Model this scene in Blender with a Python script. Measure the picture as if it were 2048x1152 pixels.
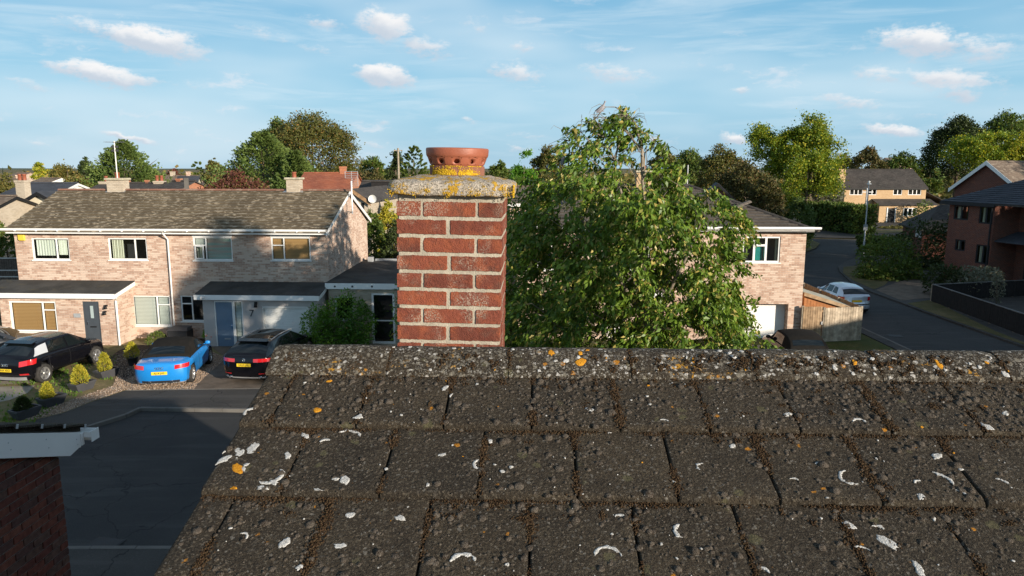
import bpy, bmesh, math, random
import numpy as np
from math import sin, cos, tan, atan, atan2, asin, sqrt, pi, radians
from mathutils import Vector, Matrix, noise

for o in list(bpy.data.objects):
    bpy.data.objects.remove(o)
S = bpy.context.scene
COL = S.collection

# ------------------------------------------------------------------ camera
F = 1450.0                                  # focal length in pixels of the 2048 wide photograph
PITCH = radians(9.44)
CAM = Vector((0, 0, 7.7))
cd = bpy.data.cameras.new('camera')
cam = bpy.data.objects.new('camera', cd)
COL.objects.link(cam)
cam.location = CAM
cam.rotation_euler = (pi / 2 - PITCH, 0, 0)
cd.sensor_width = 36
cd.lens = 36 * F / 2048
cd.clip_start = 0.05
cd.clip_end = 20000
S.camera = cam
cp, sp = cos(PITCH), sin(PITCH)

def ray(px, py):
    r, d = (px - 1024) / F, (py - 576) / F
    return Vector((r, cp - d * sp, -sp - d * cp))
def at_y(px, py, Y):
    v = ray(px, py); return CAM + v * (Y / v.y)
def gnd(px, py, z=0.0):
    v = ray(px, py); return CAM + v * ((z - CAM.z) / v.z)
def azel(px, py):
    v = ray(px, py).normalized(); return atan2(v.x, v.y), asin(v.z)

# ------------------------------------------------------------------ light
SUN_AZ, SUN_EL = radians(135), radians(13.0)     # clockwise from +Y
S.render.engine = 'CYCLES'
S.view_settings.view_transform = 'Standard'
S.view_settings.look = 'None'
S.view_settings.exposure = 0.62
S.view_settings.gamma = 1
S.view_settings.use_curve_mapping = False
sl = bpy.data.lights.new('sun', 'SUN')
sl.energy = 5.0
sl.angle = radians(0.55)
sl.color = (1.0, 0.89, 0.74)
so = bpy.data.objects.new('sun', sl)
COL.objects.link(so)
sd = Vector((sin(SUN_AZ) * cos(SUN_EL), cos(SUN_AZ) * cos(SUN_EL), sin(SUN_EL)))
so.rotation_euler = sd.to_track_quat('Z', 'Y').to_euler()
so.location = (20, -20, 30)

# ------------------------------------------------------------------ node helpers
def nd(nt, typ, inp=None, **attrs):
    n = nt.nodes.new('ShaderNode' + typ)
    for k, v in attrs.items(): setattr(n, k, v)
    for k, v in (inp or {}).items():
        s = n.inputs[k]
        if isinstance(v, bpy.types.NodeSocket): nt.links.new(v, s)
        else: s.default_value = v
    return n
def c4(c): return (c[0], c[1], c[2], 1.0)
def mixc(nt, fac, a, b, blend='MIX'):
    n = nt.nodes.new('ShaderNodeMix'); n.data_type = 'RGBA'; n.blend_type = blend
    for i, v in ((0, fac), (6, a), (7, b)):
        if isinstance(v, bpy.types.NodeSocket): nt.links.new(v, n.inputs[i])
        elif i == 0: n.inputs[0].default_value = v
        else: n.inputs[i].default_value = c4(v)
    return n.outputs[2]
def mth(nt, op, a, b=0.0, c=0.0, clamp=False):
    n = nt.nodes.new('ShaderNodeMath'); n.operation = op; n.use_clamp = clamp
    for i, v in enumerate((a, b, c)):
        if isinstance(v, bpy.types.NodeSocket): nt.links.new(v, n.inputs[i])
        else: n.inputs[i].default_value = v
    return n.outputs[0]
def mrange(nt, v, a, b, lo=0.0, hi=1.0, smooth=True):
    n = nd(nt, 'MapRange', {0: v, 1: a, 2: b, 3: lo, 4: hi})
    if smooth: n.interpolation_type = 'SMOOTHSTEP'
    return n.outputs[0]
def nz(nt, vec, scale, detail=4.0, rough=0.55, dist=0.0):
    return nd(nt, 'TexNoise', {'Vector': vec, 'Scale': scale, 'Detail': detail, 'Roughness': rough, 'Distortion': dist}).outputs['Fac']
def vscale(nt, vec, s):
    return nd(nt, 'VectorMath', {0: vec, 1: s}, operation='MULTIPLY').outputs[0]

# ------------------------------------------------------------------ world: Nishita sky plus clouds laid out by direction
W = bpy.data.worlds.new('World'); S.world = W; W.use_nodes = True
nt = W.node_tree
bg = nt.nodes['Background']
SKY_STRENGTH = 0.10
sky = nd(nt, 'TexSky', sky_type='NISHITA', sun_disc=False, sun_elevation=SUN_EL, sun_rotation=SUN_AZ,
         altitude=50, air_density=1.0, dust_density=0.5, ozone_density=2.2)
tc = nd(nt, 'TexCoord').outputs['Generated']
sx = nd(nt, 'SeparateXYZ', {0: tc})
az = mth(nt, 'ARCTAN2', sx.outputs[0], sx.outputs[1])
el = mth(nt, 'ARCSINE', sx.outputs[2])
uv = nd(nt, 'CombineXYZ', {0: az, 1: el, 2: 0.0}).outputs[0]
CLOUDS = [(300, 82, 112, 30, 1.0), (200, 60, 100, 24, .62), (235, 38, 60, 14, .45), (200, 149, 100, 21, 1.05), (50, 170, 52, 14, .55),
          (372, 166, 52, 12, .5), (510, 62, 70, 16, .5), (560, 78, 26, 18, .5), (650, 46, 62, 20, .62), (770, 50, 66, 34, 1.0),
          (850, 96, 80, 28, .72), (622, 98, 46, 14, .5), (765, 151, 70, 26, 1.08), (950, 55, 40, 34, .52), (1050, 98, 36, 18, .6),
          (1030, 145, 74, 26, .72), (1230, 146, 95, 26, .62), (1400, 128, 70, 12, .36), (255, 277, 64, 9, .82), (70, 286, 46, 7, .5),
          (940, 239, 30, 9, .6), (765, 243, 32, 8, .5), (1310, 278, 52, 15, .66), (1465, 276, 34, 13, .95), (1840, 84, 88, 32, 1.0),
          (1965, 98, 80, 32, .66), (1760, 150, 60, 20, .62), (1900, 160, 100, 26, .82), (1700, 202, 86, 18, .62), (1915, 192, 60, 16, .72),
          (1795, 260, 72, 13, .9), (1480, 180, 34, 11, .6), (1050, 270, 60, 9, .5), (755, 290, 50, 9, .55), (1040, 300, 50, 12, .6), (1880, 236, 70, 9, .5),
          (-250, 120, 120, 30, .9), (-500, 60, 150, 40, .9), (2300, 130, 130, 34, .9), (2600, 60, 160, 40, .9)]
warp = nd(nt, 'TexNoise', {'Vector': vscale(nt, uv, (26, 40, 1)), 'Scale': 1.0, 'Detail': 5.0, 'Roughness': 0.62})
wv = nd(nt, 'VectorMath', {0: warp.outputs['Color'], 1: (0.5, 0.5, 0.5)}, operation='SUBTRACT').outputs[0]
uvw = nd(nt, 'VectorMath', {0: uv, 1: vscale(nt, wv, (0.055, 0.022, 0))}, operation='ADD').outputs[0]
mask = None; lit = None
for (x, y, rx, ry, st) in CLOUDS:
    a, e = azel(x, y)
    k = F / (1 + ((x - 1024) / F) ** 2)
    # clouds in the photograph lean down to the right
    dlt = nd(nt, 'VectorMath', {0: uvw, 1: (a, e, 0)}, operation='SUBTRACT').outputs[0]
    dlt = nd(nt, 'Mapping', {0: dlt, 2: (0, 0, 0.14)}, vector_type='POINT').outputs[0]
    dn = nd(nt, 'VectorMath', {0: dlt, 1: (F / rx * 0.92, F / ry * 0.92, 0)}, operation='MULTIPLY').outputs[0]
    ln = nd(nt, 'VectorMath', {0: dn}, operation='LENGTH').outputs['Value']
    m = mrange(nt, ln, 1.4, 0.05, 0.0, st * 0.93)
    s2 = nd(nt, 'SeparateXYZ', {0: dn}).outputs[1]
    l2 = mth(nt, 'MULTIPLY', m, s2)
    mask = m if mask is None else mth(nt, 'MAXIMUM', mask, m)
    lit = l2 if lit is None else mth(nt, 'ADD', lit, l2)
fluff = nz(nt, vscale(nt, uv, (52, 110, 1)), 1.0, 8.0, 0.66)
dens = mth(nt, 'ADD', mask, mth(nt, 'MULTIPLY', mth(nt, 'SUBTRACT', fluff, 0.5), 1.5))
dens = mrange(nt, dens, 0.27, 0.78)
# small scattered puffs between the named clouds
pf1 = nz(nt, nd(nt, 'Mapping', {0: uvw, 2: (0, 0, 0.1), 3: (11, 36, 1)}).outputs[0], 1.0, 5.0, 0.6)
pf2 = nz(nt, vscale(nt, uv, (2.6, 7, 1)), 1.0, 2.0)
puff = mth(nt, 'MULTIPLY', mth(nt, 'MULTIPLY', mrange(nt, pf1, 0.56, 0.72), mrange(nt, pf2, 0.42, 0.6)), mrange(nt, el, 0.30, 0.12, 0.25, 0.62))
dens = mth(nt, 'MULTIPLY', dens, mrange(nt, mask, 0.08, 0.8, 0.2, 0.95))
# thin streaks of high cloud
cv = nd(nt, 'Mapping', {0: uv, 2: (0, 0, 0.09), 3: (4.2, 38, 1)}).outputs[0]
cir = nz(nt, cv, 1.0, 6.0, 0.6, 0.6)
cir = mth(nt, 'MULTIPLY', mrange(nt, cir, 0.38, 0.78), mrange(nt, el, 0.0, 0.1, 0.28, 0.5))
cv2 = nd(nt, 'Mapping', {0: uv, 2: (0, 0, -0.12), 3: (2.2, 9, 1)}).outputs[0]
veil = mth(nt, 'MULTIPLY', mrange(nt, nz(nt, cv2, 1.0, 3.0), 0.36, 0.68), 0.48)
# pale blue summer air low over the horizon, all the way round, fading into the clear sky higher up
k_ = 1 / SKY_STRENGTH
air = mixc(nt, mrange(nt, el, 0.0, 0.10), tuple(c * k_ for c in (0.235, 0.395, 0.52)), tuple(c * k_ for c in (0.215, 0.405, 0.535)))
air = mixc(nt, mrange(nt, el, 0.08, 0.24), air, tuple(c * k_ for c in (0.135, 0.325, 0.485)))
air = mixc(nt, mrange(nt, el, 0.25, 0.8), air, tuple(c * k_ for c in (0.03, 0.08, 0.165)))
base = mixc(nt, mrange(nt, el, 0.3, 1.2, 0.9, 0.65), sky.outputs[0], air)
colr = mixc(nt, mth(nt, 'MAXIMUM', cir, veil), base, (5.2, 5.9, 6.3))
shade = mixc(nt, mrange(nt, lit, -0.28, 0.42), (3.9, 4.35, 4.95), (6.4, 6.3, 6.25))
colr = mixc(nt, puff, colr, (5.3, 5.5, 5.85))
colr = mixc(nt, dens, colr, shade)
# below the horizon: ground bounce, never in view
colr = mixc(nt, mrange(nt, el, -0.03, -0.005), (0.7, 0.66, 0.6), colr)
nt.links.new(colr, bg.inputs['Color'])
bg.inputs['Strength'].default_value = SKY_STRENGTH

# ------------------------------------------------------------------ mesh helpers
class MB:
    def __init__(s): s.V, s.Fc, s.M, s.S = [], [], [], []
    def add(s, verts, faces, m=0, sm=False):
        n = len(s.V); s.V += [tuple(v) for v in verts]
        for f in faces:
            s.Fc.append(tuple(i + n for i in f)); s.M.append(m); s.S.append(sm)
        return s
    def box(s, x0, x1, y0, y1, z0, z1, m=0):
        if x0 > x1: x0, x1 = x1, x0
        if y0 > y1: y0, y1 = y1, y0
        if z0 > z1: z0, z1 = z1, z0
        v = [(x0, y0, z0), (x1, y0, z0), (x1, y1, z0), (x0, y1, z0), (x0, y0, z1), (x1, y0, z1), (x1, y1, z1), (x0, y1, z1)]
        return s.add(v, [(0, 3, 2, 1), (4, 5, 6, 7), (0, 1, 5, 4), (1, 2, 6, 5), (2, 3, 7, 6), (3, 0, 4, 7)], m)
    def quad(s, a, b, c, d, m=0): return s.add([a, b, c, d], [(0, 1, 2, 3)], m)
    def poly(s, pts, m=0): return s.add(pts, [tuple(range(len(pts)))], m)
    def prism(s, pts, off, m=0):
        """extrude polygon pts (3D) by vector off"""
        n = len(pts); off = Vector(off)
        v = [Vector(p) for p in pts]; v = v + [p + off for p in v]
        f = [tuple(range(n - 1, -1, -1)), tuple(range(n, 2 * n))] + [(i, (i + 1) % n, n + (i + 1) % n, n + i) for i in range(n)]
        return s.add(v, f, m)
    def tube(s, pts, r, n=6, m=0, cap=True, sm=True):
        pts = [Vector(p) for p in pts]; k = len(pts)
        rs = r if isinstance(r, (list, tuple)) else [r] * k
        vs = []; up = Vector((0, 0, 1))
        for i, p in enumerate(pts):
            t = (pts[min(i + 1, k - 1)] - pts[max(i - 1, 0)])
            if t.length < 1e-9: t = Vector((0, 0, 1))
            t.normalize()
            u = t.cross(up)
            if u.length < 0.05: u = t.cross(Vector((0, 1, 0)))
            u.normalize(); w = t.cross(u)
            for j in range(n):
                a = 2 * pi * j / n
                vs.append(p + (u * cos(a) + w * sin(a)) * rs[i])
        fs = []
        for i in range(k - 1):
            for j in range(n):
                j2 = (j + 1) % n
                fs.append((i * n + j, i * n + j2, (i + 1) * n + j2, (i + 1) * n + j))
        s.add(vs, fs, m, sm)
        if cap:
            s.add(vs[:n], [tuple(range(n))], m); s.add(vs[-n:], [tuple(range(n - 1, -1, -1))], m)
        return s
    def lathe(s, prof, c=(0, 0, 0), n=16, m=0, axis='z', sm=True):
        vs = []; c = Vector(c)
        for (r, h) in prof:
            for j in range(n):
                a = 2 * pi * j / n
                if axis == 'z': vs.append(c + Vector((r * cos(a), r * sin(a), h)))
                elif axis == 'y': vs.append(c + Vector((r * cos(a), h, r * sin(a))))
                else: vs.append(c + Vector((h, r * cos(a), r * sin(a))))
        fs = []
        for i in range(len(prof) - 1):
            for j in range(n):
                j2 = (j + 1) % n
                fs.append((i * n + j, i * n + j2, (i + 1) * n + j2, (i + 1) * n + j))
        return s.add(vs, fs, m, sm)
    def grid(s, P, m=0, sm=True, closed=False):
        """P: list of rows of points"""
        r, c = len(P), len(P[0])
        fs = [(i * c + j, i * c + j + 1, (i + 1) * c + j + 1, (i + 1) * c + j) for i in range(r - 1) for j in range(c - 1)]
        return s.add([p for row in P for p in row], fs, m, sm)
    def mesh(s, name, mats, bev=0, weld=False, recalc=True, seg=1):
        me = bpy.data.meshes.new(name)
        me.from_pydata(s.V, [], s.Fc)
        for m in (mats if isinstance(mats, (list, tuple)) else [mats]): me.materials.append(m)
        me.polygons.foreach_set('material_index', s.M)
        me.polygons.foreach_set('use_smooth', s.S)
        if (recalc and len(s.Fc) < 30000) or bev or weld:
            bm = bmesh.new(); bm.from_mesh(me)
            if weld: bmesh.ops.remove_doubles(bm, verts=bm.verts, dist=1e-4)
            if recalc: bmesh.ops.recalc_face_normals(bm, faces=bm.faces)
            if bev:
                bmesh.ops.bevel(bm, geom=list(bm.edges), offset=bev, segments=seg, affect='EDGES', clamp_overlap=True)
            bm.to_mesh(me); bm.free()
        me.update()
        return me
    def build(s, name, mats, parent=None, bev=0, weld=False, recalc=True, seg=1, **props):
        o = bpy.data.objects.new(name, s.mesh(name, mats, bev, weld, recalc, seg))
        COL.objects.link(o)
        if parent is not None: o.parent = parent
        for k, v in props.items(): o[k] = v
        return o
def tag(o, label, cat, group=None):
    o['label'] = label; o['category'] = cat
    if group: o['group'] = group
    return o
def thing(name, loc, rz, label, cat, group=None):
    o = bpy.data.objects.new(name, None); COL.objects.link(o)
    o.location = loc; o.rotation_euler = (0, 0, rz); o.empty_display_size = 0.2
    return tag(o, label, cat, group)
def inst(name, me, parent, loc=(0, 0, 0), rot=(0, 0, 0), sc=(1, 1, 1), **props):
    o = bpy.data.objects.new(name, me); COL.objects.link(o)
    o.location = loc; o.rotation_euler = rot; o.scale = sc
    if parent is not None: o.parent = parent
    for k, v in props.items(): o[k] = v
    return o
class Fr:
    """a local frame: origin on the ground and a yaw"""
    def __init__(s, O, yaw):
        s.O = Vector(O); s.yaw = yaw; s.R = Matrix.Rotation(yaw, 3, 'Z'); s.Ri = s.R.transposed()
    def loc(s, w): return s.Ri @ (Vector(w) - s.O)
    def wor(s, l): return s.R @ Vector(l) + s.O
    def y(s, px, py, yl):
        o = s.loc(CAM); d = s.Ri @ ray(px, py); t = (yl - o.y) / d.y; p = o + d * t; return p.x, p.z
    def x(s, px, py, xl):
        o = s.loc(CAM); d = s.Ri @ ray(px, py); t = (xl - o.x) / d.x; p = o + d * t; return p.y, p.z
def text_mesh(txt, size, mat, name='lettering'):
    cu = bpy.data.curves.new('txt', 'FONT'); cu.body = txt; cu.size = size; cu.align_x = 'CENTER'; cu.align_y = 'CENTER'; cu.extrude = 0.002
    cu.offset = size * 0.012; cu.resolution_u = 2
    ob = bpy.data.objects.new('txt', cu); COL.objects.link(ob)
    dg = bpy.context.evaluated_depsgraph_get(); dg.update()
    me = bpy.data.meshes.new_from_object(ob.evaluated_get(dg)); me.name = name
    me.materials.clear(); me.materials.append(mat)
    bpy.data.objects.remove(ob)
    return me
# ------------------------------------------------------------------ materials
def newm(name):
    m = bpy.data.materials.new(name); m.use_nodes = True
    return m, m.node_tree, m.node_tree.nodes['Principled BSDF']
def tcoord(nt, world=False):
    if world: return nd(nt, 'NewGeometry').outputs['Position']
    return nd(nt, 'TexCoord').outputs['Object']
def bump(nt, b, h, dist=0.01, st=1.0):
    n = nd(nt, 'Bump', {'Height': h, 'Distance': dist, 'Strength': st})
    nt.links.new(n.outputs[0], b.inputs['Normal'])
def plain(name, col, rough=0.7, spec=0.3, metal=0.0, var=0.12, scale=3.0, bmp=0.0, bscale=60, coat=0.0, dirt=None, world=True):
    m, nt, b = newm(name)
    b.inputs['Roughness'].default_value = rough
    b.inputs['Specular IOR Level'].default_value = spec
    b.inputs['Metallic'].default_value = metal
    b.inputs['Coat Weight'].default_value = coat
    b.inputs['Coat Roughness'].default_value = 0.03
    v = tcoord(nt, world)
    f = nz(nt, v, scale, 5.0, 0.6)
    lo = tuple(c * (1 - var) for c in col); hi = tuple(min(1, c * (1 + var)) for c in col)
    c = mixc(nt, mrange(nt, f, 0.3, 0.7), lo, hi)
    if dirt:
        d = mrange(nt, nz(nt, v, scale * 2.3, 6.0, 0.65), 0.55, 0.72)
        c = mixc(nt, mth(nt, 'MULTIPLY', d, 0.7), c, dirt)
    nt.links.new(c, b.inputs['Base Color'])
    if bmp: bump(nt, b, nz(nt, v, bscale, 4.0), bmp)
    return m
def brickmat(name, c1, c2, c3, mortar, ms=0.007, bw=0.225, bh=0.075, streak=0.5, dirt=None):
    m, nt, b = newm(name)
    b.inputs['Roughness'].default_value = 0.9; b.inputs['Specular IOR Level'].default_value = 0.15
    p = nd(nt, 'SeparateXYZ', {0: tcoord(nt)})
    u = mth(nt, 'ADD', p.outputs[0], p.outputs[1])
    v = nd(nt, 'CombineXYZ', {0: u, 1: p.outputs[2], 2: 0.0}).outputs[0]
    bt = nd(nt, 'TexBrick', {'Vector': v, 'Color1': c4(c1), 'Color2': c4(c2), 'Mortar': c4(mortar), 'Scale': 1.0, 'Mortar Size': ms,
                             'Mortar Smooth': 0.3, 'Bias': 0.0, 'Brick Width': bw, 'Row Height': bh})
    row = mth(nt, 'FLOOR', mth(nt, 'DIVIDE', p.outputs[2], bh))
    ci = mth(nt, 'FLOOR', mth(nt, 'ADD', mth(nt, 'DIVIDE', u, bw), mth(nt, 'MULTIPLY', mth(nt, 'MODULO', row, 2.0), 0.5)))
    wn = nd(nt, 'TexWhiteNoise', {'Vector': nd(nt, 'CombineXYZ', {0: ci, 1: row, 2: 0.0}).outputs[0]}, noise_dimensions='2D').outputs['Value']
    f = mth(nt, 'ADD', mth(nt, 'MULTIPLY', wn, 0.3), mth(nt, 'MULTIPLY', nz(nt, v, 1.6, 3.0), 0.7))
    f = mth(nt, 'ADD', mth(nt, 'MULTIPLY', mth(nt, 'SUBTRACT', f, 0.5), 1.5), 0.54)
    c = mixc(nt, mth(nt, 'MULTIPLY', mrange(nt, f, 0.42, 0.66), streak), bt.outputs[0], c3)
    g = nz(nt, v, 0.45, 4.0)
    c = mixc(nt, mrange(nt, g, 0.3, 0.75, 0.0, 0.35), c, tuple(x * 0.78 for x in c2))
    c = mixc(nt, bt.outputs['Fac'], c, mortar)
    nt.links.new(c, b.inputs['Base Color'])
    h = mth(nt, 'SUBTRACT', nz(nt, v, 60, 3.0), mth(nt, 'MULTIPLY', bt.outputs['Fac'], 1.5))
    bump(nt, b, h, 0.006)
    return m
def foliage(name, dark, light, accent=None, rough=0.5, trans=0.3, acc=0.12, bs=0.55):
    m, nt, b = newm(name)
    r = nd(nt, 'NewGeometry').outputs['Random Per Island']
    big = nz(nt, tcoord(nt, True), bs, 3.0)
    f = mth(nt, 'ADD', mth(nt, 'MULTIPLY', r, 0.62), mth(nt, 'MULTIPLY', mrange(nt, big, 0.3, 0.7), 0.38))
    c = mixc(nt, f, dark, light)
    if accent: c = mixc(nt, mrange(nt, r, 1 - acc * 1.3, 1 - acc * 0.7), c, accent)
    nt.links.new(c, b.inputs['Base Color'])
    b.inputs['Roughness'].default_value = rough; b.inputs['Specular IOR Level'].default_value = 0.28
    tl = nd(nt, 'BsdfTranslucent', {0: mixc(nt, 1.0, c, (1.25, 1.15, 0.55), 'MULTIPLY')})
    mx = nd(nt, 'MixShader', {0: trans, 1: b.outputs[0], 2: tl.outputs[0]})
    nt.links.new(mx.outputs[0], nt.nodes['Material Output'].inputs[0])
    return m
def tilemat(name, base, pale, dark, amt=0.55, sx=2.6, sy=7.0, world=True):
    """far roof tiles: worn concrete with pale lichen dashes"""
    m, nt, b = newm(name)
    b.inputs['Roughness'].default_value = 0.9; b.inputs['Specular IOR Level'].default_value = 0.2
    p = tcoord(nt, world)
    c = mixc(nt, mrange(nt, nz(nt, p, 0.7, 5.0), 0.3, 0.7), dark, base)
    r = nd(nt, 'NewGeometry').outputs['Random Per Island']
    c = mixc(nt, mth(nt, 'MULTIPLY', r, 0.35), c, tuple(x * 0.62 for x in base))
    f = nz(nt, vscale(nt, p, (sx, sy, sy)), 1.0, 3.0, 0.6, 0.3)
    c = mixc(nt, mth(nt, 'MULTIPLY', mrange(nt, f, 0.535, 0.60), amt), c, pale)
    nt.links.new(c, b.inputs['Base Color'])
    bump(nt, b, nz(nt, p, 30, 4.0), 0.01)
    return m
def glassmat(name, tint=(0.82, 0.88, 0.88)):
    m, nt, b = newm(name)
    lw = nd(nt, 'LayerWeight', {0: 0.5}).outputs['Facing']
    fr = mth(nt, 'ADD', mth(nt, 'MULTIPLY', mth(nt, 'POWER', lw, 5.0), 0.9), 0.07)
    tr = nd(nt, 'BsdfTransparent', {0: c4(tint)})
    gl = nd(nt, 'BsdfGlossy', {0: (1, 1, 1, 1), 1: 0.02})
    mx = nd(nt, 'MixShader', {0: fr, 1: tr.outputs[0], 2: gl.outputs[0]})
    nt.links.new(mx.outputs[0], nt.nodes['Material Output'].inputs[0])
    return m

# --- the near roof: concrete interlocking tiles, lichen and moss
def near_tile(name, ridge=False):
    m, nt, b = newm(name)
    b.inputs['Roughness'].default_value = 0.93; b.inputs['Specular IOR Level'].default_value = 0.2
    p = tcoord(nt, True)
    c = mixc(nt, mrange(nt, nz(nt, p, 5.0, 5.0, 0.6), 0.3, 0.7), (0.042, 0.033, 0.023), (0.092, 0.071, 0.046))
    c = mixc(nt, mrange(nt, nz(nt, p, 17.0, 5.0, 0.6), 0.52, 0.7, 0, 0.65), c, (0.125, 0.10, 0.066))
    oi = nd(nt, 'ObjectInfo').outputs['Random']
    c = mixc(nt, 1.0, c, mixc(nt, oi, (0.72, 0.72, 0.74), (1.18, 1.14, 1.06)), 'MULTIPLY')
    # sandy grains
    g = nz(nt, p, 420.0, 2.0, 0.7)
    c = mixc(nt, mrange(nt, g, 0.35, 0.66, 0.0, 0.85), (0.030, 0.024, 0.018), c)
    c = mixc(nt, mrange(nt, nz(nt, p, 260.0, 2.0, 0.6), 0.62, 0.74, 0, 0.55), c, (0.27, 0.24, 0.2))
    c = mixc(nt, mrange(nt, nz(nt, p, 150.0, 3.0, 0.6), 0.5, 0.64, 0, 0.85), c, (0.020, 0.015, 0.011))
    c = mixc(nt, mrange(nt, nz(nt, p, 115.0, 3.0, 0.65), 0.53, 0.66, 0, 0.6), c, (0.155, 0.13, 0.095))
    # small grey crusts of lichen
    wp = nd(nt, 'TexNoise', {'Vector': p, 'Scale': 55.0, 'Detail': 3.0})
    pw = nd(nt, 'VectorMath', {0: p, 1: vscale(nt, wp.outputs['Color'], (0.022, 0.022, 0.022))}, operation='ADD').outputs[0]
    hgt = g
    def spots(c, scale, rad, thr, col, amt, soft=0.12):
        vo = nd(nt, 'TexVoronoi', {'Vector': pw, 'Scale': scale, 'Randomness': 1.0})
        cs = nd(nt, 'SeparateXYZ', {0: vo.outputs['Color']})
        r = mth(nt, 'MULTIPLY', mrange(nt, cs.outputs[0], thr, 1.0, 0.0, 1.0, False), rad)
        f = mth(nt, 'MULTIPLY', mrange(nt, mth(nt, 'SUBTRACT', r, vo.outputs['Distance']), 0.0, soft), amt)
        return mixc(nt, f, c, col), f
    c, f1 = spots(c, 60, 0.65, 0.6, (0.12, 0.105, 0.086), 0.35, 0.3)
    c, f2 = spots(c, 95, 0.55, 0.78, (0.26, 0.24, 0.21), 0.45)
    c, f3 = spots(c, 22, 0.5, 0.86, (0.115, 0.105, 0.055), 0.6)
    c, f4 = spots(c, 30, 0.42, 0.93, (0.5, 0.21, 0.02), 0.85)
    if ridge:
        zone = mrange(nt, nz(nt, p, 7.0, 3.0), 0.36, 0.56)
        c, f5 = spots(c, 62, 0.75, 0.45, (0.25, 0.225, 0.18), 0.65)
        n1 = mth(nt, 'MULTIPLY', mrange(nt, nz(nt, pw, 120.0, 4.0, 0.65), 0.55, 0.61), zone)
        c = mixc(nt, mth(nt, 'MULTIPLY', n1, 0.6), c, (0.42, 0.395, 0.35))
        c, f6 = spots(c, 60, 0.58, 0.66, (0.52, 0.495, 0.46), 0.85)
        yz = mrange(nt, nz(nt, p, 6.0, 2.0), 0.55, 0.66)
        n2 = mth(nt, 'MULTIPLY', mrange(nt, nz(nt, pw, 60.0, 4.0, 0.6), 0.56, 0.62), yz)
        c = mixc(nt, mth(nt, 'MULTIPLY', n2, 0.9), c, (0.52, 0.26, 0.025))
        c, f7 = spots(c, 40, 0.5, 0.72, (0.035, 0.026, 0.019), 0.8)
    nt.links.new(c, b.inputs['Base Color'])
    hh = mth(nt, 'ADD', mth(nt, 'MULTIPLY', g, 0.8), mth(nt, 'MULTIPLY', nz(nt, p, 90.0, 4.0, 0.65), 2.6))
    hh = mth(nt, 'ADD', hh, mth(nt, 'MULTIPLY', f1, 0.5))
    bump(nt, b, hh, 0.006)
    return m
def mossmat(name, a, b_, tip, sc=900):
    m, nt, b = newm(name)
    b.inputs['Roughness'].default_value = 1.0; b.inputs['Specular IOR Level'].default_value = 0.05
    r = nd(nt, 'NewGeometry').outputs['Random Per Island']
    p = tcoord(nt, True)
    c = mixc(nt, r, a, b_)
    c = mixc(nt, mrange(nt, nz(nt, p, sc * 0.4, 3.0, 0.7), 0.42, 0.66), c, tip)
    c = mixc(nt, mrange(nt, nz(nt, p, sc * 0.25, 2.0), 0.5, 0.7, 0, 0.7), c, tuple(x * 0.4 for x in a))
    nt.links.new(c, b.inputs['Base Color'])
    bump(nt, b, nz(nt, p, sc * 0.35, 3.0, 0.7), 0.006)
    return m
def lichenmat(name, a, b_):
    m, nt, b = newm(name)
    b.inputs['Roughness'].default_value = 0.95; b.inputs['Specular IOR Level'].default_value = 0.1
    p = tcoord(nt, True)
    c = mixc(nt, mrange(nt, nz(nt, p, 210, 4.0, 0.7), 0.35, 0.65), a, b_)
    nt.links.new(c, b.inputs['Base Color'])
    bump(nt, b, nz(nt, p, 260, 3.0), 0.004)
    return m
def chimbrick(name):
    m, nt, b = newm(name)
    b.inputs['Roughness'].default_value = 0.9; b.inputs['Specular IOR Level'].default_value = 0.2
    p = tcoord(nt, True)
    oi = nd(nt, 'ObjectInfo').outputs['Random']
    c = mixc(nt, oi, (0.135, 0.040, 0.027), (0.235, 0.066, 0.040))
    c = mixc(nt, mrange(nt, nz(nt, p, 14, 4.0), 0.4, 0.68), c, (0.275, 0.078, 0.038))
    c = mixc(nt, mrange(nt, nz(nt, p, 9, 4.0, 0.65), 0.52, 0.66, 0, 0.72), c, (0.12, 0.055, 0.04))
    c = mixc(nt, mrange(nt, nz(nt, p, 240, 2.0), 0.56, 0.68, 0, 0.5), c, (0.07, 0.03, 0.022))
    c = mixc(nt, mrange(nt, nz(nt, p, 330, 2.0), 0.62, 0.7, 0, 0.2), c, (0.5, 0.3, 0.2))
    # grey lichen bloom on some bricks
    bl = mth(nt, 'MULTIPLY', mrange(nt, nz(nt, p, 7.5, 2.0), 0.50, 0.66), mrange(nt, nz(nt, p, 160, 3.0, 0.7), 0.46, 0.62))
    c = mixc(nt, mth(nt, 'MULTIPLY', bl, 0.75), c, (0.40, 0.34, 0.27))
    nt.links.new(c, b.inputs['Base Color'])
    h = mth(nt, 'ADD', nz(nt, p, 240, 3.0, 0.7), mth(nt, 'MULTIPLY', nz(nt, p, 60, 3.0), 1.2))
    bump(nt, b, h, 0.005)
    return m
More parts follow.
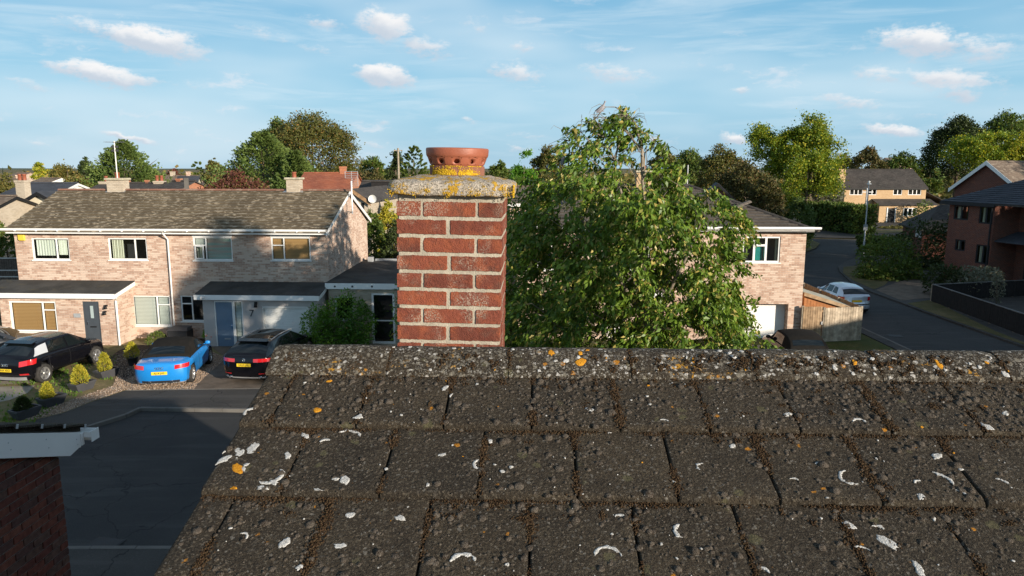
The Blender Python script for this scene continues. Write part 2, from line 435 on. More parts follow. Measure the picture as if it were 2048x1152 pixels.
def slabmat(name):
    m, nt, b = newm(name)
    b.inputs['Roughness'].default_value = 0.95; b.inputs['Specular IOR Level'].default_value = 0.15
    p = tcoord(nt, True)
    wp = nd(nt, 'TexNoise', {'Vector': p, 'Scale': 40.0, 'Detail': 3.0})
    pw = nd(nt, 'VectorMath', {0: p, 1: vscale(nt, wp.outputs['Color'], (0.03, 0.03, 0.03))}, operation='ADD').outputs[0]
    c = mixc(nt, mrange(nt, nz(nt, p, 120, 4.0, 0.7), 0.35, 0.65), (0.25, 0.215, 0.175), (0.52, 0.46, 0.38))
    c = mixc(nt, mrange(nt, nz(nt, pw, 90, 3.0, 0.7), 0.55, 0.62, 0, 0.85), c, (0.62, 0.53, 0.45))
    c = mixc(nt, mrange(nt, nz(nt, p, 190, 2.0), 0.57, 0.64, 0, 0.85), c, (0.05, 0.042, 0.033))
    zone = mrange(nt, nz(nt, p, 11, 3.0), 0.44, 0.56)
    y1 = mth(nt, 'MULTIPLY', mrange(nt, nz(nt, pw, 48, 4.0, 0.6), 0.47, 0.53), zone)
    c = mixc(nt, mth(nt, 'MULTIPLY', y1, 0.92), c, mixc(nt, nz(nt, p, 130, 3.0), (0.34, 0.16, 0.008), (0.66, 0.42, 0.03)))
    nt.links.new(c, b.inputs['Base Color'])
    bump(nt, b, mth(nt, 'ADD', nz(nt, p, 150, 4.0, 0.7), mth(nt, 'MULTIPLY', y1, 0.6)), 0.008)
    return m

M = {}
M['tile'] = near_tile('near_roof_tile'); M['ridge'] = near_tile('near_ridge_tile', True)
M['moss_pad'] = mossmat('moss_pad', (0.036, 0.025, 0.018), (0.092, 0.073, 0.057), (0.165, 0.147, 0.124))
M['moss_joint'] = mossmat('moss_joint', (0.022, 0.012, 0.008), (0.068, 0.04, 0.023), (0.09, 0.063, 0.035), 600)
M['lichen_white'] = lichenmat('lichen_white', (0.30, 0.29, 0.27), (0.60, 0.585, 0.56))
M['lichen_orange'] = lichenmat('lichen_orange', (0.42, 0.16, 0.01), (0.62, 0.30, 0.03))
M['lichen_yellow'] = lichenmat('lichen_yellow', (0.40, 0.22, 0.01), (0.70, 0.47, 0.04))
M['chimbrick'] = chimbrick('chimney_brick')
M['chim_mortar'] = plain('chimney_mortar', (0.36, 0.32, 0.255), 0.95, 0.1, var=0.16, scale=22, bmp=0.004, bscale=170, dirt=(0.36, 0.33, 0.25))
M['slab'] = slabmat('chimney_slab')
M['terracotta'] = plain('terracotta', (0.275, 0.084, 0.046), 0.5, 0.4, var=0.14, scale=9, bmp=0.001, bscale=120, dirt=(0.26, 0.08, 0.045))
M['terracotta_old'] = plain('terracotta_old', (0.20, 0.085, 0.055), 0.8, 0.2, var=0.2, scale=14, bmp=0.002, bscale=100, dirt=(0.13, 0.08, 0.06))
M['black'] = plain('black', (0.012, 0.012, 0.013), 0.6, 0.3, var=0)
M['white'] = plain('white_upvc', (0.78, 0.77, 0.75), 0.35, 0.4, var=0.03, scale=2)
M['white_old'] = plain('white_paint_weathered', (0.70, 0.69, 0.66), 0.5, 0.3, var=0.06, scale=1.5, dirt=(0.5, 0.48, 0.42))
M['pinkbrick'] = brickmat('pink_brick', (0.55, 0.37, 0.28), (0.375, 0.235, 0.175), (0.70, 0.555, 0.45), (0.56, 0.48, 0.40), streak=0.75)
M['tanbrick'] = brickmat('tan_brick', (0.56, 0.38, 0.215), (0.48, 0.31, 0.17), (0.60, 0.43, 0.26), (0.5, 0.4, 0.27))
M['redbrick'] = brickmat('red_brick', (0.24, 0.08, 0.05), (0.16, 0.055, 0.04), (0.12, 0.055, 0.045), (0.23, 0.19, 0.155))
M['bufbrick'] = brickmat('buff_brick', (0.5, 0.42, 0.32), (0.40, 0.33, 0.25), (0.58, 0.5, 0.4), (0.45, 0.4, 0.33))
M['nbrick'] = None
M['roof_l'] = tilemat('roof_left', (0.165, 0.128, 0.082), (0.46, 0.385, 0.285), (0.108, 0.083, 0.054), 0.62, 3.6, 9.0)
M['roof_r'] = tilemat('roof_right', (0.125, 0.105, 0.088), (0.22, 0.19, 0.16), (0.085, 0.072, 0.06), 0.3)
M['roof_brown'] = tilemat('roof_brown', (0.19, 0.14, 0.105), (0.36, 0.3, 0.23), (0.12, 0.09, 0.07), 0.5)
M['roof_dark'] = tilemat('roof_dark', (0.075, 0.064, 0.058), (0.15, 0.14, 0.12), (0.045, 0.04, 0.037), 0.3)
M['roof_slate'] = tilemat('roof_slate', (0.065, 0.07, 0.085), (0.1, 0.1, 0.11), (0.045, 0.05, 0.06), 0.3)
M['roof_red'] = tilemat('roof_red', (0.36, 0.12, 0.065), (0.44, 0.2, 0.12), (0.24, 0.08, 0.05), 0.35)
M['felt'] = plain('roof_felt', (0.06, 0.058, 0.055), 0.95, 0.1, var=0.25, scale=1.2, bmp=0.004, bscale=50, dirt=(0.1, 0.085, 0.055))
M['felt_green'] = plain('roof_felt_pale', (0.33, 0.33, 0.28), 0.95, 0.1, var=0.15, scale=2)
M['render'] = plain('grey_render', (0.46, 0.42, 0.40), 0.92, 0.1, var=0.06, scale=2, bmp=0.003, bscale=80)
M['glass'] = glassmat('window_glass')
M['dark_in'] = plain('dark_interior', (0.03, 0.03, 0.032), 0.9, 0.1, var=0.3, scale=1)  # near-black stands in for the unlit rooms behind the windows
M['blind_brown'] = None
M['anthracite'] = plain('anthracite_door', (0.055, 0.065, 0.078), 0.45, 0.4, var=0.06)
M['bluedoor'] = plain('blue_grey_door', (0.13, 0.19, 0.27), 0.4, 0.4, var=0.05)
M['metal'] = plain('grey_metal', (0.45, 0.46, 0.47), 0.4, 0.5, 0.7, var=0.1)
M['galv'] = plain('galvanised_pole', (0.40, 0.41, 0.42), 0.5, 0.4, 0.3, var=0.12)
M['dark_metal'] = plain('dark_metal', (0.05, 0.05, 0.055), 0.5, 0.4, 0.2, var=0.1)
M['yellow'] = plain('alarm_yellow', (0.72, 0.50, 0.06), 0.4, 0.4, var=0.04)
def tarmac(name, a, b_, pale):
    m, nt, b = newm(name); b.inputs['Roughness'].default_value = 0.9; b.inputs['Specular IOR Level'].default_value = 0.22
    p = tcoord(nt, True)
    c = mixc(nt, mrange(nt, nz(nt, p, 0.3, 6.0, 0.62), 0.35, 0.65), a, b_)
    c = mixc(nt, mrange(nt, nz(nt, p, 45.0, 3.0, 0.7), 0.5, 0.72, 0, 0.7), c, pale)
    c = mixc(nt, mrange(nt, nz(nt, vscale(nt, p, (0.25, 2.2, 1)), 1.0, 4.0, 0.6), 0.5, 0.66, 0, 0.5), c, tuple(x * 1.5 for x in b_))
    vo = nd(nt, 'TexVoronoi', {'Vector': nd(nt, 'VectorMath', {0: p, 1: nd(nt, 'TexNoise', {'Vector': p, 'Scale': 1.5, 'Detail': 3.0}).outputs['Color']}, operation='ADD').outputs[0], 'Scale': 0.22}, feature='DISTANCE_TO_EDGE')
    c = mixc(nt, mrange(nt, vo.outputs['Distance'], 0.0, 0.006, 0.75, 0.0), c, (0.012, 0.012, 0.012))
    nt.links.new(c, b.inputs['Base Color']); bump(nt, b, nz(nt, p, 70, 4.0), 0.008); return m
M['asphalt'] = tarmac('asphalt', (0.030, 0.030, 0.031), (0.043, 0.042, 0.041), (0.075, 0.072, 0.069))
M['pave'] = tarmac('pavement_tarmac', (0.045, 0.042, 0.039), (0.062, 0.057, 0.052), (0.10, 0.094, 0.085))
M['kerb'] = plain('kerb_concrete', (0.13, 0.12, 0.108), 0.9, 0.2, var=0.15, scale=2, dirt=(0.12, 0.11, 0.1))
M['drive'] = plain('drive_blocks', (0.135, 0.105, 0.08), 0.92, 0.2, var=0.22, scale=2.2, bmp=0.006, bscale=30, dirt=(0.09, 0.075, 0.06))
M['concrete'] = plain('drive_concrete', (0.30, 0.265, 0.215), 0.92, 0.2, var=0.15, scale=1.4, dirt=(0.2, 0.17, 0.12))
def gravelmat(name, cols, sc=26):
    m, nt, b = newm(name)
    b.inputs['Roughness'].default_value = 0.9; b.inputs['Specular IOR Level'].default_value = 0.2
    p = tcoord(nt, True)
    vo = nd(nt, 'TexVoronoi', {'Vector': p, 'Scale': sc})
    s = nd(nt, 'SeparateXYZ', {0: vo.outputs['Color']})
    c = mixc(nt, s.outputs[0], cols[0], cols[1])
    c = mixc(nt, mrange(nt, s.outputs[1], 0.55, 0.9), c, cols[2])
    c = mixc(nt, mrange(nt, vo.outputs['Distance'], 0.35, 0.75, 0, 0.8), c, tuple(x * 0.3 for x in cols[1]))
    c = mixc(nt, mrange(nt, nz(nt, p, 0.8, 4.0), 0.45, 0.7, 0, 0.5), c, cols[3])
    nt.links.new(c, b.inputs['Base Color'])
    bump(nt, b, mth(nt, 'MULTIPLY', vo.outputs['Distance'], -1.0), 0.03)
    return m
M['gravel'] = gravelmat('gravel', [(0.52, 0.38, 0.27), (0.30, 0.20, 0.13), (0.60, 0.5, 0.42), (0.28, 0.2, 0.14)])
M['bark'] = gravelmat('bark_chippings', [(0.07, 0.045, 0.035), (0.035, 0.024, 0.02), (0.16, 0.12, 0.1), (0.05, 0.035, 0.03)], 18)
def lawnmat(name, green, dry):
    m, nt, b = newm(name)
    b.inputs['Roughness'].default_value = 0.95; b.inputs['Specular IOR Level'].default_value = 0.1
    p = tcoord(nt, True)
    c = mixc(nt, mrange(nt, nz(nt, p, 0.9, 5.0, 0.6), 0.42, 0.62), green, dry)
    c = mixc(nt, mrange(nt, nz(nt, p, 14.0, 4.0, 0.7), 0.4, 0.7), tuple(x * 0.6 for x in dry), c)
    nt.links.new(c, b.inputs['Base Color'])
    bump(nt, b, nz(nt, p, 25, 4.0, 0.7), 0.04)
    return m
M['lawn_dry'] = lawnmat('lawn_dry', (0.10, 0.13, 0.035), (0.33, 0.26, 0.14))
M['lawn'] = lawnmat('lawn', (0.045, 0.085, 0.018), (0.12, 0.12, 0.045))
M['verge'] = lawnmat('verge', (0.06, 0.08, 0.025), (0.2, 0.16, 0.08))
M['field'] = lawnmat('field', (0.08, 0.10, 0.04), (0.28, 0.22, 0.12))
M['grass'] = foliage('grass_blade', (0.06, 0.13, 0.015), (0.16, 0.27, 0.04), rough=0.6)
M['wood_old'] = plain('weathered_planks', (0.30, 0.25, 0.19), 0.9, 0.15, var=0.3, scale=7, bmp=0.004, bscale=40, dirt=(0.16, 0.14, 0.11))
M['wood_brown'] = plain('brown_planks', (0.28, 0.17, 0.09), 0.85, 0.2, var=0.25, scale=6, bmp=0.004, bscale=40)
M['wood_orange'] = plain('orange_planks', (0.36, 0.15, 0.06), 0.8, 0.2, var=0.2, scale=6)
M['wood_black'] = plain('black_planks', (0.02, 0.018, 0.018), 0.8, 0.2, var=0.2, scale=6)
M['barkwood'] = plain('tree_bark', (0.12, 0.095, 0.07), 0.95, 0.1, var=0.3, scale=5, bmp=0.02, bscale=20)
M['palebark'] = plain('pale_twigs', (0.21, 0.175, 0.135), 0.9, 0.15, var=0.25, scale=4)
M['planter'] = plain('grey_planter', (0.052, 0.053, 0.058), 0.55, 0.35, var=0.12)
M['soil'] = plain('soil', (0.045, 0.032, 0.022), 1.0, 0.05, var=0.3, scale=20)
# cars
def paint(name, col, rough=0.32, metal=0.15, coat=0.8, spec=0.5):
    m, nt, b = newm(name)
    b.inputs['Base Color'].default_value = c4(col); b.inputs['Roughness'].default_value = rough
    b.inputs['Metallic'].default_value = metal; b.inputs['Coat Weight'].default_value = coat; b.inputs['Specular IOR Level'].default_value = spec; b.inputs['Coat Roughness'].default_value = 0.03
    p = tcoord(nt, True)
    f = mrange(nt, nz(nt, p, 3.0, 5.0, 0.65), 0.3, 0.75, 0.0, 0.10)
    nt.links.new(mixc(nt, f, col, tuple(x * 0.7 + 0.008 for x in col)), b.inputs['Base Color'])
    nt.links.new(mth(nt, 'ADD', f, rough), b.inputs['Roughness'])
    return m
M['p_black'] = paint('car_black', (0.004, 0.004, 0.006), 0.1, 0.0, 0.3, 0.25)
M['p_blue'] = paint('car_blue', (0.012, 0.22, 0.62), 0.3, 0.1)
M['p_silver'] = paint('car_silver', (0.52, 0.56, 0.62), 0.3, 0.6)
M['p_grey'] = paint('car_grey', (0.03, 0.032, 0.036), 0.3, 0.2)
M['p_silvertrim'] = plain('silver_trim', (0.42, 0.42, 0.43), 0.4, 0.5, 0.5, var=0.08)
M['softtop'] = plain('soft_top_fabric', (0.016, 0.0145, 0.013), 0.95, 0.1, var=0.15, scale=8)
M['carglass'] = plain('car_glass', (0.006, 0.009, 0.010), 0.03, 0.5, var=0)
M['greyfilm'] = plain('grey_window_panel', (0.42, 0.44, 0.47), 0.5, 0.4, var=0.03)
M['tyre'] = plain('tyre', (0.035, 0.033, 0.031), 0.85, 0.2, var=0.2, scale=9)
M['alloy'] = plain('alloy', (0.55, 0.54, 0.53), 0.35, 0.5, 0.8, var=0.08)
M['redlight'] = plain('tail_lamp', (0.50, 0.012, 0.016), 0.12, 0.6, var=0.15, scale=9, coat=1.0)
M['chrome'] = plain('chrome', (0.75, 0.75, 0.76), 0.12, 0.5, 1.0, var=0)
M['plate'] = plain('yellow_plate', (0.75, 0.52, 0.03), 0.4, 0.4, var=0.02)
M['ink'] = plain('plate_ink', (0.012, 0.012, 0.012), 0.5, 0.3, var=0)
M['trim'] = plain('black_plastic', (0.022, 0.022, 0.024), 0.65, 0.3, var=0.1)
# foliage
M['f_cherry'] = foliage('leaf_cherry', (0.028, 0.078, 0.009), (0.20, 0.29, 0.036), (0.42, 0.34, 0.10), 0.4, 0.24, 0.11, 1.9)
M['f_haw'] = foliage('leaf_dark', (0.03, 0.07, 0.012), (0.10, 0.19, 0.025), (0.2, 0.15, 0.03), 0.5, 0.3, 0.05)
M['f_dome'] = foliage('leaf_dome', (0.045, 0.058, 0.012), (0.135, 0.13, 0.03), (0.20, 0.12, 0.03), 0.6, 0.2, 0.12)
M['f_conifer'] = foliage('leaf_conifer', (0.045, 0.085, 0.02), (0.15, 0.20, 0.045), None, 0.6, 0.15)
M['f_green'] = foliage('leaf_green', (0.04, 0.075, 0.014), (0.13, 0.18, 0.03), (0.2, 0.16, 0.04), 0.55, 0.25, 0.06)
M['f_bright'] = foliage('leaf_bright', (0.05, 0.15, 0.014), (0.16, 0.33, 0.03), None, 0.5, 0.35)
M['f_yellow'] = foliage('leaf_yellowgreen', (0.14, 0.19, 0.015), (0.40, 0.42, 0.045), (0.55, 0.42, 0.05), 0.5, 0.35, 0.15)
M['f_locust'] = foliage('leaf_locust', (0.06, 0.12, 0.012), (0.25, 0.32, 0.03), (0.42, 0.38, 0.03), 0.5, 0.35, 0.18)
M['f_laurel'] = foliage('leaf_laurel', (0.035, 0.10, 0.012), (0.14, 0.27, 0.03), None, 0.35, 0.3)
M['f_copper'] = foliage('leaf_copper', (0.07, 0.022, 0.018), (0.19, 0.075, 0.045), (0.12, 0.12, 0.03), 0.6, 0.2, 0.15)
M['f_olive'] = foliage('leaf_olive', (0.06, 0.065, 0.015), (0.17, 0.16, 0.04), (0.24, 0.17, 0.05), 0.6, 0.2, 0.15)
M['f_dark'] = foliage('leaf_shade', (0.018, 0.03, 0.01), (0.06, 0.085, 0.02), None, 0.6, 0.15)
M['f_brown'] = foliage('leaf_brownish', (0.035, 0.04, 0.012), (0.12, 0.11, 0.03), (0.16, 0.1, 0.04), 0.6, 0.2, 0.15)
M['f_gold'] = foliage('leaf_gold', (0.22, 0.22, 0.02), (0.56, 0.46, 0.05), (0.2, 0.25, 0.03), 0.6, 0.25, 0.15)
M['f_silver'] = foliage('leaf_silver', (0.09, 0.10, 0.07), (0.22, 0.22, 0.16), None, 0.6, 0.2)
M['flower'] = plain('red_flower', (0.65, 0.06, 0.03), 0.6, 0.2, var=0.2)
def blindmat(name, a, b_, axis, freq, c_=None):
    m, nt, b = newm(name); b.inputs['Roughness'].default_value = 0.8
    p = nd(nt, 'SeparateXYZ', {0: tcoord(nt)}).outputs[axis]
    w = mth(nt, 'SINE', mth(nt, 'MULTIPLY', p, freq))
    c = mixc(nt, mrange(nt, w, -0.6, 0.9), a, b_)
    if c_:
        w2 = nz(nt, vscale(nt, tcoord(nt), (0.4, 0.4, 5.0)), 1.0, 2.0)
        c = mixc(nt, mrange(nt, w2, 0.45, 0.6), c, c_)
    nt.links.new(c, b.inputs['Base Color'])
    return m
M['blind_brown'] = blindmat('brown_blind', (0.34, 0.17, 0.06), (0.50, 0.28, 0.11), 2, 100)
M['blind_grey'] = blindmat('grey_blind', (0.42, 0.42, 0.38), (0.62, 0.61, 0.56), 2, 100)
M['blind_cream'] = blindmat('cream_blind', (0.60, 0.60, 0.50), (0.70, 0.70, 0.62), 0, 45)
M['blind_pattern'] = blindmat('patterned_blind', (0.34, 0.46, 0.40), (0.40, 0.5, 0.44), 2, 30, (0.52, 0.38, 0.33))
M['curtain'] = blindmat('curtain', (0.38, 0.36, 0.26), (0.66, 0.63, 0.50), 0, 50)
M['teal'] = plain('teal_cloth', (0.02, 0.22, 0.2), 0.8, 0.2, var=0.1)
M['roller'] = blindmat('roller_door', (0.52, 0.53, 0.55), (0.70, 0.71, 0.72), 2, 62)
# ------------------------------------------------------------------ scatter helper (numpy)
ICO_V = None
def ico():
    t = (1 + 5 ** .5) / 2
    v = np.array([(-1, t, 0), (1, t, 0), (-1, -t, 0), (1, -t, 0), (0, -1, t), (0, 1, t), (0, -1, -t), (0, 1, -t), (t, 0, -1), (t, 0, 1), (-t, 0, -1), (-t, 0, 1)], float)
    v /= np.linalg.norm(v[0])
    f = np.array([(0, 11, 5), (0, 5, 1), (0, 1, 7), (0, 7, 10), (0, 10, 11), (1, 5, 9), (5, 11, 4), (11, 10, 2), (10, 7, 6), (7, 1, 8), (3, 9, 4), (3, 4, 2), (3, 2, 6), (3, 6, 8), (3, 8, 9), (4, 9, 5), (2, 4, 11), (6, 2, 10), (8, 6, 7), (9, 8, 1)])
    return v, f
def dome(nr=4, ns=9):
    v = [(0, 0, 1)]; f = []
    for i in range(1, nr + 1):
        a = i / nr * pi * 0.5
        for j in range(ns):
            b = 2 * pi * j / ns; v.append((sin(a) * cos(b), sin(a) * sin(b), cos(a)))
    for j in range(ns): f.append((0, 1 + j, 1 + (j + 1) % ns))
    for i in range(nr - 1):
        for j in range(ns):
            a = 1 + i * ns + j; b = 1 + i * ns + (j + 1) % ns
            f.append((a, a + ns, b + ns)); f.append((a, b + ns, b))
    return np.array(v, float), np.array(f)
def np_mesh(name, V, Fc, mats, smooth=False):
    """V (n,3), Fc (m,k) with constant k"""
    me = bpy.data.meshes.new(name)
    n, m, k = len(V), len(Fc), Fc.shape[1]
    me.vertices.add(n); me.vertices.foreach_set('co', V.astype(np.float32).ravel())
    me.loops.add(m * k); me.loops.foreach_set('vertex_index', Fc.astype(np.int32).ravel())
    me.polygons.add(m); me.polygons.foreach_set('loop_start', np.arange(0, m * k, k, dtype=np.int32))
    try: me.polygons.foreach_set('loop_total', np.full(m, k, dtype=np.int32))
    except Exception: pass
    if smooth: me.polygons.foreach_set('use_smooth', np.ones(m, bool))
    for x in (mats if isinstance(mats, (list, tuple)) else [mats]): me.materials.append(x)
    me.update(calc_edges=True); me.validate()
    return me
def randrot(rng, n):
    q = rng.normal(size=(n, 4)); q /= np.linalg.norm(q, axis=1)[:, None]
    w, x, y, z = q.T
    return np.stack([np.stack([1 - 2 * (y * y + z * z), 2 * (x * y - z * w), 2 * (x * z + y * w)], 1),
                     np.stack([2 * (x * y + z * w), 1 - 2 * (x * x + z * z), 2 * (y * z - x * w)], 1),
                     np.stack([2 * (x * z - y * w), 2 * (y * z + x * w), 1 - 2 * (x * x + y * y)], 1)], 1)
def scatter(name, bv, bf, pos, scale, mat, rots=None, base=None, smooth=False):
    """base: 3x3 applied after the random rotation (surface frame)"""
    n = len(pos)
    sc = np.asarray(scale); sc = sc[:, None].repeat(3, 1) if sc.ndim == 1 else sc
    v = bv[None] * sc[:, None, :]
    if rots is not None: v = np.einsum('nij,nkj->nki', rots, v)
    if base is not None: v = v @ np.asarray(base).T
    v = v + np.asarray(pos)[:, None, :]
    f = (bf[None] + (np.arange(n) * len(bv))[:, None, None])
    return np_mesh(name, v.reshape(-1, 3), f.reshape(-1, bf.shape[1]), mat, smooth)
def addobj(name, me, parent=None, **props):
    o = bpy.data.objects.new(name, me); COL.objects.link(o)
    if parent is not None: o.parent = parent
    for k, v in props.items(): o[k] = v
    return o

# ------------------------------------------------------------------ the near house under the camera
OF = Fr((0, 2.72, 0), -radians(2.0))
rs = random.Random(5); rng = np.random.default_rng(5)
own = thing('near_house', OF.O, OF.yaw, 'near house whose mossy concrete tiled roof and red brick chimney fill the foreground', 'house')
ZA, RA = 6.975, radians(20)
c20, s20 = cos(RA), sin(RA)
XL, XR = -0.91, 5.15
def rp(x, s, h=0.0): return Vector((x, -s * c20 - s20 * h, ZA - s * s20 + c20 * h))
GA = 0.313
SB = [0.121 + GA * i for i in range(15)]
# walls
w = MB()
for (x0, x1, y0, y1) in ((XL + .05, XL + .15, -4.0, 4.0), (XR - .15, XR - .05, -4.0, 4.0)):
    w.prism([(x0, y0, 0), (x0, y1, 0), (x0, y1, ZA - 4.0 * s20 / c20 - .09), (x0, 0, ZA - .09), (x0, y0, ZA - 4.0 * s20 / c20 - .09)], (x1 - x0, 0, 0))
w.box(XL + .15, XR - .15, -4.0, -3.9, 0, 5.4); w.box(XL + .15, XR - .15, 3.9, 4.0, 0, 5.4)
M['nbrick'] = M['redbrick']
w.build('wall', M['redbrick'], own)
# roof deck
d = MB()
for sg in (-1, 1):
    a = [rp(XL + .01, 0, -.004), rp(XR - .01, 0, -.004), rp(XR - .01, 4.62, -.004), rp(XL + .01, 4.62, -.004)]
    b = [p + Vector((0, 0, -.05)) for p in a]
    if sg > 0: a = [Vector((p.x, -p.y, p.z)) for p in a]; b = [Vector((p.x, -p.y, p.z)) for p in b]
    d.add(a + b, [(0, 1, 2, 3), (7, 6, 5, 4), (0, 4, 5, 1), (1, 5, 6, 2), (2, 6, 7, 3), (3, 7, 4, 0)])
roof = d.build('roof', M['tile'], own)
def tile_mesh(w, seed, left_open=True):
    r = random.Random(seed)
    L = 0.362
    prof = [(0.003, -0.012), (-0.001, 0.004), (-0.002, 0.015), (0.0, 0.0225), (0.005, 0.0275), (0.014, 0.030)] + [(0.04 + i * 0.046, 0.030 - (0.04 + i * 0.046) / L * 0.026) for i in range(7)] + [(L, 0.003)]
    nx = max(3, int(w / 0.024))
    xs = [0.0, 0.0025, 0.007] + [0.007 + (w - 0.014) * i / nx for i in range(1, nx)] + [w - 0.007, w - 0.0025, w]
    drop = [-0.02, -0.0025, -0.0004] + [0] * (nx - 1) + [-0.0004, -0.0025, -0.02]
    G = []
    for i, (t, h) in enumerate(prof):
        row = []
        for j, x in enumerate(xs):
            n1 = noise.noise(Vector((x * 9 + seed * 7, t * 9, seed))) * 0.0016
            n2 = noise.noise(Vector((x * 70 + seed * 3, t * 60, seed * 2))) * 0.0009
            tt = t
            if i < 6:
                ch = noise.noise(Vector((x * 38 + seed * 11, i * .35, seed * 5)))
                tt = t + ch * 0.0035 + (0.006 if ch > 0.52 else 0)
            hh = h + n1 + n2 + (drop[j] if i > 1 else max(drop[j], -0.004))
            row.append((x, tt, hh))
        G.append(row)
    mb = MB(); mb.grid(G)
    return mb.mesh('roof_tile', M['tile'], recalc=False)
full = [tile_mesh(0.2920, i + 1) for i in range(10)]
NEAR_ROWS = [1, 2, 3, 4]
TW = 0.295
joints = {}
def place_tiles(row, xmin, xmax, target):
    off = 0.08 if row % 2 == 1 else -0.076
    k = math.floor((xmin - off) / TW)
    js = []
    while off + k * TW < xmax:
        x0 = max(xmin, off + k * TW); x1 = min(xmax, off + (k + 1) * TW)
        if x1 - x0 > 0.03: target(row, x0, x1); js.append(x0)
        k += 1
    joints[row] = js
def near_target(row, x0, x1):
    wd = x1 - x0
    if x0 > 2.35: far_tiles.append((row, x0, x1)); return
    me = rs.choice(full) if abs(wd - TW) < 1e-4 else tile_mesh(wd - 0.003, rs.randint(20, 99))
    p = rp(x0, SB[row], rs.uniform(-.001, .0015))
    inst('roof_tile', me, roof, p, (RA + radians(rs.uniform(-.12, .12)), radians(rs.uniform(-.12, .12)), radians(rs.uniform(-.18, .18))))
far_tiles = []
for r in range(15):
    place_tiles(r, XL, XR, near_target if r in NEAR_ROWS else (lambda row, a, b: far_tiles.append((row, a, b))))
ft = MB()
for (row, x0, x1) in far_tiles:
    a = [rp(x0 + .002, SB[row], -.01), rp(x1 - .002, SB[row], -.01), rp(x1 - .002, SB[row], .03), rp(x0 + .002, SB[row], .03), rp(x0 + .002, max(.02, SB[row] - .34), .004), rp(x1 - .002, max(.02, SB[row] - .34), .004)]
    ft.add(a, [(0, 1, 2, 3), (3, 2, 5, 4)])
for row in range(15):                                     # the far slope
    for k in range(21):
        x0 = XL + k * .289; x1 = x0 + .286
        a = [rp(x0, SB[row], -.01), rp(x1, SB[row], -.01), rp(x1, SB[row], .03), rp(x0, SB[row], .03), rp(x0, max(.02, SB[row] - .34), .004), rp(x1, max(.02, SB[row] - .34), .004)]
        a = [Vector((p.x, -p.y, p.z)) for p in a]
        ft.add(a, [(0, 1, 2, 3), (3, 2, 5, 4)])
ft.build('roof_tile_field', M['tile'], roof, recalc=False, kind='stuff')
# verge clips: small white tabs at the left edge under each course
vc = MB(); vc.box(-.013, .02, -.016, .012, -.004, .010)
vcm = vc.mesh('verge_clip', M['white'], bev=.003)
for r in (1, 2, 3, 4): inst('verge_clip', vcm, roof, rp(XL + .004, SB[r] - .10, -.004), (RA, 0, 0))
# ridge tiles
def ridge_mesh(seed, L=0.449):
    sec = [(-.137, -.040), (-.1375, -.028), (-.132, -.020), (-.10, .001), (-.06, .024), (-.03, .036), (0, .040), (.03, .036), (.06, .024), (.10, .001), (.137, -.028), (.137, -.040)]
    # open the near profile into a smooth curve
    n = 14; G = []
    for i in range(n + 1):
        x = L * i / n; row = []
        e = 0.004 if i in (0, n) else 0
        for j, (y, z) in enumerate(sec):
            q = noise.noise(Vector((x * 12 + seed * 5, y * 14, seed))) * 0.003 + noise.noise(Vector((x * 60 + seed, y * 60, seed * 3))) * 0.0013
            row.append((x, y, z + q - e))
        G.append(row)
    mb = MB(); mb.grid(G)
    for G0 in (G[0], G[-1]):
        inner = [(p[0], p[1] * .9, p[2] - .022) for p in G0]
        mb.grid([G0, inner], sm=False)
    return mb.mesh('ridge_tile', M['ridge'], recalc=False)
x = XL - .004; k = 0
while x < XR - .1:
    L = min(0.449, XR - x)
    inst('ridge_tile', ridge_mesh(k + 1, L), roof, (x, 0, ZA + rs.uniform(-.002, .003)), (radians(rs.uniform(-.6, .6)), radians(rs.uniform(-.35, .35)), radians(rs.uniform(-.3, .3))))
    x += 0.4535; k += 1
bed = MB()
for sg in (-1, 1):
    bed.grid([[(XL + i * .06, sg * (.118 + .004 * sin(i * 1.7)), ZA - .058), (XL + i * .06, sg * (.128 + .004 * sin(i * 2.3)), ZA - .030), (XL + i * .06, sg * .09, ZA - .002)] for i in range(100)])
bed.quad((XL + .006, -.128, ZA - .05), (XL + .006, .128, ZA - .05), (XL + .006, .05, ZA + .028), (XL + .006, -.05, ZA + .028))
bed.build('ridge_mortar', plain('dark_mortar', (0.10, 0.085, 0.065), 0.95, 0.1, var=.3, scale=30, bmp=.006, bscale=120), own)

# moss pads, moss in the joints, lichen
def surf_h(s):
    for b in SB:
        if b >= s - 1e-6: return 0.030 - (b - s) / 0.362 * 0.026
    return 0
frame = np.array([[1, 0, 0], [0, c20, -s20], [0, s20, c20]])
def mpos(x, s, h): p = rp(x, s, h); return (p.x, p.y, p.z)
pp, psc, big = [], [], []
def dens(x, s):
    n = noise.noise(Vector((x * 2.6, s * 3.4, 3.7)))
    n2 = noise.noise(Vector((x * 7.0, s * 8.0, 9.1)))
    base = 0.16 + 0.62 * max(0, n + 0.06) + 0.5 * max(0, n2)
    if s < 0.45: base += 0.16 + max(0, (x - .6)) * 0.42
    else: base += max(0, (x - 1.1)) * .1
    row_top = min((s - b) for b in SB if b <= s) if s > SB[0] else 1
    if row_top < 0.075: base += 0.22
    return base
tries = 0
while len(pp) < 8600 and tries < 160000:
    tries += 1
    x = rs.uniform(XL + .01, 2.5); s = rs.uniform(0.13, 1.33)
    if rs.random() > dens(x, s): continue
    if s < SB[0] + .01: continue
    r = min(0.0145, 0.0034 * math.exp(rs.gauss(0.0, 0.62)))
    if r < 0.0016: continue
    pp.append(mpos(x, s, surf_h(s) - r * 0.12)); psc.append((r * rs.uniform(.9, 1.2), r * rs.uniform(.85, 1.15), r * rs.uniform(.4, .85)))
dv, df = dome(5, 11)
rot = np.zeros((len(pp), 3, 3)); a = rng.uniform(0, 2 * pi, len(pp))
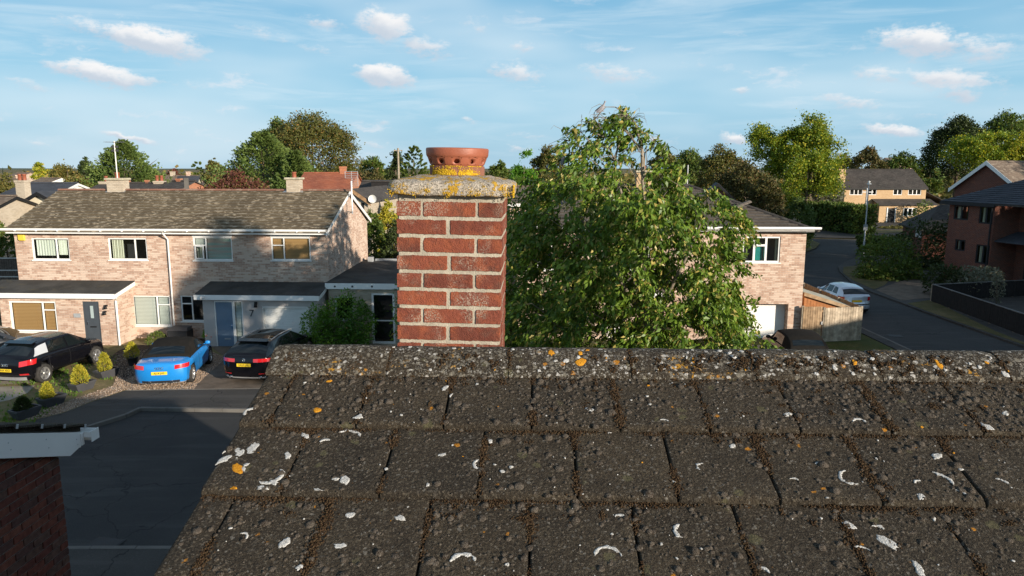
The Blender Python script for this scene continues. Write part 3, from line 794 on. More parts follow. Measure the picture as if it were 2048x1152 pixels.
rot[:, 0, 0] = np.cos(a); rot[:, 0, 1] = -np.sin(a); rot[:, 1, 0] = np.sin(a); rot[:, 1, 1] = np.cos(a); rot[:, 2, 2] = 1
# lumpy: a few dome variants are made by jittering the base once per batch
pp = np.array(pp); psc = np.array(psc); Vs, Fs, off = [], [], 0
mossp = bpy.data.objects.new('moss_pads', None)
for b in range(6):
    idx = np.arange(b, len(pp), 6)
    jv = dv * (1 + rng.normal(0, 0.085, (len(dv), 1)))
    v = np.einsum('nij,nkj->nki', rot[idx], jv[None] * psc[idx][:, None, :]) @ frame.T + pp[idx][:, None, :]
    Vs.append(v.reshape(-1, 3)); Fs.append((df[None] + (np.arange(len(idx)) * len(dv))[:, None, None]).reshape(-1, 3) + off); off += len(idx) * len(dv)
bpy.data.objects.remove(mossp)
addobj('moss_pads', np_mesh('moss_pads', np.concatenate(Vs), np.concatenate(Fs), M['moss_pad'], True), own, kind='stuff')
jp, js = [], []
def lump(x, s, hb, n, spread_x, spread_s, r0):
    for _ in range(n):
        r = r0 * rs.uniform(.5, 1.25)
        dx = rs.gauss(0, spread_x); ds = rs.gauss(0, spread_s)
        if x + dx < XL: continue
        jp.append(mpos(x + dx, s + ds, hb + r * rs.uniform(-.2, .9))); js.append(r)
for row in (1, 2, 3, 4):
    for ji, jx in enumerate(joints[row]):
        if jx > 2.4 or jx < XL + .01: continue
        s = SB[row - 1] + .004
        while s < SB[row] - .004:
            n = noise.noise(Vector((jx * 13.0 + row * 4.1, s * 9.0, 1.3)))
            q = noise.noise(Vector((jx * 31.0, s * 40.0, 5.3)))
            wgt = n * 1.7 + .16 + .75 * q + (0.25 if s - SB[row - 1] < .1 else 0)
            if wgt > 0: lump(jx + .008 * q, s, surf_h(s) - .0015, 2 + int(min(16, wgt * 15)), .003 + .0072 * min(1, wgt), .005, .0023 + .0013 * min(1, wgt))
            s += .0062
    # along the butt edges
    xx = XL + .01
    while xx < 2.45:
        n = noise.noise(Vector((xx * 6.0, row * 7.7, 2.2))) + .5 * noise.noise(Vector((xx * 22.0, row * 3.3, 6.2)))
        if n > -.34 and row < 4: lump(xx, SB[row] + .007, .0085, 2 + int(max(0, n + .25) * 15), .004, .005 + .014 * max(0, n), .0026 + .0014 * max(0, n))
        if row == 1 and rs.random() < .8: lump(xx, SB[0] + .022, surf_h(SB[0] + .022) - .001, 1 + int(max(0, n) * 4), .005, .007 + .012 * max(0, n), .0038)
        xx += .0062
    # scattered dark tufts
    for _ in range(150):
        x0 = rs.uniform(XL + .03, 2.4); s0 = SB[row - 1] + abs(rs.gauss(0, .11)) + .012
        if s0 > SB[row] - .01: continue
        if dens(x0, s0) < .42 + .3 * rs.random(): continue
        lump(x0, s0, surf_h(s0), rs.randint(8, 44), rs.uniform(.003, .014), rs.uniform(.003, .010), .0028)
jp = np.array(jp); js = np.array(js)
iv, if_ = ico()
addobj('moss_tufts', scatter('moss_tufts', iv, if_, jp, js, M['moss_joint'], randrot(rng, len(jp))), own, kind='stuff')
# moss on ridge joints and on ridge tiles
def ridge_surf(x, y):
    a = abs(y); return ZA + np.interp(a, [0, .03, .06, .10, .132], [.040, .036, .024, .001, -.02])
rp_, rr = [], []
x = XL + .4495
while x < 2.4:
    for _ in range(60):
        y = -rs.uniform(.0, .134); r = rs.uniform(.002, .0048)
        rp_.append((x + rs.gauss(0, .0035 + .003 * rs.random()), y, ridge_surf(x, y) + r * rs.uniform(-.6, .3) - .003)); rr.append(r)
    x += .4535
for _ in range(150):
    x0 = rs.uniform(XL + .05, 2.4); y0 = -rs.uniform(.05, .125)
    if noise.noise(Vector((x0 * 3, 4.4, 1))) < -.1 and x0 < .6: continue
    sx_ = rs.uniform(.004, .011)
    for _ in range(rs.randint(6, 22)):
        y = min(-.0, max(-.134, y0 + rs.gauss(0, sx_ * .8))); xx = x0 + rs.gauss(0, sx_); r = rs.uniform(.0022, .0052)
        rp_.append((xx, y, ridge_surf(xx, y) + r * rs.uniform(-.2, .9))); rr.append(r)
addobj('ridge_moss', scatter('ridge_moss', iv, if_, np.array(rp_), np.array(rr), M['moss_joint'], randrot(rng, len(rr))), own, kind='stuff')
# raised lichen
li = MB()
RC = [0]
def blob(c, R, ex, ey, m, P, ir=.35, th=.0008):
    RC[0] = c[1]
    n = 16; ph = rs.uniform(0, 100); a0 = rs.uniform(0, 6.3)
    vs = [P(c[0], c[1], th)]
    for k, hh in ((.55, th * 1.1), (.85, th), (1.0, -.0015)):
        for j in range(n):
            a = 2 * pi * j / n
            q = 1 + ir * noise.noise(Vector((cos(a) * 1.6 + ph, sin(a) * 1.6, ph))) + ir * .8 * noise.noise(Vector((cos(a) * 4.5 + ph, sin(a) * 4.5, ph)))
            u, v_ = cos(a) * R * q * k * ex, sin(a) * R * q * k * ey
            vs.append(P(c[0] + u * cos(a0) - v_ * sin(a0), c[1] + u * sin(a0) + v_ * cos(a0), hh))
    fs = [(0, 1 + j, 1 + (j + 1) % n) for j in range(n)]
    for r_ in range(2):
        for j in range(n): fs.append((1 + r_ * n + j, 1 + (r_ + 1) * n + j, 1 + (r_ + 1) * n + (j + 1) % n, 1 + r_ * n + (j + 1) % n))
    li.add(vs, fs, m, True)
def arc(c, R, a0, a1, wd, m, P):
    RC[0] = c[1]
    n = max(8, int(abs(a1 - a0) * R / .0032)); ph = rs.uniform(0, 100); rows = []
    for i in range(n + 1):
        t = i / n; a = a0 + (a1 - a0) * t
        e = min(1, 5 * min(t, 1 - t) + .25) * (.22 + .78 * max(0, min(1, 1.1 + 2.6 * noise.noise(Vector((t * 5.5 + ph * 3, ph, 11))))))
        wi = wd * .95 * e * (1 + .8 * noise.noise(Vector((t * 12 + ph, ph, 0)))); wo = wd * .95 * e * (1 + .8 * noise.noise(Vector((t * 12 + ph, ph, 7))))
        Rr = R * (1 + .12 * noise.noise(Vector((t * 3, ph, 3))))
        row = []
        for (dr, hh) in ((-wi, -.0012), (-wi * .8, .0006), (0, .0009), (wo * .8, .0006), (wo, -.0012)):
            row.append(P(c[0] + (Rr + dr) * cos(a), c[1] + (Rr + dr) * sin(a), hh))
        rows.append(row)
    li.grid(rows, m)
def PR(x, s, h):
    r = next(i for i, b in enumerate(SB) if b >= RC[0]); s = min(max(s, SB[r - 1] + .006), SB[r] - .006)
    return rp(max(x, XL + .001), s, surf_h(s) + h + .0019)
def PRidge(x, y, h): y = max(-.133, min(.02, y)); return Vector((x, y, ridge_surf(x, y) + h + .001))
NR = Vector((0, -s20, c20))
def roofpx(px, py):
    o = OF.loc(CAM); d = OF.Ri @ ray(px, py)
    P0 = rp(0, 0, .017); t = (P0 - o).dot(NR) / d.dot(NR); p = o + d * t
    return p.x, (-p.y - s20 * .017) / c20
# the marks that stand out in the photograph: (pixel, kind, size, start angle, end angle); angles in the roof plane, s grows downwards
for (px, py, R, a0, a1, wd) in [(962, 930, .022, 1.7, 4.3, .006), (1700, 958, .030, 1.2, 4.6, .0055), (1872, 968, .045, 4.9, 6.6, .0055), (925, 1132, .034, 3.3, 6.0, .0075),
                                (1216, 1118, .036, 3.2, 6.2, .006), (1368, 1062, .026, 1.9, 4.4, .007), (1405, 936, .017, 2.2, 5.0, .006), (540, 955, .036, -.9, 2.2, .009), (500, 938, .02, 2.0, 4.4, .008),
                                (690, 878, .05, 4.0, 5.9, .006), (650, 885, .02, 3.4, 5.4, .006), (1757, 1062, .022, 4.2, 5.9, .006), (1722, 1112, .03, 4.4, 5.8, .0045), (1998, 975, .03, 4.8, 6.1, .005),
                                (1640, 935, .018, 4.0, 5.9, .006), (1718, 850, .02, 3.3, 6.3, .0055), (504, 830, .024, 2.3, 5.0, .007), (1240, 1035, .015, 3.5, 6.0, .005), (1915, 1000, .03, 4.9, 6.0, .004)]:
    x, s = roofpx(px, py); arc((x, s), R, a0, a1, wd, 0, lambda a, b, h: PR(a, b, h))
for (px, py, R, ex, m) in [(505, 895, .028, .6, 0), (480, 905, .026, .7, 0), (450, 920, .030, .45, 0), (440, 905, .018, .5, 0), (575, 912, .02, .5, 0), (527, 985, .02, .8, 0), (548, 970, .016, .6, 0), (475, 940, .028, .55, 1),
                           (468, 985, .014, .7, 1), (635, 824, .016, .8, 1), (658, 760, .01, .8, 1), (720, 838, .016, .7, 0), (890, 775, .018, .5, 0), (1180, 822, .018, .5, 0), (1575, 832, .017, .6, 0), (1975, 862, .026, .6, 0),
                           (2010, 830, .014, .7, 0), (1875, 912, .022, .5, 0), (1840, 1000, .016, .6, 0), (1700, 1050, .02, .6, 0), (1775, 1085, .028, .6, 0), (1835, 1140, .03, .4, 0), (1465, 890, .012, .7, 0), (885, 910, .013, .6, 0),
                           (715, 840, .012, .6, 0), (800, 1035, .018, .6, 0), (700, 1028, .016, .6, 0), (690, 965, .018, .7, 0), (570, 1087, .02, .7, 0), (600, 1140, .013, .7, 0), (610, 870, .02, .5, 0), (640, 990, .02, .5, 0), (680, 1095, .02, .6, 0), (980, 880, .01, .8, 0)]:
    x, s = roofpx(px, py); blob((x, s), R, 1.0, ex, m, lambda a, b, h: PR(a, b, h), .5)
for _ in range(230):
    x = rs.uniform(XL + .03, 2.4); s = rs.uniform(.15, 1.3)
    blob((x, s), min(.011, .0026 * math.exp(rs.gauss(0, .65))), 1, rs.uniform(.5, 1), 0 if rs.random() < .93 else 1, lambda a, b, h: PR(a, b, h), .5)
for _ in range(26):
    x = rs.uniform(XL + .1, 2.4); s = rs.uniform(.18, 1.3); a0 = rs.uniform(2.6, 4.6)
    arc((x, s), rs.uniform(.008, .02), a0, a0 + rs.uniform(1.0, 2.6), rs.uniform(.0025, .0045), 0, lambda a, b, h: PR(a, b, h))
for _ in range(120):
    x = rs.uniform(XL + .02, 2.4); y = -rs.uniform(.0, .128)
    q = rs.random()
    blob((x, y), min(.015, .0046 * math.exp(rs.gauss(0, .5))), 1, rs.uniform(.5, 1), 0 if q < .93 else 1, PRidge, .5)
for (px, R) in [(570, .018), (584, .015), (600, .012), (632, .022), (645, .016), (660, .014), (615, .01), (1102, .016), (1160, .018), (1850, .02), (1160, .012), (1380, .01), (1690, .011)]:
    p = OF.loc(at_y(px, 715, 2.68)); blob((p.x, -rs.uniform(.03, .09)), R, 1, rs.uniform(.5, .9), 1, PRidge, .6)
li.build('lichen_crust', [M['lichen_white'], M['lichen_orange']], own, recalc=False, kind='stuff')

# ------------------------------------------------------------------ chimney
YC = 0.19
zt0 = OF.y(900, 404, YC)[1]; zb0 = OF.y(900, 653, YC)[1]
course = (zt0 - zb0) / 7
xl, xr = OF.y(794, 540, YC)[0], OF.y(1003, 540, YC)[0]
zmid = OF.y(900, 540, YC)[1]
CW = xr - xl; CD = 0.44; ZB = 6.72
LEAN = radians(1.15)
xc = (xl + xr) / 2 - (zmid - ZB) * tan(LEAN)
k = MB(); k.box(-CW / 2 + .003, CW / 2 - .003, .003, CD - .003, -.25, zt0 + .045 - ZB)
chim = k.build('chimney', M['chim_mortar'], own, bev=.006, seg=2, label='red brick chimney stack with pale mortar, lichened concrete capping and terracotta pot')
chim.location = (xc, YC, ZB); chim.rotation_euler = (0, LEAN, 0)
def brick_obj(x0, x1, y0, y1, z0, z1, seed, rnd=(.004,) * 4):
    """outline with ragged edges on the outer faces; extruded through the depth; rnd: corner radii bl, br, tr, tl"""
    r = random.Random(seed)
    w, h, dp = x1 - x0, z1 - z0, y1 - y0
    pts = []
    cs = [(-w / 2, -h / 2, pi), (w / 2, -h / 2, 1.5 * pi), (w / 2, h / 2, 0), (-w / 2, h / 2, .5 * pi)]
    for (cx, cz, a0), R in zip(cs, rnd):
        ox, oz = cx - math.copysign(R, cx), cz - math.copysign(R, cz)
        nn = 5
        for i in range(nn + 1):
            a = a0 + pi / 2 * i / nn; pts.append((ox + R * cos(a), oz + R * sin(a)))
    # resample edges
    res = []
    for i, p in enumerate(pts):
        q = pts[(i + 1) % len(pts)]; L = sqrt((p[0] - q[0]) ** 2 + (p[1] - q[1]) ** 2); n = max(1, int(L / .006))
        for j in range(n): t = j / n; res.append((p[0] + (q[0] - p[0]) * t, p[1] + (q[1] - p[1]) * t))
    jit = []
    for (a, b) in res:
        na = noise.noise(Vector((a * 90 + seed * 3.1, b * 90, seed))) * .0022 + noise.noise(Vector((a * 260 + seed, b * 260, seed * 2))) * .0016
        l = sqrt(a * a + b * b); jit.append((a + na * a / (w / 2), b + na * (1 if b > 0 else -1)))
    n = len(jit); fr = r.uniform(-.0006, .0016)
    V = [(a * .985, -dp / 2 - fr, b * .96) for a, b in jit] + [(a, -dp / 2 - fr + .0025, b) for a, b in jit] + [(a, dp / 2, b) for a, b in jit]
    Fc = [tuple(range(n))] + [(i, n + i, n + (i + 1) % n, (i + 1) % n) for i in range(n)] + [(n + i, 2 * n + i, 2 * n + (i + 1) % n, n + (i + 1) % n) for i in range(n)] + [tuple(range(3 * n - 1, 2 * n - 1, -1))]
    mb = MB(); mb.add(V, Fc)
    o = mb.build('brick', M['chimbrick'], chim)
    o.location = ((x0 + x1) / 2, (y0 + y1) / 2, (z0 + z1) / 2)
    return o
J = .0128
H = (CW - 2 * J) / 4
seed = 0
for i in range(-2, 10):
    z1 = zt0 - ZB - course * i - 0.0; z0 = z1 - (course - .0145)
    if i < 0: continue
    if i > 9: continue
    seed += 10
    f4 = .004
    if i % 2 == 0:
        rl = [(f4,) * 4] * 3
        if i == 2: rl = [(f4,) * 4, (.016, f4, f4, .014), (f4,) * 4]
        if i == 4: rl = [(f4,) * 4, (f4, f4, .009, f4), (.012, f4, f4, .006)]
        if i == 6: rl = [(f4,) * 4, (f4, f4, .016, .007), (f4,) * 4]
        ja = rs.uniform(-.004, .004); jb = rs.uniform(-.004, .004)
        xs = [(-CW / 2, -CW / 2 + H - .003 + ja, .205), (-CW / 2 + H + J - .004 + ja, CW / 2 - H - J + jb, .1), (CW / 2 - H + jb, CW / 2, .205)]
        for (a, b, dp), rr_ in zip(xs, rl):
            seed += 1; brick_obj(a, b, -.0012, dp, z0, z1, seed, rr_)
        for (a, b) in ((-CW / 2, -CW / 2 + H), (CW / 2 - H, CW / 2)):
            seed += 1; brick_obj(a, b, .218, CD, z0, z1, seed)
    else:
        j0 = rs.uniform(-.006, .004)
        for (a, b) in ((-CW / 2, -J / 2 - .002 + j0), (J / 2 + .002 + j0, CW / 2)):
            seed += 1; brick_obj(a, b, -.0012, .1, z0, z1, seed)
            seed += 1; brick_obj(a, b, CD - .1, CD + .001, z0, z1, seed)
        for (a, b) in ((-CW / 2, -CW / 2 + H), (CW / 2 - H, CW / 2)):
            seed += 1; brick_obj(a, b, .113, CD - .113, z0, z1, seed)
# capping slab
zs0 = OF.y(900, 391.5, YC - .05)[1] - ZB
def rrect(hw, hd, R, n=120):
    pts = []
    per = 4 * (hw + hd); out = []
    for i in range(n):
        a = 2 * pi * i / n
        ca, sa = cos(a), sin(a); p = 7.0
        l = (abs(ca / hw) ** p + abs(sa / hd) ** p) ** (-1 / p)
        out.append((ca * l, sa * l))
    return out
HW, HD = CW / 2 + .043, CD / 2 + .045
sl_ = MB(); rows = []
for (ins, z) in [(.03, zs0 + .0), (.008, zs0 - .001), (.001, zs0 + .005), (0, zs0 + .014), (.0, zs0 + .026), (.0, zs0 + .038), (.004, zs0 + .048), (.014, zs0 + .055), (.045, zs0 + .061), (.085, zs0 + .068), (.115, zs0 + .075), (.16, zs0 + .078), (.20, zs0 + .077)]:
    row = []
    for (a, b) in rrect(HW - ins, HD - ins, .05):
        q = noise.noise(Vector((a * 22, b * 22, z * 30))) * .006 + noise.noise(Vector((a * 70, b * 70, z * 80))) * .004 + noise.noise(Vector((a * 160, b * 160, z * 160))) * .0025
        l = sqrt(a * a + b * b)
        row.append((a + q * a / l, CD / 2 + b + q * b / l, z + q * .8))
    row.append(row[0]); rows.append(row)
sl_.grid(rows)
sl_.build('capping_slab', M['slab'], chim, recalc=True)
un = MB(); un.box(-HW + .03, HW - .03, CD / 2 - HD + .03, CD / 2 + HD - .03, zs0 - .0005, zs0 + .003)
un.build('slab_underside', M['chim_mortar'], chim)
# pot
yp = CD / 2
ypl = YC + yp
rb = (OF.y(969, 341, ypl)[0] - OF.y(860, 341, ypl)[0]) / 2
xp = (OF.y(969, 341, ypl)[0] + OF.y(860, 341, ypl)[0]) / 2 - (xc + (OF.y(915, 341, ypl)[1] - ZB) * tan(LEAN))
zp0 = OF.y(915, 352, ypl)[1] - ZB; zp1 = OF.y(915, 331.5, ypl)[1] - ZB
zr1 = OF.y(912, 296.5, ypl)[1] - ZB; rr1 = (OF.y(974.5, 305, ypl)[0] - OF.y(849.5, 305, ypl)[0]) / 2
b0 = MB()
b0.lathe([(rb, zp0 - .05), (rb, zp1 - .002), (rb - .004, zp1), (rb - .02, zp1)], (xp, yp, 0), 56)
potb = b0.build('pot_base', M['terracotta_old'], chim)
pm = MB()
n = 88; zc0, zc1 = zp1 + .004, zp1 + .034
rc0, rc1 = rb - .003, rr1 * .945
def conep(th, t): r = rc0 + (rc1 - rc0) * t ** .8; z = zc0 + (zc1 - zc0) * t; return Vector((xp + r * sin(th), yp - r * cos(th), z)), r
pm.lathe([(rb - .006, zp1 - .004), (rb - .006, zp1 + .002), (rc0, zc0)], (xp, yp, 0), 88)
# a band of holes: 11 round holes through the cone
for kk in range(11):
    th0 = radians(5) + kk * 2 * pi / 11
    dth = 2 * pi / 11
    # cell for the hole
    half = .030 / ((rc0 + rc1) / 2) / 2 * 1.35
    NC = 20
    ring_in, ring_out, deep = [], [], []
    for i in range(NC):
        a = 2 * pi * i / NC
        u, v_ = cos(a), sin(a)
        mx = max(abs(u), abs(v_))
        ti = .52 + .34 * v_; thi = th0 + half * .62 * u
        to = max(0, min(1, .5 + .5 * v_ / mx)); tho = th0 + half * u / mx
        p, r = conep(thi, ti); q, _ = conep(tho, to)
        dd = Vector((sin(thi), -cos(thi), .25)).normalized()
        ring_in.append(p); ring_out.append(q); deep.append(p - dd * .016)
    V = ring_out + ring_in + deep
    Fc = []
    for i in range(NC):
        j = (i + 1) % NC
        Fc.append((i, j, NC + j, NC + i)); Fc.append((NC + i, NC + j, 2 * NC + j, 2 * NC + i))
    pm.add(V, Fc, 0, True)
    # plain stretch between cells
    G = []
    for i in range(9):
        t = i / 8
        G.append([conep(th0 + half + (dth - 2 * half) * j / 5, t)[0] for j in range(6)])
    pm.grid(G)
zz = zr1 - zc1
pm.lathe([(rc1, zc1), (rr1 * .972, zc1 + zz * .12), (rr1 * .988, zc1 + zz * .26), (rr1 * .992, zc1 + zz * .42), (rr1 * 1.0, zc1 + zz * .8), (rr1 * .995, zc1 + zz * .93), (rr1 * .975, zr1), (rr1 * .93, zr1 + .0005), (rr1 * .9, zr1 - .006), (rr1 * .86, zc1), (rb * .7, zc0 - .004), (0.001, zc0 - .006)], (xp, yp, 0), 88)
pm.build('chimney_pot', M['terracotta'], chim, weld=True, label='orange terracotta pot with a ring of round vent holes')
# lichen on the pot base and on the slab edge
yv, yr = [], []
for (t0, t1, amp, cnt) in [(-55, -25, .6, 260), (-25, 5, .75, 260), (8, 40, .7, 260), (-35, -5, 1.0, 60), (25, 60, .5, 120)]:
    for _ in range(cnt):
        th = radians(rs.uniform(t0, t1)); f = abs(rs.gauss(0, .42)) * amp
        z = zp0 + .006 + f * (zp1 - zp0)
        if z > zp1: continue
        r = rs.uniform(.0012, .0028); yv.append((xp + (rb + r * .3) * sin(th), yp - (rb + r * .3) * cos(th), z)); yr.append(r)
for _ in range(220):
    th = radians(rs.choice([rs.uniform(-75, -50), rs.uniform(-20, 20), rs.uniform(28, 66)])); r = rs.uniform(.001, .002)
    yv.append((xp + rb * sin(th), yp - rb * cos(th), zp1 - abs(rs.gauss(0, .003)))); yr.append(r)
for _ in range(60):                                    # clumps hanging on the front edge of the slab
    xx = rs.uniform(-HW + .02, HW - .01)
    if noise.noise(Vector((xx * 14, 3, 8))) < -.05: continue
    zz0 = zs0 + rs.uniform(0.0, .035)
    for _ in range(rs.randint(4, 22)):
        r = rs.uniform(.001, .0026)
        yv.append((xx + rs.gauss(0, .008), CD / 2 - HD + .001 + rs.uniform(-.003, .002), zz0 + rs.gauss(0, .007))); yr.append(r)
for _ in range(500):                                     # right end of the slab
    r = rs.uniform(.001, .0026); yv.append((HW + rs.uniform(-.003, .001), CD / 2 - HD + abs(rs.gauss(.04, .03)), zs0 + rs.uniform(-.003, .045))); yr.append(r)
addobj('yellow_lichen', scatter('yellow_lichen', iv, if_, np.array(yv), np.array(yr), M['lichen_yellow'], randrot(rng, len(yr))), chim, kind='stuff')
# ------------------------------------------------------------------ building helpers
def wall_holes(mb, x0, x1, z0, z1, y, holes, dep=0.10, m=0, axis='y', rm=0):
    """wall face in the plane y (or x when axis='x') facing the negative side, with openings (xa, xb, za, zb) and their reveals"""
    P = (lambda a, b, c: (a, b, c)) if axis == 'y' else (lambda a, b, c: (b, a, c))
    xs = sorted({x0, x1, *[h[0] for h in holes], *[h[1] for h in holes]}); zs = sorted({z0, z1, *[h[2] for h in holes], *[h[3] for h in holes]})
    xs = [x for x in xs if x0 <= x <= x1]; zs = [z for z in zs if z0 <= z <= z1]
    for i in range(len(xs) - 1):
        for j in range(len(zs) - 1):
            cx, cz = (xs[i] + xs[i + 1]) / 2, (zs[j] + zs[j + 1]) / 2
            if any(h[0] < cx < h[1] and h[2] < cz < h[3] for h in holes): continue
            mb.quad(P(xs[i], y, zs[j]), P(xs[i + 1], y, zs[j]), P(xs[i + 1], y, zs[j + 1]), P(xs[i], y, zs[j + 1]), m)
    for (a, b, c, d) in holes:
        for (p, q) in (((a, c), (b, c)), ((b, c), (b, d)), ((b, d), (a, d)), ((a, d), (a, c))):
            mb.quad(P(p[0], y, p[1]), P(q[0], y, q[1]), P(q[0], y + dep, q[1]), P(p[0], y + dep, p[1]), rm)
def window(house, x0, x1, z0, z1, y, panes, name='window', fr=0.055, dep=0.055, sill=True, mat='white', blinds=(), gm='glass', frame_front=0.03, bar=0.045, label=None, head=0.0):
    """frame with bars; panes: list of (xa, xb, za, zb) as fractions; blinds: list of (pane index, material, top fraction, bottom fraction, left, right)"""
    mb = MB(); yf = y + frame_front
    mb.box(x0, x1, yf, yf + dep, z0, z0 + fr); mb.box(x0, x1, yf, yf + dep, z1 - fr, z1)
    mb.box(x0, x0 + fr, yf + .001, yf + dep, z0 + fr, z1 - fr); mb.box(x1 - fr, x1, yf + .001, yf + dep, z0 + fr, z1 - fr)
    if head: mb.box(x0 - .02, x1 + .02, y - .02, y + .03, z1, z1 + head)
    X0, X1, Z0, Z1 = x0 + fr, x1 - fr, z0 + fr, z1 - fr
    gl = []
    xs = sorted({p[1] for p in panes if p[1] < .999}); 
    for q in xs: 
        xm = X0 + (X1 - X0) * q; mb.box(xm - bar / 2, xm + bar / 2, yf - .004, yf + dep, Z0, Z1)
    for (a, b, c, d) in panes:
        xa, xb, za, zb = X0 + (X1 - X0) * a + (bar / 2 if a > 0 else 0), X0 + (X1 - X0) * b - (bar / 2 if b < 1 else 0), Z0 + (Z1 - Z0) * c, Z0 + (Z1 - Z0) * d
        if d < .999: mb.box(xa, xb, yf - .003, yf + dep, zb - bar / 2, zb + bar / 2)
        if c > 0: za += bar / 2
        if d < 1: zb -= bar / 2
        gl.append((xa, xb, za, zb))
    w = mb.build(name, M[mat], house)
    if label: w['label'] = label
    for (xa, xb, za, zb) in gl:
        g = MB(); g.quad((xa, yf + .03, za), (xb, yf + .03, za), (xb, yf + .03, zb), (xa, yf + .03, zb)); g.build('pane', M[gm], w, recalc=False)
    if sill:
        s = MB(); s.box(x0 - .04, x1 + .04, y - .05, y + .03, z0 - .045, z0); s.build('sill', M[mat], w)
    for bl in blinds:
        i, bm, t0, t1 = bl[:4]; l, r = (bl[4], bl[5]) if len(bl) > 4 else (0, 1)
        xa, xb, za, zb = gl[i]
        b = MB(); xa2, xb2 = xa + (xb - xa) * l, xa + (xb - xa) * r; zt = zb - (zb - za) * t0; zb2 = zb - (zb - za) * t1
        n = 14
        if bm == 'curtain' or bm == 'blind_cream':
            b.grid([[(xa2 + (xb2 - xa2) * k / n, yf + .12 + (.025 if k % 2 else 0), zb2), (xa2 + (xb2 - xa2) * k / n, yf + .12 + (.025 if k % 2 else 0), zt)] for k in range(n + 1)], sm=False)
        else:
            k = max(4, int((zt - zb2) / .06))
            for q in range(k):
                a0 = zb2 + (zt - zb2) * q / k; a1 = zb2 + (zt - zb2) * (q + .96) / k
                b.quad((xa2, yf + .095, a0), (xb2, yf + .095, a0), (xb2, yf + .112, a1), (xa2, yf + .112, a1))
        b.build('curtain' if bm == 'curtain' else 'blind', M[bm], w, recalc=False)
    return w
def tile_slope(parent, A, B, up, L, gauge, wid, mat, n_ind=300, name='roof_tile', clip=None, thick=.022, seed=1, lift=0.0, gap=-.005):
    """courses of tiles on the slope: eave from A to B, up = unit vector up the slope, L = slope length; clip(u, v) keeps a tile"""
    A, B, up = Vector(A), Vector(B), Vector(up); ex = (B - A); W_ = ex.length; ex.normalize(); n = ex.cross(up).normalized()
    if n.z < 0: n = -n
    r = random.Random(seed)
    nc = int(L / gauge) + 1; tiles = []
    for c in range(nc):
        v0 = c * gauge; v1 = min(L, v0 + gauge * 1.25)
        u = -(wid / 2 if c % 2 else 0)
        while u < W_:
            a, b = max(0, u), min(W_, u + wid); u += wid
            if b - a < .02: continue
            if clip:
                lo, hi = clip((v0 + min(L, v0 + gauge)) / 2)
                a, b = max(a, lo), min(b, hi)
                if b - a < .03: continue
            tiles.append((a, b, v0, v1))
    proto = None; mb = MB()
    def geo(m, a, b, v0, v1, o):
        j = r.uniform(-.004, .004); e = .004
        P = lambda u, v, h: (A + ex * u + up * v + n * h) - o
        h0 = thick + r.uniform(0, .007) + lift
        m.add([P(a + e, v0 + j, lift + gap), P(b - e, v0 + j, lift + gap), P(b - e, v0 + j, h0), P(a + e, v0 + j, h0 + r.uniform(-.003, .003)), P(a + e, v1, .003 + lift), P(b - e, v1, .003 + lift)], [(0, 1, 2, 3), (3, 2, 5, 4)])
    big = [t for t in tiles if abs(t[1] - t[0] - wid) < 1e-4][:n_ind]
    bs = set(big); zero = Vector((0, 0, 0))
    if big:
        ms = []
        for q in range(6):
            p = MB(); geo(p, 0, wid, 0, gauge * 1.25, A); me = p.mesh(name, mat, recalc=False); ms.append(me)
        for (a, b, v0, v1) in big:
            p = ex * a + up * v0
            if v0 + gauge * 1.25 > L + .02:
                bs.discard((a, b, v0, v1)); continue
            inst(name, r.choice(ms), parent, A + p)
    for t in tiles:
        if t in bs: continue
        geo(mb, *t, zero)
    if mb.V: mb.build(name + '_field', mat, parent, recalc=False, kind='stuff')
def ridge_run(parent, pts, mat, L=.45, r=.11, name='ridge_tile', drop=.02):
    """half-round tiles along a line"""
    a, b = Vector(pts[0]), Vector(pts[1]); d = b - a; n = max(1, round(d.length / L)); t = d.normalized(); s = t.cross(Vector((0, 0, 1))).normalized(); u = s.cross(t)
    me = None
    for i in range(n):
        p = a + d * (i / n); ln = d.length / n - .012
        m = MB(); G = []
        for x in (0, ln):
            G.append([t * x + s * (r * cos(q * pi / 6)) * 1.1 + u * (r * .75 * sin(q * pi / 6) - drop + (.006 if x else 0)) for q in range(7)])
        m.grid(G); m.add([G[0][q] for q in range(7)], [tuple(range(7))]); m.add([G[1][q] for q in range(7)], [tuple(range(7))])
        if me is None: me = m.mesh(name, mat, recalc=True)
        inst(name, me, parent, p)
def stack(parent, x, y, z0, z1, wx, wy, bm, pots=1, slab=True, pot_h=.35, pm='terracotta', label=None, pot_r=.11):
    m = MB(); m.box(x - wx / 2, x + wx / 2, y - wy / 2, y + wy / 2, z0, z1)
    c = m.build('chimney', bm, parent)
    if label: c['label'] = label
    s = MB()
    if slab: s.box(x - wx / 2 - .08, x + wx / 2 + .08, y - wy / 2 - .08, y + wy / 2 + .08, z1, z1 + .10); s.build('chimney_cap', M['bufcap'], c, bev=.02)
    else:
        s.box(x - wx / 2 - .04, x + wx / 2 + .04, y - wy / 2 - .04, y + wy / 2 + .04, z1 - .14, z1); s.build('corbel_course', bm, c)
    for i in range(pots):
        px = x + (i - (pots - 1) / 2) * wx * .5; zz = z1 + (.10 if slab else 0)
        p = MB(); p.lathe([(pot_r, 0), (pot_r * .9, pot_h * .8), (pot_r * 1.1, pot_h * .85), (pot_r * 1.1, pot_h), (pot_r * .8, pot_h), (pot_r * .75, pot_h * .6)], (px, y, zz), 12)
        p.build('chimney_pot', M[pm], c)
    return c
M['bufcap'] = plain('chimney_cap', (0.40, 0.36, 0.27), .9, .2, var=.2, scale=8, dirt=(.45, .33, .1))
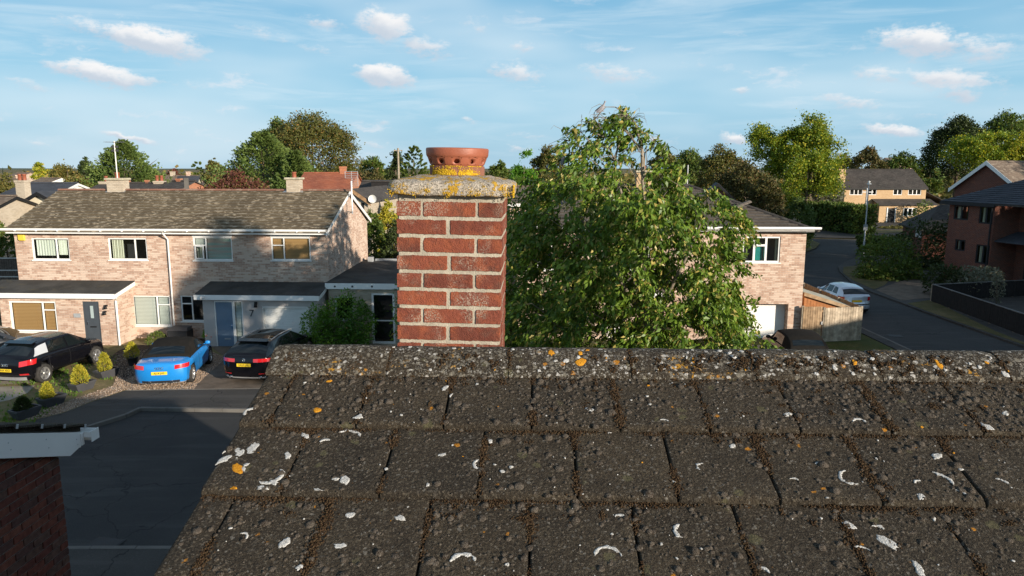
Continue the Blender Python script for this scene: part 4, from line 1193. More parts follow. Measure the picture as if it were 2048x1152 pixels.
def gutter(mb, x0, x1, y, z, m=0):
    pts = [(-.055, .045), (-.058, -.01), (-.03, -.05), (.03, -.05), (.058, -.01), (.055, .045), (.047, .045), (.045, -.005), (-.045, -.005), (-.047, .045)]
    mb.prism([(x0, y + a, z + b) for a, b in pts], (x1 - x0, 0, 0), m)

# ------------------------------------------------------------------ neighbour's gable, lower left
NF = Fr((at_y(117, 920, 6.42).x - .13, 2.72, 0), -radians(2.0))
nb = thing('neighbour_house', NF.O, NF.yaw, 'red brick gable end with a white bargeboard at the lower left edge', 'house')
yF = NF.loc(at_y(117, 920, 6.42)).y
w = MB()
Yb = -5.0
ZN = ZA - .30
def nz_top(y): return ZN - .20 - abs(y) * s20 / c20
w.prism([(-.1, Yb, 0), (-.1, yF, 0), (-.1, yF, nz_top(yF) + .06), (-.1, 0, nz_top(0)), (-.1, Yb, nz_top(Yb))], (.097, 0, 0), 0)
w.box(-6.0, -.1, yF - .1, yF - .003, 0, nz_top(yF) + .03); w.box(-6.0, -.1, Yb, Yb + .1, 0, nz_top(Yb)); w.box(-6, -5.9, Yb + .1, yF - .1, 0, 4.7)
wall_o = w.build('wall', plain('shade_mortar', (.20, .17, .145), .95, .1, var=.2, scale=8), nb)
# bricks of the gable that the photograph shows singly
cols = [(0.15, 0.05, 0.035), (0.12, 0.042, 0.032), (0.10, 0.05, 0.042), (0.17, 0.062, 0.042), (0.115, 0.062, 0.048)]
bmats = [plain('gable_brick', c, .9, .15, var=.25, scale=20, bmp=.004, bscale=120) for c in cols]
bme = {}
for ci, bmt in enumerate(bmats):
    for L in (.213, .1015):
        q = MB(); q.box(0, .02, -L / 2, L / 2, -.032, .032); bme[(ci, L)] = q.mesh('brick', bmt, bev=.004)
zc = nz_top(yF - 2.0); cnt = 0
fieldm = MB()
for i in range(74):
    z = zc - .075 * (i + .5)
    y = yF; k = 0
    first = .213 if i % 2 else .1015
    while y > yF - 5:
        L = first if k == 0 else .213
        yc_ = y - L / 2
        if z + .03 < nz_top(yc_) + .075 and z > .2:
            if cnt < 290 and yc_ > yF - 1.6 and z > 3.0:
                inst('brick', bme[(rs.randrange(5), L)], wall_o, (-.012 + rs.uniform(-.001, .0025), yc_, z), (0, 0, 0)); cnt += 1
            elif yc_ > yF - 4.5: fieldm.box(-.004, .008, yc_ - L / 2 + .002, yc_ + L / 2 - .002, z - .031, z + .031)
        y -= L + .0115; k += 1
fieldm.build('brick_field', M['redbrick'], nb, kind='stuff')
# bargeboard, box end, gutter and roof edge
BX = .05
bb = MB()
def zt(y): return ZN - .055 - abs(y) * s20 / c20
yE = yF + .27
bb.prism([(BX, 0, zt(0) - .145), (BX, 0, zt(0)), (BX, yE, zt(yE)), (BX, yE, zt(yE) - .12), (BX, yE - .2, zt(yE) - .16)], (.022, 0, 0))
bb.prism([(BX, 0, zt(0) - .145), (BX, 0, zt(0)), (BX, -5, zt(-5)), (BX, -5, zt(-5) - .145)], (.022, 0, 0))
barge = bb.build('bargeboard', M['white'], nb, bev=.003)
jt = MB(); jt.box(BX + .022, BX + .030, yE - .035, yE + .012, zt(yE) - .125, zt(yE) + .0)
jt.build('end_trim', M['white'], nb, bev=.003)
nail = MB()
for (yy, dz) in ((yE - .95, -.08), (yE - .93, -.14), (yE - .5, -.06), (yE - .48, -.14), (yE - .09, -.07), (yE - .08, -.12), (yE - 1.4, -.09)):
    nail.lathe([(.006, 0), (.005, .003), (0.0001, .003)], (BX + .022, yy, zt(yy) + dz), 8, axis='x')
nail.build('nail_heads', M['metal'], barge)
so_ = MB(); so_.box(-.003, BX, yE - 4.2, yE - .3, 0, .01)
for v in range(len(so_.V)):
    x_, y_, z_ = so_.V[v]; so_.V[v] = (x_, y_, z_ + zt(y_) - .155)
so_.build('soffit', M['white_old'], nb)
gt = MB(); gutter(gt, -6.0, BX + .10, yE + .07, zt(yE) - .045)
gt.box(BX + .10, BX + .106, yE + .01, yE + .13, zt(yE) - .10, zt(yE) + .006)
gt.build('gutter', M['white'], nb)
nr = MB()
for sg in (1, -1):
    e = yE + .03 if sg > 0 else 4.8
    nr.prism([(-6.1, 0, ZN), (-6.1, sg * e, ZN - e * s20 / c20), (-6.1, sg * e, ZN - e * s20 / c20 - .045), (-6.1, 0, ZN - .045)], (6.1 + BX - .012, 0, 0))
nroof = nr.build('roof', M['tile'], nb)
nvm = []
for q in range(4):
    tm = tile_mesh(.2905, 40 + q); nvm.append(tm)
i = 0
ee = (yE + .055) / c20
while ee - i * GA > .2:
    s = ee - i * GA
    for kx in range(3 if i < 6 else 1):
        x1 = BX + .035 - kx * .295; p = rp(0, s, 0)
        inst('roof_tile', nvm[(i + kx) % 4], nroof, (x1, -p.y, p.z + .004 - .30), (RA, 0, pi))
    i += 1
cl = MB(); cl.box(-.004, .004, -.014, .012, -.03, .010)
clm = cl.mesh('verge_clip', M['galv'], bev=.002)
for q in range(0, 9):
    s = ee - q * GA - .02; p = rp(0, s, 0); inst('verge_clip', clm, nroof, (BX + .039, -p.y, p.z + .018 - .30), (-RA, 0, 0))
fd = MB(); fd.box(-6, BX - .002, yE - .02, yE, zt(yE) - .15, zt(yE) - .03); fd.build('fascia', M['white'], nb)

# ------------------------------------------------------------------ the pair of semi-detached houses, left
LF = Fr((-8.06, 31.5, 0), -radians(3.0))
lh = thing('semi_detached_pair', LF.O, LF.yaw, 'pair of pink brick semi-detached houses with lichened tiled roof and white fascia', 'house')
def L_(px, py, y=0.0): return LF.y(px, py, y)
xl_ = L_(29, 480)[0]; D_ = 7.0
zE = L_(400, 466, -.33)[1]; zR = L_(430, 381, 3.5)[1]
print('left house', xl_, zE, zR)
P1D = -1.37
p1x0, p1x1 = L_(3, 640, P1D)[0], L_(231, 605, P1D)[0]
p2x0, p2x1 = L_(405, 605, P1D)[0], L_(636, 605, P1D)[0]
zP = L_(100, 592, P1D)[1]
def rect(px0, py0, px1, py1, y=0.0, fix=None):
    a = L_(px0, py0, y); b = L_(px1, py1, y); return (a[0], b[0], b[1], a[1])
wins = {'w1': rect(62, 476, 141, 520), 'w2': rect(215, 476, 296, 520), 'w3': rect(385, 474, 466, 521), 'w4': rect(541, 474, 622, 521), 'w5': rect(263, 591, 344, 652), 'w6': rect(360, 591, 413, 643)}
bk = MB()
wall_holes(bk, xl_, 0, 0, zE, 0, list(wins.values()))
bk.quad((xl_, D_, 0), (0, D_, 0), (0, D_, zE), (xl_, D_, zE))
for x in (xl_, 0): bk.poly([(x, 0, 0), (x, D_, 0), (x, D_, zE), (x, 3.5, zR - .12), (x, 0, zE)])
wl = bk.build('wall', M['pinkbrick'], lh, recalc=False)
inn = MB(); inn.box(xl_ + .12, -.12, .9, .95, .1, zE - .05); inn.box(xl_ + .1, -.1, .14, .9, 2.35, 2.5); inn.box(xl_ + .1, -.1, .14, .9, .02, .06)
inn.build('dark_room_backing', M['dark_in'], lh)  # near-black boxes put the darkness of the rooms into the colour
two = [(0, .66, 0, 1), (.66, 1, 0, 1)]
window(lh, *wins['w1'], 0, two, blinds=[(0, 'blind_cream', 0, .86, .06, .9), (1, 'blind_cream', 0, .82, .0, .75)])
window(lh, *wins['w2'], 0, [(0, .70, 0, 1), (.70, 1, 0, 1)], blinds=[(0, 'curtain', 0, 1, .04, .5)])
lt = [(0, .31, 0, .66), (0, .31, .66, 1), (.31, 1, 0, 1)]
window(lh, *wins['w3'], 0, lt, blinds=[(2, 'blind_pattern', 0, 1), (0, 'curtain', 0, 1, .1, .7), (1, 'blind_grey', 0, 1)], head=.08, label='upstairs window with a pale patterned blind and its lower casement ajar')
window(lh, *wins['w4'], 0, lt, blinds=[(2, 'blind_brown', 0, 1), (0, 'blind_brown', 0, 1), (1, 'blind_brown', 0, 1)], head=.08, label='upstairs window with brown blinds')
window(lh, *wins['w5'], 0, [(0, .66, 0, 1), (.66, 1, 0, .72), (.66, 1, .72, 1)], blinds=[(0, 'blind_grey', 0, 1), (1, 'blind_grey', 0, 1), (2, 'blind_grey', 0, 1)], label='downstairs window with closed pale blinds')
window(lh, *wins['w6'], 0, [(0, .45, 0, .7), (0, .45, .7, 1), (.45, 1, 0, 1)])
# ajar casement of w3
a = wins['w3']; cs_ = MB(); cw = (a[1] - a[0]) * .26; hh = (a[3] - a[2]) * .58
cs_.box(0, cw, -.02, .02, 0, .05); cs_.box(0, cw, -.02, .02, hh - .05, hh); cs_.box(0, .05, -.02, .02, .05, hh - .05); cs_.box(cw - .05, cw, -.02, .02, .05, hh - .05)
co = cs_.build('open_casement', M['white'], lh); co.location = (a[0] + .07, -.01, a[2] + .06); co.rotation_euler = (0, 0, radians(-13))
# roof
eave_y = -.42; rise = (zR - (zE + .1)) / (3.5 - eave_y)
rf = MB()
def rz(y): return zR - abs(3.5 - y) * rise
for sg in (0, 1):
    y0 = eave_y if sg == 0 else 7.0 - eave_y
    rf.prism([(xl_ - .12, y0, rz(y0)), (xl_ - .12, 3.5, zR), (xl_ - .12, 3.5, zR - .08), (xl_ - .12, y0, rz(y0) - .08)], (-xl_ + .24, 0, 0))
lroof = rf.build('roof', M['roof_l'], lh)
ln_ = sqrt(1 + rise ** 2); upv = Vector((0, 1 / ln_, rise / ln_))
tile_slope(lroof, (xl_ - .14, eave_y - .03, rz(eave_y - .03)), (.14, eave_y - .03, rz(eave_y - .03)), upv, (3.5 - eave_y) * ln_, .305, .30, M['roof_l'], 300, thick=.045, gap=.022)
ridge_run(lroof, [(xl_ - .14, 3.5, zR + .02), (.14, 3.5, zR + .02)], M['roof_red2'] if 'roof_red2' in M else tilemat('ridge_red', (.26, .13, .09), (.34, .25, .19), (.17, .09, .065), .5))
fa = MB(); fzt = L_(300, 459, -.36)[1]; fzb = L_(300, 468, -.34)[1]
fa.box(xl_ - .1, .12, -.36, -.34, fzb, fzt + .02); fa.box(xl_ - .1, .12, -.34, -.003, fzb, fzb + .02)
fa.build('fascia', M['white'], lh)
g_ = MB(); gutter(g_, xl_ - .75, .1, -.42, fzt - .02)
gob = g_.build('gutter', M['white'], lh)
for q in range(15):
    m = MB(); xx = xl_ + .4 + q * (-xl_ - .6) / 14; m.box(xx - .03, xx + .03, -.485, -.36, fzt - .09, fzt + .02); m.build('gutter_bracket', M['white'], gob)
bg_ = MB()
for sg in (0, 1):
    y0 = eave_y - .03 if sg == 0 else 7.0 - eave_y + .03
    bg_.prism([(.10, y0, rz(y0) - .03), (.10, 3.5, zR - .01), (.10, 3.5, zR - .2), (.10, y0, rz(y0) - .2)], (.028, 0, 0))
bg_.build('bargeboard', M['white'], lh)
for (px0, py0, px1, py1, nm, yy) in ((333, 470, 350, 668, 'downpipe', -.09),):
    a0 = L_(px0, py0, -.4); a1 = L_(px1, py1, yy)
    x_ = a1[0]
    dp = MB(); dp.tube([(x_ - .05, -.40, fzt - .06), (x_ - .05, -.36, fzt - .18), (x_, yy, fzt - .45), (x_, yy, .1)], .036, 8); dp.build(nm, M['white'], lh)
# yellow alarm box
a = rect(37, 469, 51, 481, -.02); m = MB(); m.prism([(a[0], -.1, a[2] + .05), (a[0] + .06, -.1, a[2]), (a[1], -.1, a[2]), (a[1], -.1, a[3]), (a[0], -.1, a[3])], (0, .098, 0)); m.build('alarm_box', M['yellow'], lh, bev=.01)
# chimneys on the ridge
for (px0, px1, pyt, pyb, pots) in ((219, 251, 358, 380, 1), (576, 601, 357, 380, 1)):
    a = L_(px0, pyt, 3.5); b = L_(px1, pyt, 3.5)
    stack(lh, (a[0] + b[0]) / 2, 3.5, zR - .5, a[1] - .05, b[0] - a[0], .55, M['bufbrick'], pots, True, .26)
    m = MB(); m.prism([((a[0] + b[0]) / 2 - .5, 3.2, rz(3.2) + .045), ((a[0] + b[0]) / 2 + .5, 3.2, rz(3.2) + .045), ((a[0] + b[0]) / 2 + .4, 3.48, zR + .05), ((a[0] + b[0]) / 2 - .4, 3.48, zR + .05)], (0, 0, .01)); m.build('lead_flashing', M['metal'], lh)
# porch of the left house
ph = zP; hin = .32
def porch(x0, x1, holes, mat, dep=.08, mat_fascia='white', ov_l=.0, right=True):
    z1 = ph
    m = MB(); wall_holes(m, x0, x1, 0, z1, P1D, holes, dep)
    m.quad((x1, P1D, 0), (x1, 0, 0), (x1, 0, z1 + hin), (x1, P1D, z1)); m.quad((x0, P1D, 0), (x0, 0, 0), (x0, 0, z1 + hin), (x0, P1D, z1))
    pw_ = m.build('porch_wall', mat, lh, recalc=False)
    r = MB(); ye = P1D - .22; xo0, xo1 = x0 - .25 - ov_l, x1 + .12
    r.prism([(xo0, ye, z1 + .16), (xo0, -.002, z1 + .16 + hin), (xo0, -.002, z1 + .12 + hin), (xo0, ye, z1 + .12)], (xo1 - xo0, 0, 0)); r.build('porch_roof', M['felt'], lh)
    f = MB(); f.box(xo0, xo1, ye - .02, ye, z1 - .06, z1 + .15)
    f.prism([(xo1 - .022, ye, z1 - .05), (xo1 - .022, -.002, z1 - .05 + hin), (xo1 - .022, -.002, z1 + .115 + hin), (xo1 - .022, ye, z1 + .115)], (.022, 0, 0))
    f.box(xo0, xo1 - .022, ye, P1D - .003, z1 - .055, z1 - .04); f.build('porch_fascia', M[mat_fascia], lh)
    return pw_
r1 = rect(17, 602, 117, 664, P1D); d1 = rect(164, 603, 205, 691, P1D); d1 = (d1[0], d1[1], .08, min(d1[3], ph - .02)); r1 = (r1[0], r1[1], r1[2], min(r1[3], ph - .03))
porch(p1x0, p1x1, [r1, d1], M['pinkbrick'], ov_l=.6)
window(lh, *r1, P1D, [(0, .72, 0, 1), (.72, 1, 0, .74), (.72, 1, .74, 1)], blinds=[(0, 'blind_brown', 0, 1), (1, 'blind_brown', 0, 1), (2, 'blind_brown', 0, 1)], fr=.07, label='wide ground floor window with brown bamboo blinds')
inn = MB(); inn.box(p1x0 + .1, p1x1 - .1, P1D + .7, P1D + .74, .1, ph); inn.build('dark_room_backing', M['dark_in'], lh)
def door(rc, y, matd, frame, name='front_door', glassr=None, letter=None, handle=None):
    x0, x1, z0, z1 = rc
    f = MB(); t = .05
    f.box(x0, x0 + t, y + .02, y + .09, z0, z1); f.box(x1 - t, x1, y + .02, y + .09, z0, z1); f.box(x0 + t, x1 - t, y + .02, y + .09, z1 - t, z1)
    fo = f.build('door_frame', M[frame], lh)
    d = MB(); d.box(x0 + t + .004, x1 - t - .004, y + .045, y + .085, z0, z1 - t - .004)
    do = d.build(name, M[matd], lh, bev=.004)
    if glassr:
        a, b, c, e = glassr; g = MB(); g.box(x0 + (x1 - x0) * a, x0 + (x1 - x0) * b, y + .038, y + .05, z0 + (z1 - z0) * c, z0 + (z1 - z0) * e); g.build('door_glass', plain('frosted', (.35, .42, .42), .2, .5, var=.05), do)
        g = MB(); xa, xb, za, zb = x0 + (x1 - x0) * a, x0 + (x1 - x0) * b, z0 + (z1 - z0) * c, z0 + (z1 - z0) * e
        for bx in ((xa - .05, xb + .05, za - .05, za), (xa - .05, xb + .05, zb, zb + .05), (xa - .05, xa, za, zb), (xb, xb + .05, za, zb)): g.box(bx[0], bx[1], y + .032, y + .06, bx[2], bx[3])
        g.build('glazing_bead', M[matd], do)
    if letter: g = MB(); a, c = letter; g.box(x0 + (x1 - x0) * a - .14, x0 + (x1 - x0) * a + .14, y + .036, y + .05, z0 + (z1 - z0) * c - .03, z0 + (z1 - z0) * c + .03); g.build('letterbox', M['black'] if matd == 'anthracite' else M['metal'], do)
    if handle: g = MB(); a, c = handle; xx, zz = x0 + (x1 - x0) * a, z0 + (z1 - z0) * c; g.box(xx - .02, xx + .02, y + .036, y + .05, zz - .1, zz + .1); g.tube([(xx, y + .01, zz + .03), (xx + .09, y + .01, zz + .03)], .01, 6); g.build('handle', M['chrome'], do)
    return do
door(d1, P1D, 'anthracite', 'anthracite', glassr=(.42, .62, .62, .9), letter=(.52, .42), handle=(.17, .52))
sgn = rect(147, 627, 162, 635, P1D - .01); m = MB(); m.box(sgn[0], sgn[1], P1D - .02, P1D - .001, sgn[2], sgn[3]); m.build('house_plaque', M['galv'], lh)
for (px, py) in ((211, 612), (209, 624)):
    x, z = L_(px, py, P1D - .08); m = MB(); m.box(x - .05, x + .05, P1D - .1, P1D - .002, z - .03, z + .04); m.lathe([(.05, -.03), (.075, -.12), (.02, -.13)], (x, P1D - .1, z), 8); m.build('wall_lantern', M['black'], lh)
x = p1x1 + .05; m = MB(); m.tube([(x, P1D - .02, ph - .02), (x, P1D - .045, ph - .2), (x, P1D - .045, .05)], .04, 8); m.build('downpipe', M['white'], lh)
# rendered porch and garage of number 7
dr7 = rect(427, 602, 471, 694, P1D); dr7 = (dr7[0], dr7[1], .1, min(dr7[3], ph - .04))
sl7 = rect(471, 602, 490, 694, P1D); sl7 = (dr7[1] + .001, sl7[1], .1, dr7[3])
gr7 = rect(523, 612, 620, 690, P1D); gr7 = (gr7[0], gr7[1], .02, gr7[3])
porch(p2x0, p2x1, [(dr7[0], sl7[1], .1, dr7[3]), gr7], M['render'], dep=.14)
door(dr7, P1D, 'bluedoor', 'white', letter=(.6, .17), handle=(.86, .45))
window(lh, *sl7, P1D, [(0, 1, 0, 1)], name='side_light', fr=.05, sill=False, blinds=[(0, 'blind_grey', 0, 1)])
gdn = max(8, int((gr7[3] - gr7[2]) / .077)); gp = MB(); gp.box(gr7[0], gr7[1], P1D + .125, P1D + .14, gr7[2], gr7[3]); gpo = gp.build('garage_door', M['white'], lh)
sh = (gr7[3] - gr7[2]) / gdn; q = MB(); q.add([(gr7[0] + .04, 0, 0), (gr7[1] - .04, 0, 0), (gr7[1] - .04, -.012, sh * .12), (gr7[0] + .04, -.012, sh * .12), (gr7[1] - .04, -.012, sh * .88), (gr7[0] + .04, -.012, sh * .88), (gr7[1] - .04, 0, sh), (gr7[0] + .04, 0, sh)], [(0, 1, 2, 3), (3, 2, 4, 5), (5, 4, 6, 7)])
slat = q.mesh('door_slat', M['white_old'])
for i in range(gdn): inst('door_slat', slat, gpo, (0, P1D + .122, gr7[2] + i * sh))
gf = MB(); gf.box(gr7[0], gr7[0] + .05, P1D + .04, P1D + .12, gr7[2], gr7[3]); gf.box(gr7[1] - .05, gr7[1], P1D + .04, P1D + .12, gr7[2], gr7[3]); gf.box(gr7[0] + .05, gr7[1] - .05, P1D + .04, P1D + .12, gr7[3] - .09, gr7[3]); gf.build('garage_door_frame', M['white_old'], lh)
x, z = L_(503.5, 627, P1D); t7 = text_mesh('7', .42, M['dark_metal'], 'house_number'); o = inst('house_number', t7, lh, (x, P1D - .012, z), (pi / 2, 0, 0))
x, z = L_(511, 608, P1D - .08); m = MB(); m.box(x - .05, x + .05, P1D - .1, P1D - .002, z - .03, z + .08); m.lathe([(.06, .0), (.08, -.14), (.02, -.15)], (x, P1D - .1, z), 8); m.build('wall_lantern', M['black'], lh)
m = MB(); x, z = L_(402, 594, P1D - .3); m.box(x, x + .12, P1D - .42, P1D - .3, z - .03, z + .03); m.lathe([(.05, 0), (.04, -.1), (.001, -.1)], (x + .05, P1D - .42, z), 8); m.build('security_camera', M['white'], lh)
# flat roofed link to the right of number 7
xk0 = .12; zk1 = LF.y(720, 578, -.55)[1]
xk1 = LF.y(1000, 560, -.55)[0]
dk = LF.y(742, 586, -.5); dk2 = LF.y(791, 680, -.5); wk = LF.y(669, 593, -.5); wk2 = LF.y(708, 640, -.5)
dkr = (dk[0], dk2[0], .1, dk[1]); wkr = (wk[0], wk2[0], wk2[1], wk[1])
m = MB(); wall_holes(m, xk0, xk1, 0, zk1, -.5, [dkr, wkr]); m.quad((xk1, -.5, 0), (xk1, 6, 0), (xk1, 6, zk1), (xk1, -.5, zk1)); m.build('link_wall', M['bufbrick'], lh, recalc=False)
inn = MB(); inn.box(xk0 + .1, xk1 - .1, .4, .45, .1, zk1 - .05); inn.build('dark_room_backing', M['dark_in'], lh)
window(lh, *wkr, -.5, [(0, 1, 0, 1)], name='link_window')
window(lh, *dkr, -.5, [(0, 1, 0, .45), (0, 1, .45, 1)], name='glazed_door', sill=False, fr=.09)
zk2 = LF.y(720, 567, -.62)[1]
m = MB(); m.box(.02, xk1 + .3, -.62, -.6, zk1, zk2); m.box(.02, xk1 + .3, -.6, -.503, zk1, zk1 + .02); lf = m.build('link_fascia', M['white'], lh)
for px in (669.5, 704.5, 744):
    x, z = LF.y(px, 573, -.62); m = MB(); m.lathe([(.045, 0), (.04, -.015), (.001, -.016)], (x, -.62, z), 10, axis='y'); m.build('downlight', M['dark_metal'], lf)
zk3 = LF.x(740, 522, 1.0)[1] if False else zk2 + .1
m = MB(); m.prism([(.02, -.6, zk2 - .03), (xk1 + .3, -.6, zk2 - .03), (xk1 + .3, 6.2, zk2 + .12), (.02, 6.2, zk2 + .12)], (0, 0, .04)); m.build('link_roof', M['felt'], lh)
# parapet and box at the back of the flat roof
a = LF.y(736, 514, 5.6); b = LF.y(747, 533, 5.6)
m = MB(); m.box(a[0], b[0], 5.5, 5.75, zk2 + .1, a[1]); m.build('roof_box', M['galv'], lh, bev=.01)
m = MB(); m.box(b[0] + .05, xk1 + .2, 5.85, 5.95, zk2 + .1, a[1] - .12); m.box(b[0] + .05, xk1 + .2, 5.80, 5.85, zk2 + .1, zk2 + .22); m.build('back_parapet', M['galv'], lh)

# ------------------------------------------------------------------ the hipped house, right of the chimney
RF = Fr((at_y(1607, 560, 31.5).x, 31.5, 0), -radians(2.0))
rh = thing('hipped_house', RF.O, RF.yaw, 'pink brick hipped-roof house half hidden behind the drooping tree, with white garage door', 'house')
def R_(px, py, y=0.0): return RF.y(px, py, y)
zEr = R_(1560, 467, 0)[1]; xr0 = -12.6
zRr = R_(1385, 372, 4.3)[1]
print('right house', zEr, zRr)
w1 = (R_(1486, 473)[0], R_(1562, 473)[0], R_(1520, 525)[1], R_(1520, 473)[1])
gd = (R_(1490, 610)[0], R_(1577, 610)[0], .03, R_(1540, 608)[1])
wA = (R_(1040, 500)[0], R_(1110, 500)[0], 3.2, 4.3); wB = (R_(1225, 500)[0], R_(1300, 500)[0], 3.2, 4.3)
wC = (R_(1062, 590)[0], R_(1112, 590)[0], .95, R_(1090, 585)[1])
dD = (R_(1215, 590)[0], R_(1250, 590)[0], .1, 2.1)
m = MB(); hl = [w1, gd, wA, wB, wC, dD]
wall_holes(m, xr0, 0, 0, zEr, 0, [w1, wA, wB, wC, dD], .1)
m2 = MB()
m = MB(); wall_holes(m, xr0, 0, 0, zEr, 0, hl, .42)
for x in (0, xr0): m.quad((x, 0, 0), (x, 8.6, 0), (x, 8.6, zEr), (x, 0, zEr))
m.quad((xr0, 8.6, 0), (0, 8.6, 0), (0, 8.6, zEr), (xr0, 8.6, zEr))
m.build('wall', M['pinkbrick'], rh, recalc=False)
inn = MB(); inn.box(xr0 + .12, -.12, 1.0, 1.05, .1, zEr - .05); inn.build('dark_room_backing', M['dark_in'], rh)
lh_keep = lh; 
win_r = window(rh, *w1, 0, [(0, .3, 0, 1), (.3, .64, 0, .68), (.3, .64, .68, 1), (.64, 1, 0, 1)], blinds=[(1, 'curtain', 0, 1, .8, 1.0), (3, 'curtain', 0, 1, .75, 1)], fr=.07, bar=.09, label='three part upstairs window with a green board behind the glass')
tb = MB(); xa = w1[0] + (w1[1] - w1[0]) * .36; xb = w1[0] + (w1[1] - w1[0]) * .60
tb.prism([(xa, .17, w1[2] + .08), (xb, .17, w1[2] + .08), (xb + .05, .17, w1[2] + .5), (xb, .17, w1[2] + .75), ((xa + xb) / 2, .17, w1[2] + .82), (xa, .17, w1[2] + .75)], (0, .03, 0)); tb.build('green_board', M['teal'], win_r)
for ww in (wA, wB): window(rh, *ww, 0, [(0, .5, 0, 1), (.5, 1, 0, 1)], fr=.07)
window(rh, *wC, 0, [(0, .5, 0, 1), (.5, 1, 0, 1)], fr=.07)
m = MB(); m.box(dD[0], dD[1], .1, .14, dD[2], dD[3]); m.build('front_door', M['white'], rh)
gp = MB(); gp.box(gd[0], gd[1], .41, .43, gd[2], gd[3]); gpo = gp.build('garage_door', M['white'], rh)
gdn = 28; sh = (gd[3] - gd[2]) / gdn
q = MB(); q.add([(gd[0] + .02, 0, 0), (gd[1] - .02, 0, 0), (gd[1] - .02, -.012, sh * .12), (gd[0] + .02, -.012, sh * .12), (gd[1] - .02, -.012, sh * .88), (gd[0] + .02, -.012, sh * .88), (gd[1] - .02, 0, sh), (gd[0] + .02, 0, sh)], [(0, 1, 2, 3), (3, 2, 4, 5), (5, 4, 6, 7)])
slat = q.mesh('door_slat', M['white'])
for i in range(gdn): inst('door_slat', slat, gpo, (0, .405, gd[2] + i * sh))
# porch canopy seen through the leaves
pc = MB(); a = R_(1185, 585, -1.2); b = R_(1345, 585, -1.2); pc.box(a[0], b[0], -1.2, -1.17, a[1] - .2, a[1]); pco = pc.build('canopy_fascia', M['white'], rh)
pc = MB(); pc.prism([(a[0] - .05, -1.2, a[1] - .02), (b[0] + .05, -1.2, a[1] - .02), (b[0] + .05, -.003, a[1] + .45), (a[0] - .05, -.003, a[1] + .45)], (0, 0, .05)); pc.build('canopy_roof', M['roof_r'], rh)
ov = .38
rr_ = MB(); ex0, ex1, ey0, ey1 = xr0 - ov, ov, -ov, 8.6 + ov; hy = 4.3; run = hy + ov
ze = zEr + .10
pts = [(ex0, ey0, ze), (ex1, ey0, ze), (ex1, ey1, ze), (ex0, ey1, ze), (ex0 + run, hy, zRr), (ex1 - run, hy, zRr)]
rr_.add(pts, [(0, 1, 5, 4), (1, 2, 5), (2, 3, 4, 5), (3, 0, 4)])
rroof = rr_.build('roof', M['roof_r'], rh)
k_ = (zRr - ze) / run; ln_ = sqrt(1 + k_ * k_); up = Vector((0, 1 / ln_, k_ / ln_)); Ls = run * ln_
WW = ex1 - ex0
tile_slope(rroof, (ex0, ey0 - .02, ze), (ex1, ey0 - .02, ze), up, Ls, .31, .33, M['roof_r'], 0, clip=lambda v: (v / ln_, WW - v / ln_), thick=.055, gap=.03)
# individually built tiles on the part the photograph shows
upx = Vector((-1 / ln_, 0, k_ / ln_))
tile_slope(rroof, (ex1 + .02, ey0, ze), (ex1 + .02, ey1, ze), upx, Ls, .31, .33, M['roof_r'], 0, clip=lambda v: (v / ln_, (ey1 - ey0) - v / ln_), thick=.03)
ridge_run(rroof, [(ex1, ey0, ze + .03), (ex1 - run, hy, zRr + .03)], M['roof_dark'], .45, .12, 'hip_tile')
ridge_run(rroof, [(ex0 + run, hy, zRr + .03), (ex1 - run, hy, zRr + .03)], M['roof_dark'], .45, .12)
ridge_run(rroof, [(ex0, ey0, ze + .03), (ex0 + run, hy, zRr + .03)], M['roof_dark'], .45, .12, 'hip_tile')
# small spur ridge meeting the hip
a = R_(1497, 404, 1.7); 
ridge_run(rroof, [(a[0] + .05, 1.75, a[1]), (a[0] - .75, 1.1, a[1] - .22)], M['roof_r'], .3, .13)
m = MB(); fzt = R_(1560, 455, -ov)[1]; fzb = R_(1560, 463.5, -ov + .02)[1]
m.box(ex0 + .02, .2, -ov, -ov + .025, fzb, fzt + .02); m.box(ex0 + .02, .2, -ov + .025, -.003, fzb, fzb + .02); m.box(.18, .2, -ov + .025, 8.6, fzb, fzt); m.build('fascia', M['white'], rh)
m = MB(); gutter(m, ex0, ex1 + .07, -ov - .06, fzt - .03); m.build('gutter', M['white'], rh)
c_ = R_(1272, 345, 4.3); c2_ = R_(1302, 345, 4.3)
stack(rh, (c_[0] + c2_[0]) / 2, 4.3, zRr - .4, c_[1], c2_[0] - c_[0], .6, M['tanbrick'], 1, True, .2)
m = MB(); a = R_(1376, 330, 4.4); m.tube([(a[0], 4.4, zRr - .1), (a[0], 4.4, a[1])], .03, 6); m.build('aerial_mast', M['galv'], rh)
# ------------------------------------------------------------------ ground, roads, gardens
def struct(name, pts, z, mat, thick=0.0, kind='structure', lip=None):
    """pts: world (x, y) polygon; a sheet, or a slab with sides"""
    m = MB(); n = len(pts)
    m.add([(p[0], p[1], z) for p in pts], [tuple(range(n))])
    if thick: m.add([(p[0], p[1], z) for p in pts] + [(p[0], p[1], z - thick) for p in pts], [(i, (i + 1) % n, n + (i + 1) % n, n + i) for i in range(n)])
    o = m.build(name, mat); o['kind'] = kind
    return o
def gp_(*pp, z=0.0): return [tuple(gnd(x, y, z)[:2]) for x, y in pp]
R_ground = 5200
gs = MB(); gs.grid([[(-R_ground + i * 650, -R_ground + j * 650, -.03) for i in range(17)] for j in range(17)], sm=False)
o = gs.build('ground', M['field']); o['kind'] = 'structure'
KZ = .10
kerbL = gp_((500, 818), (280, 815), (250, 829), (167, 855), (60, 884), (-120, 925), z=KZ)
backL = gp_((560, 777), (430, 778), (250, 781), (180, 805), (125, 826), (55, 843), (-60, 868), (-330, 915), z=KZ)
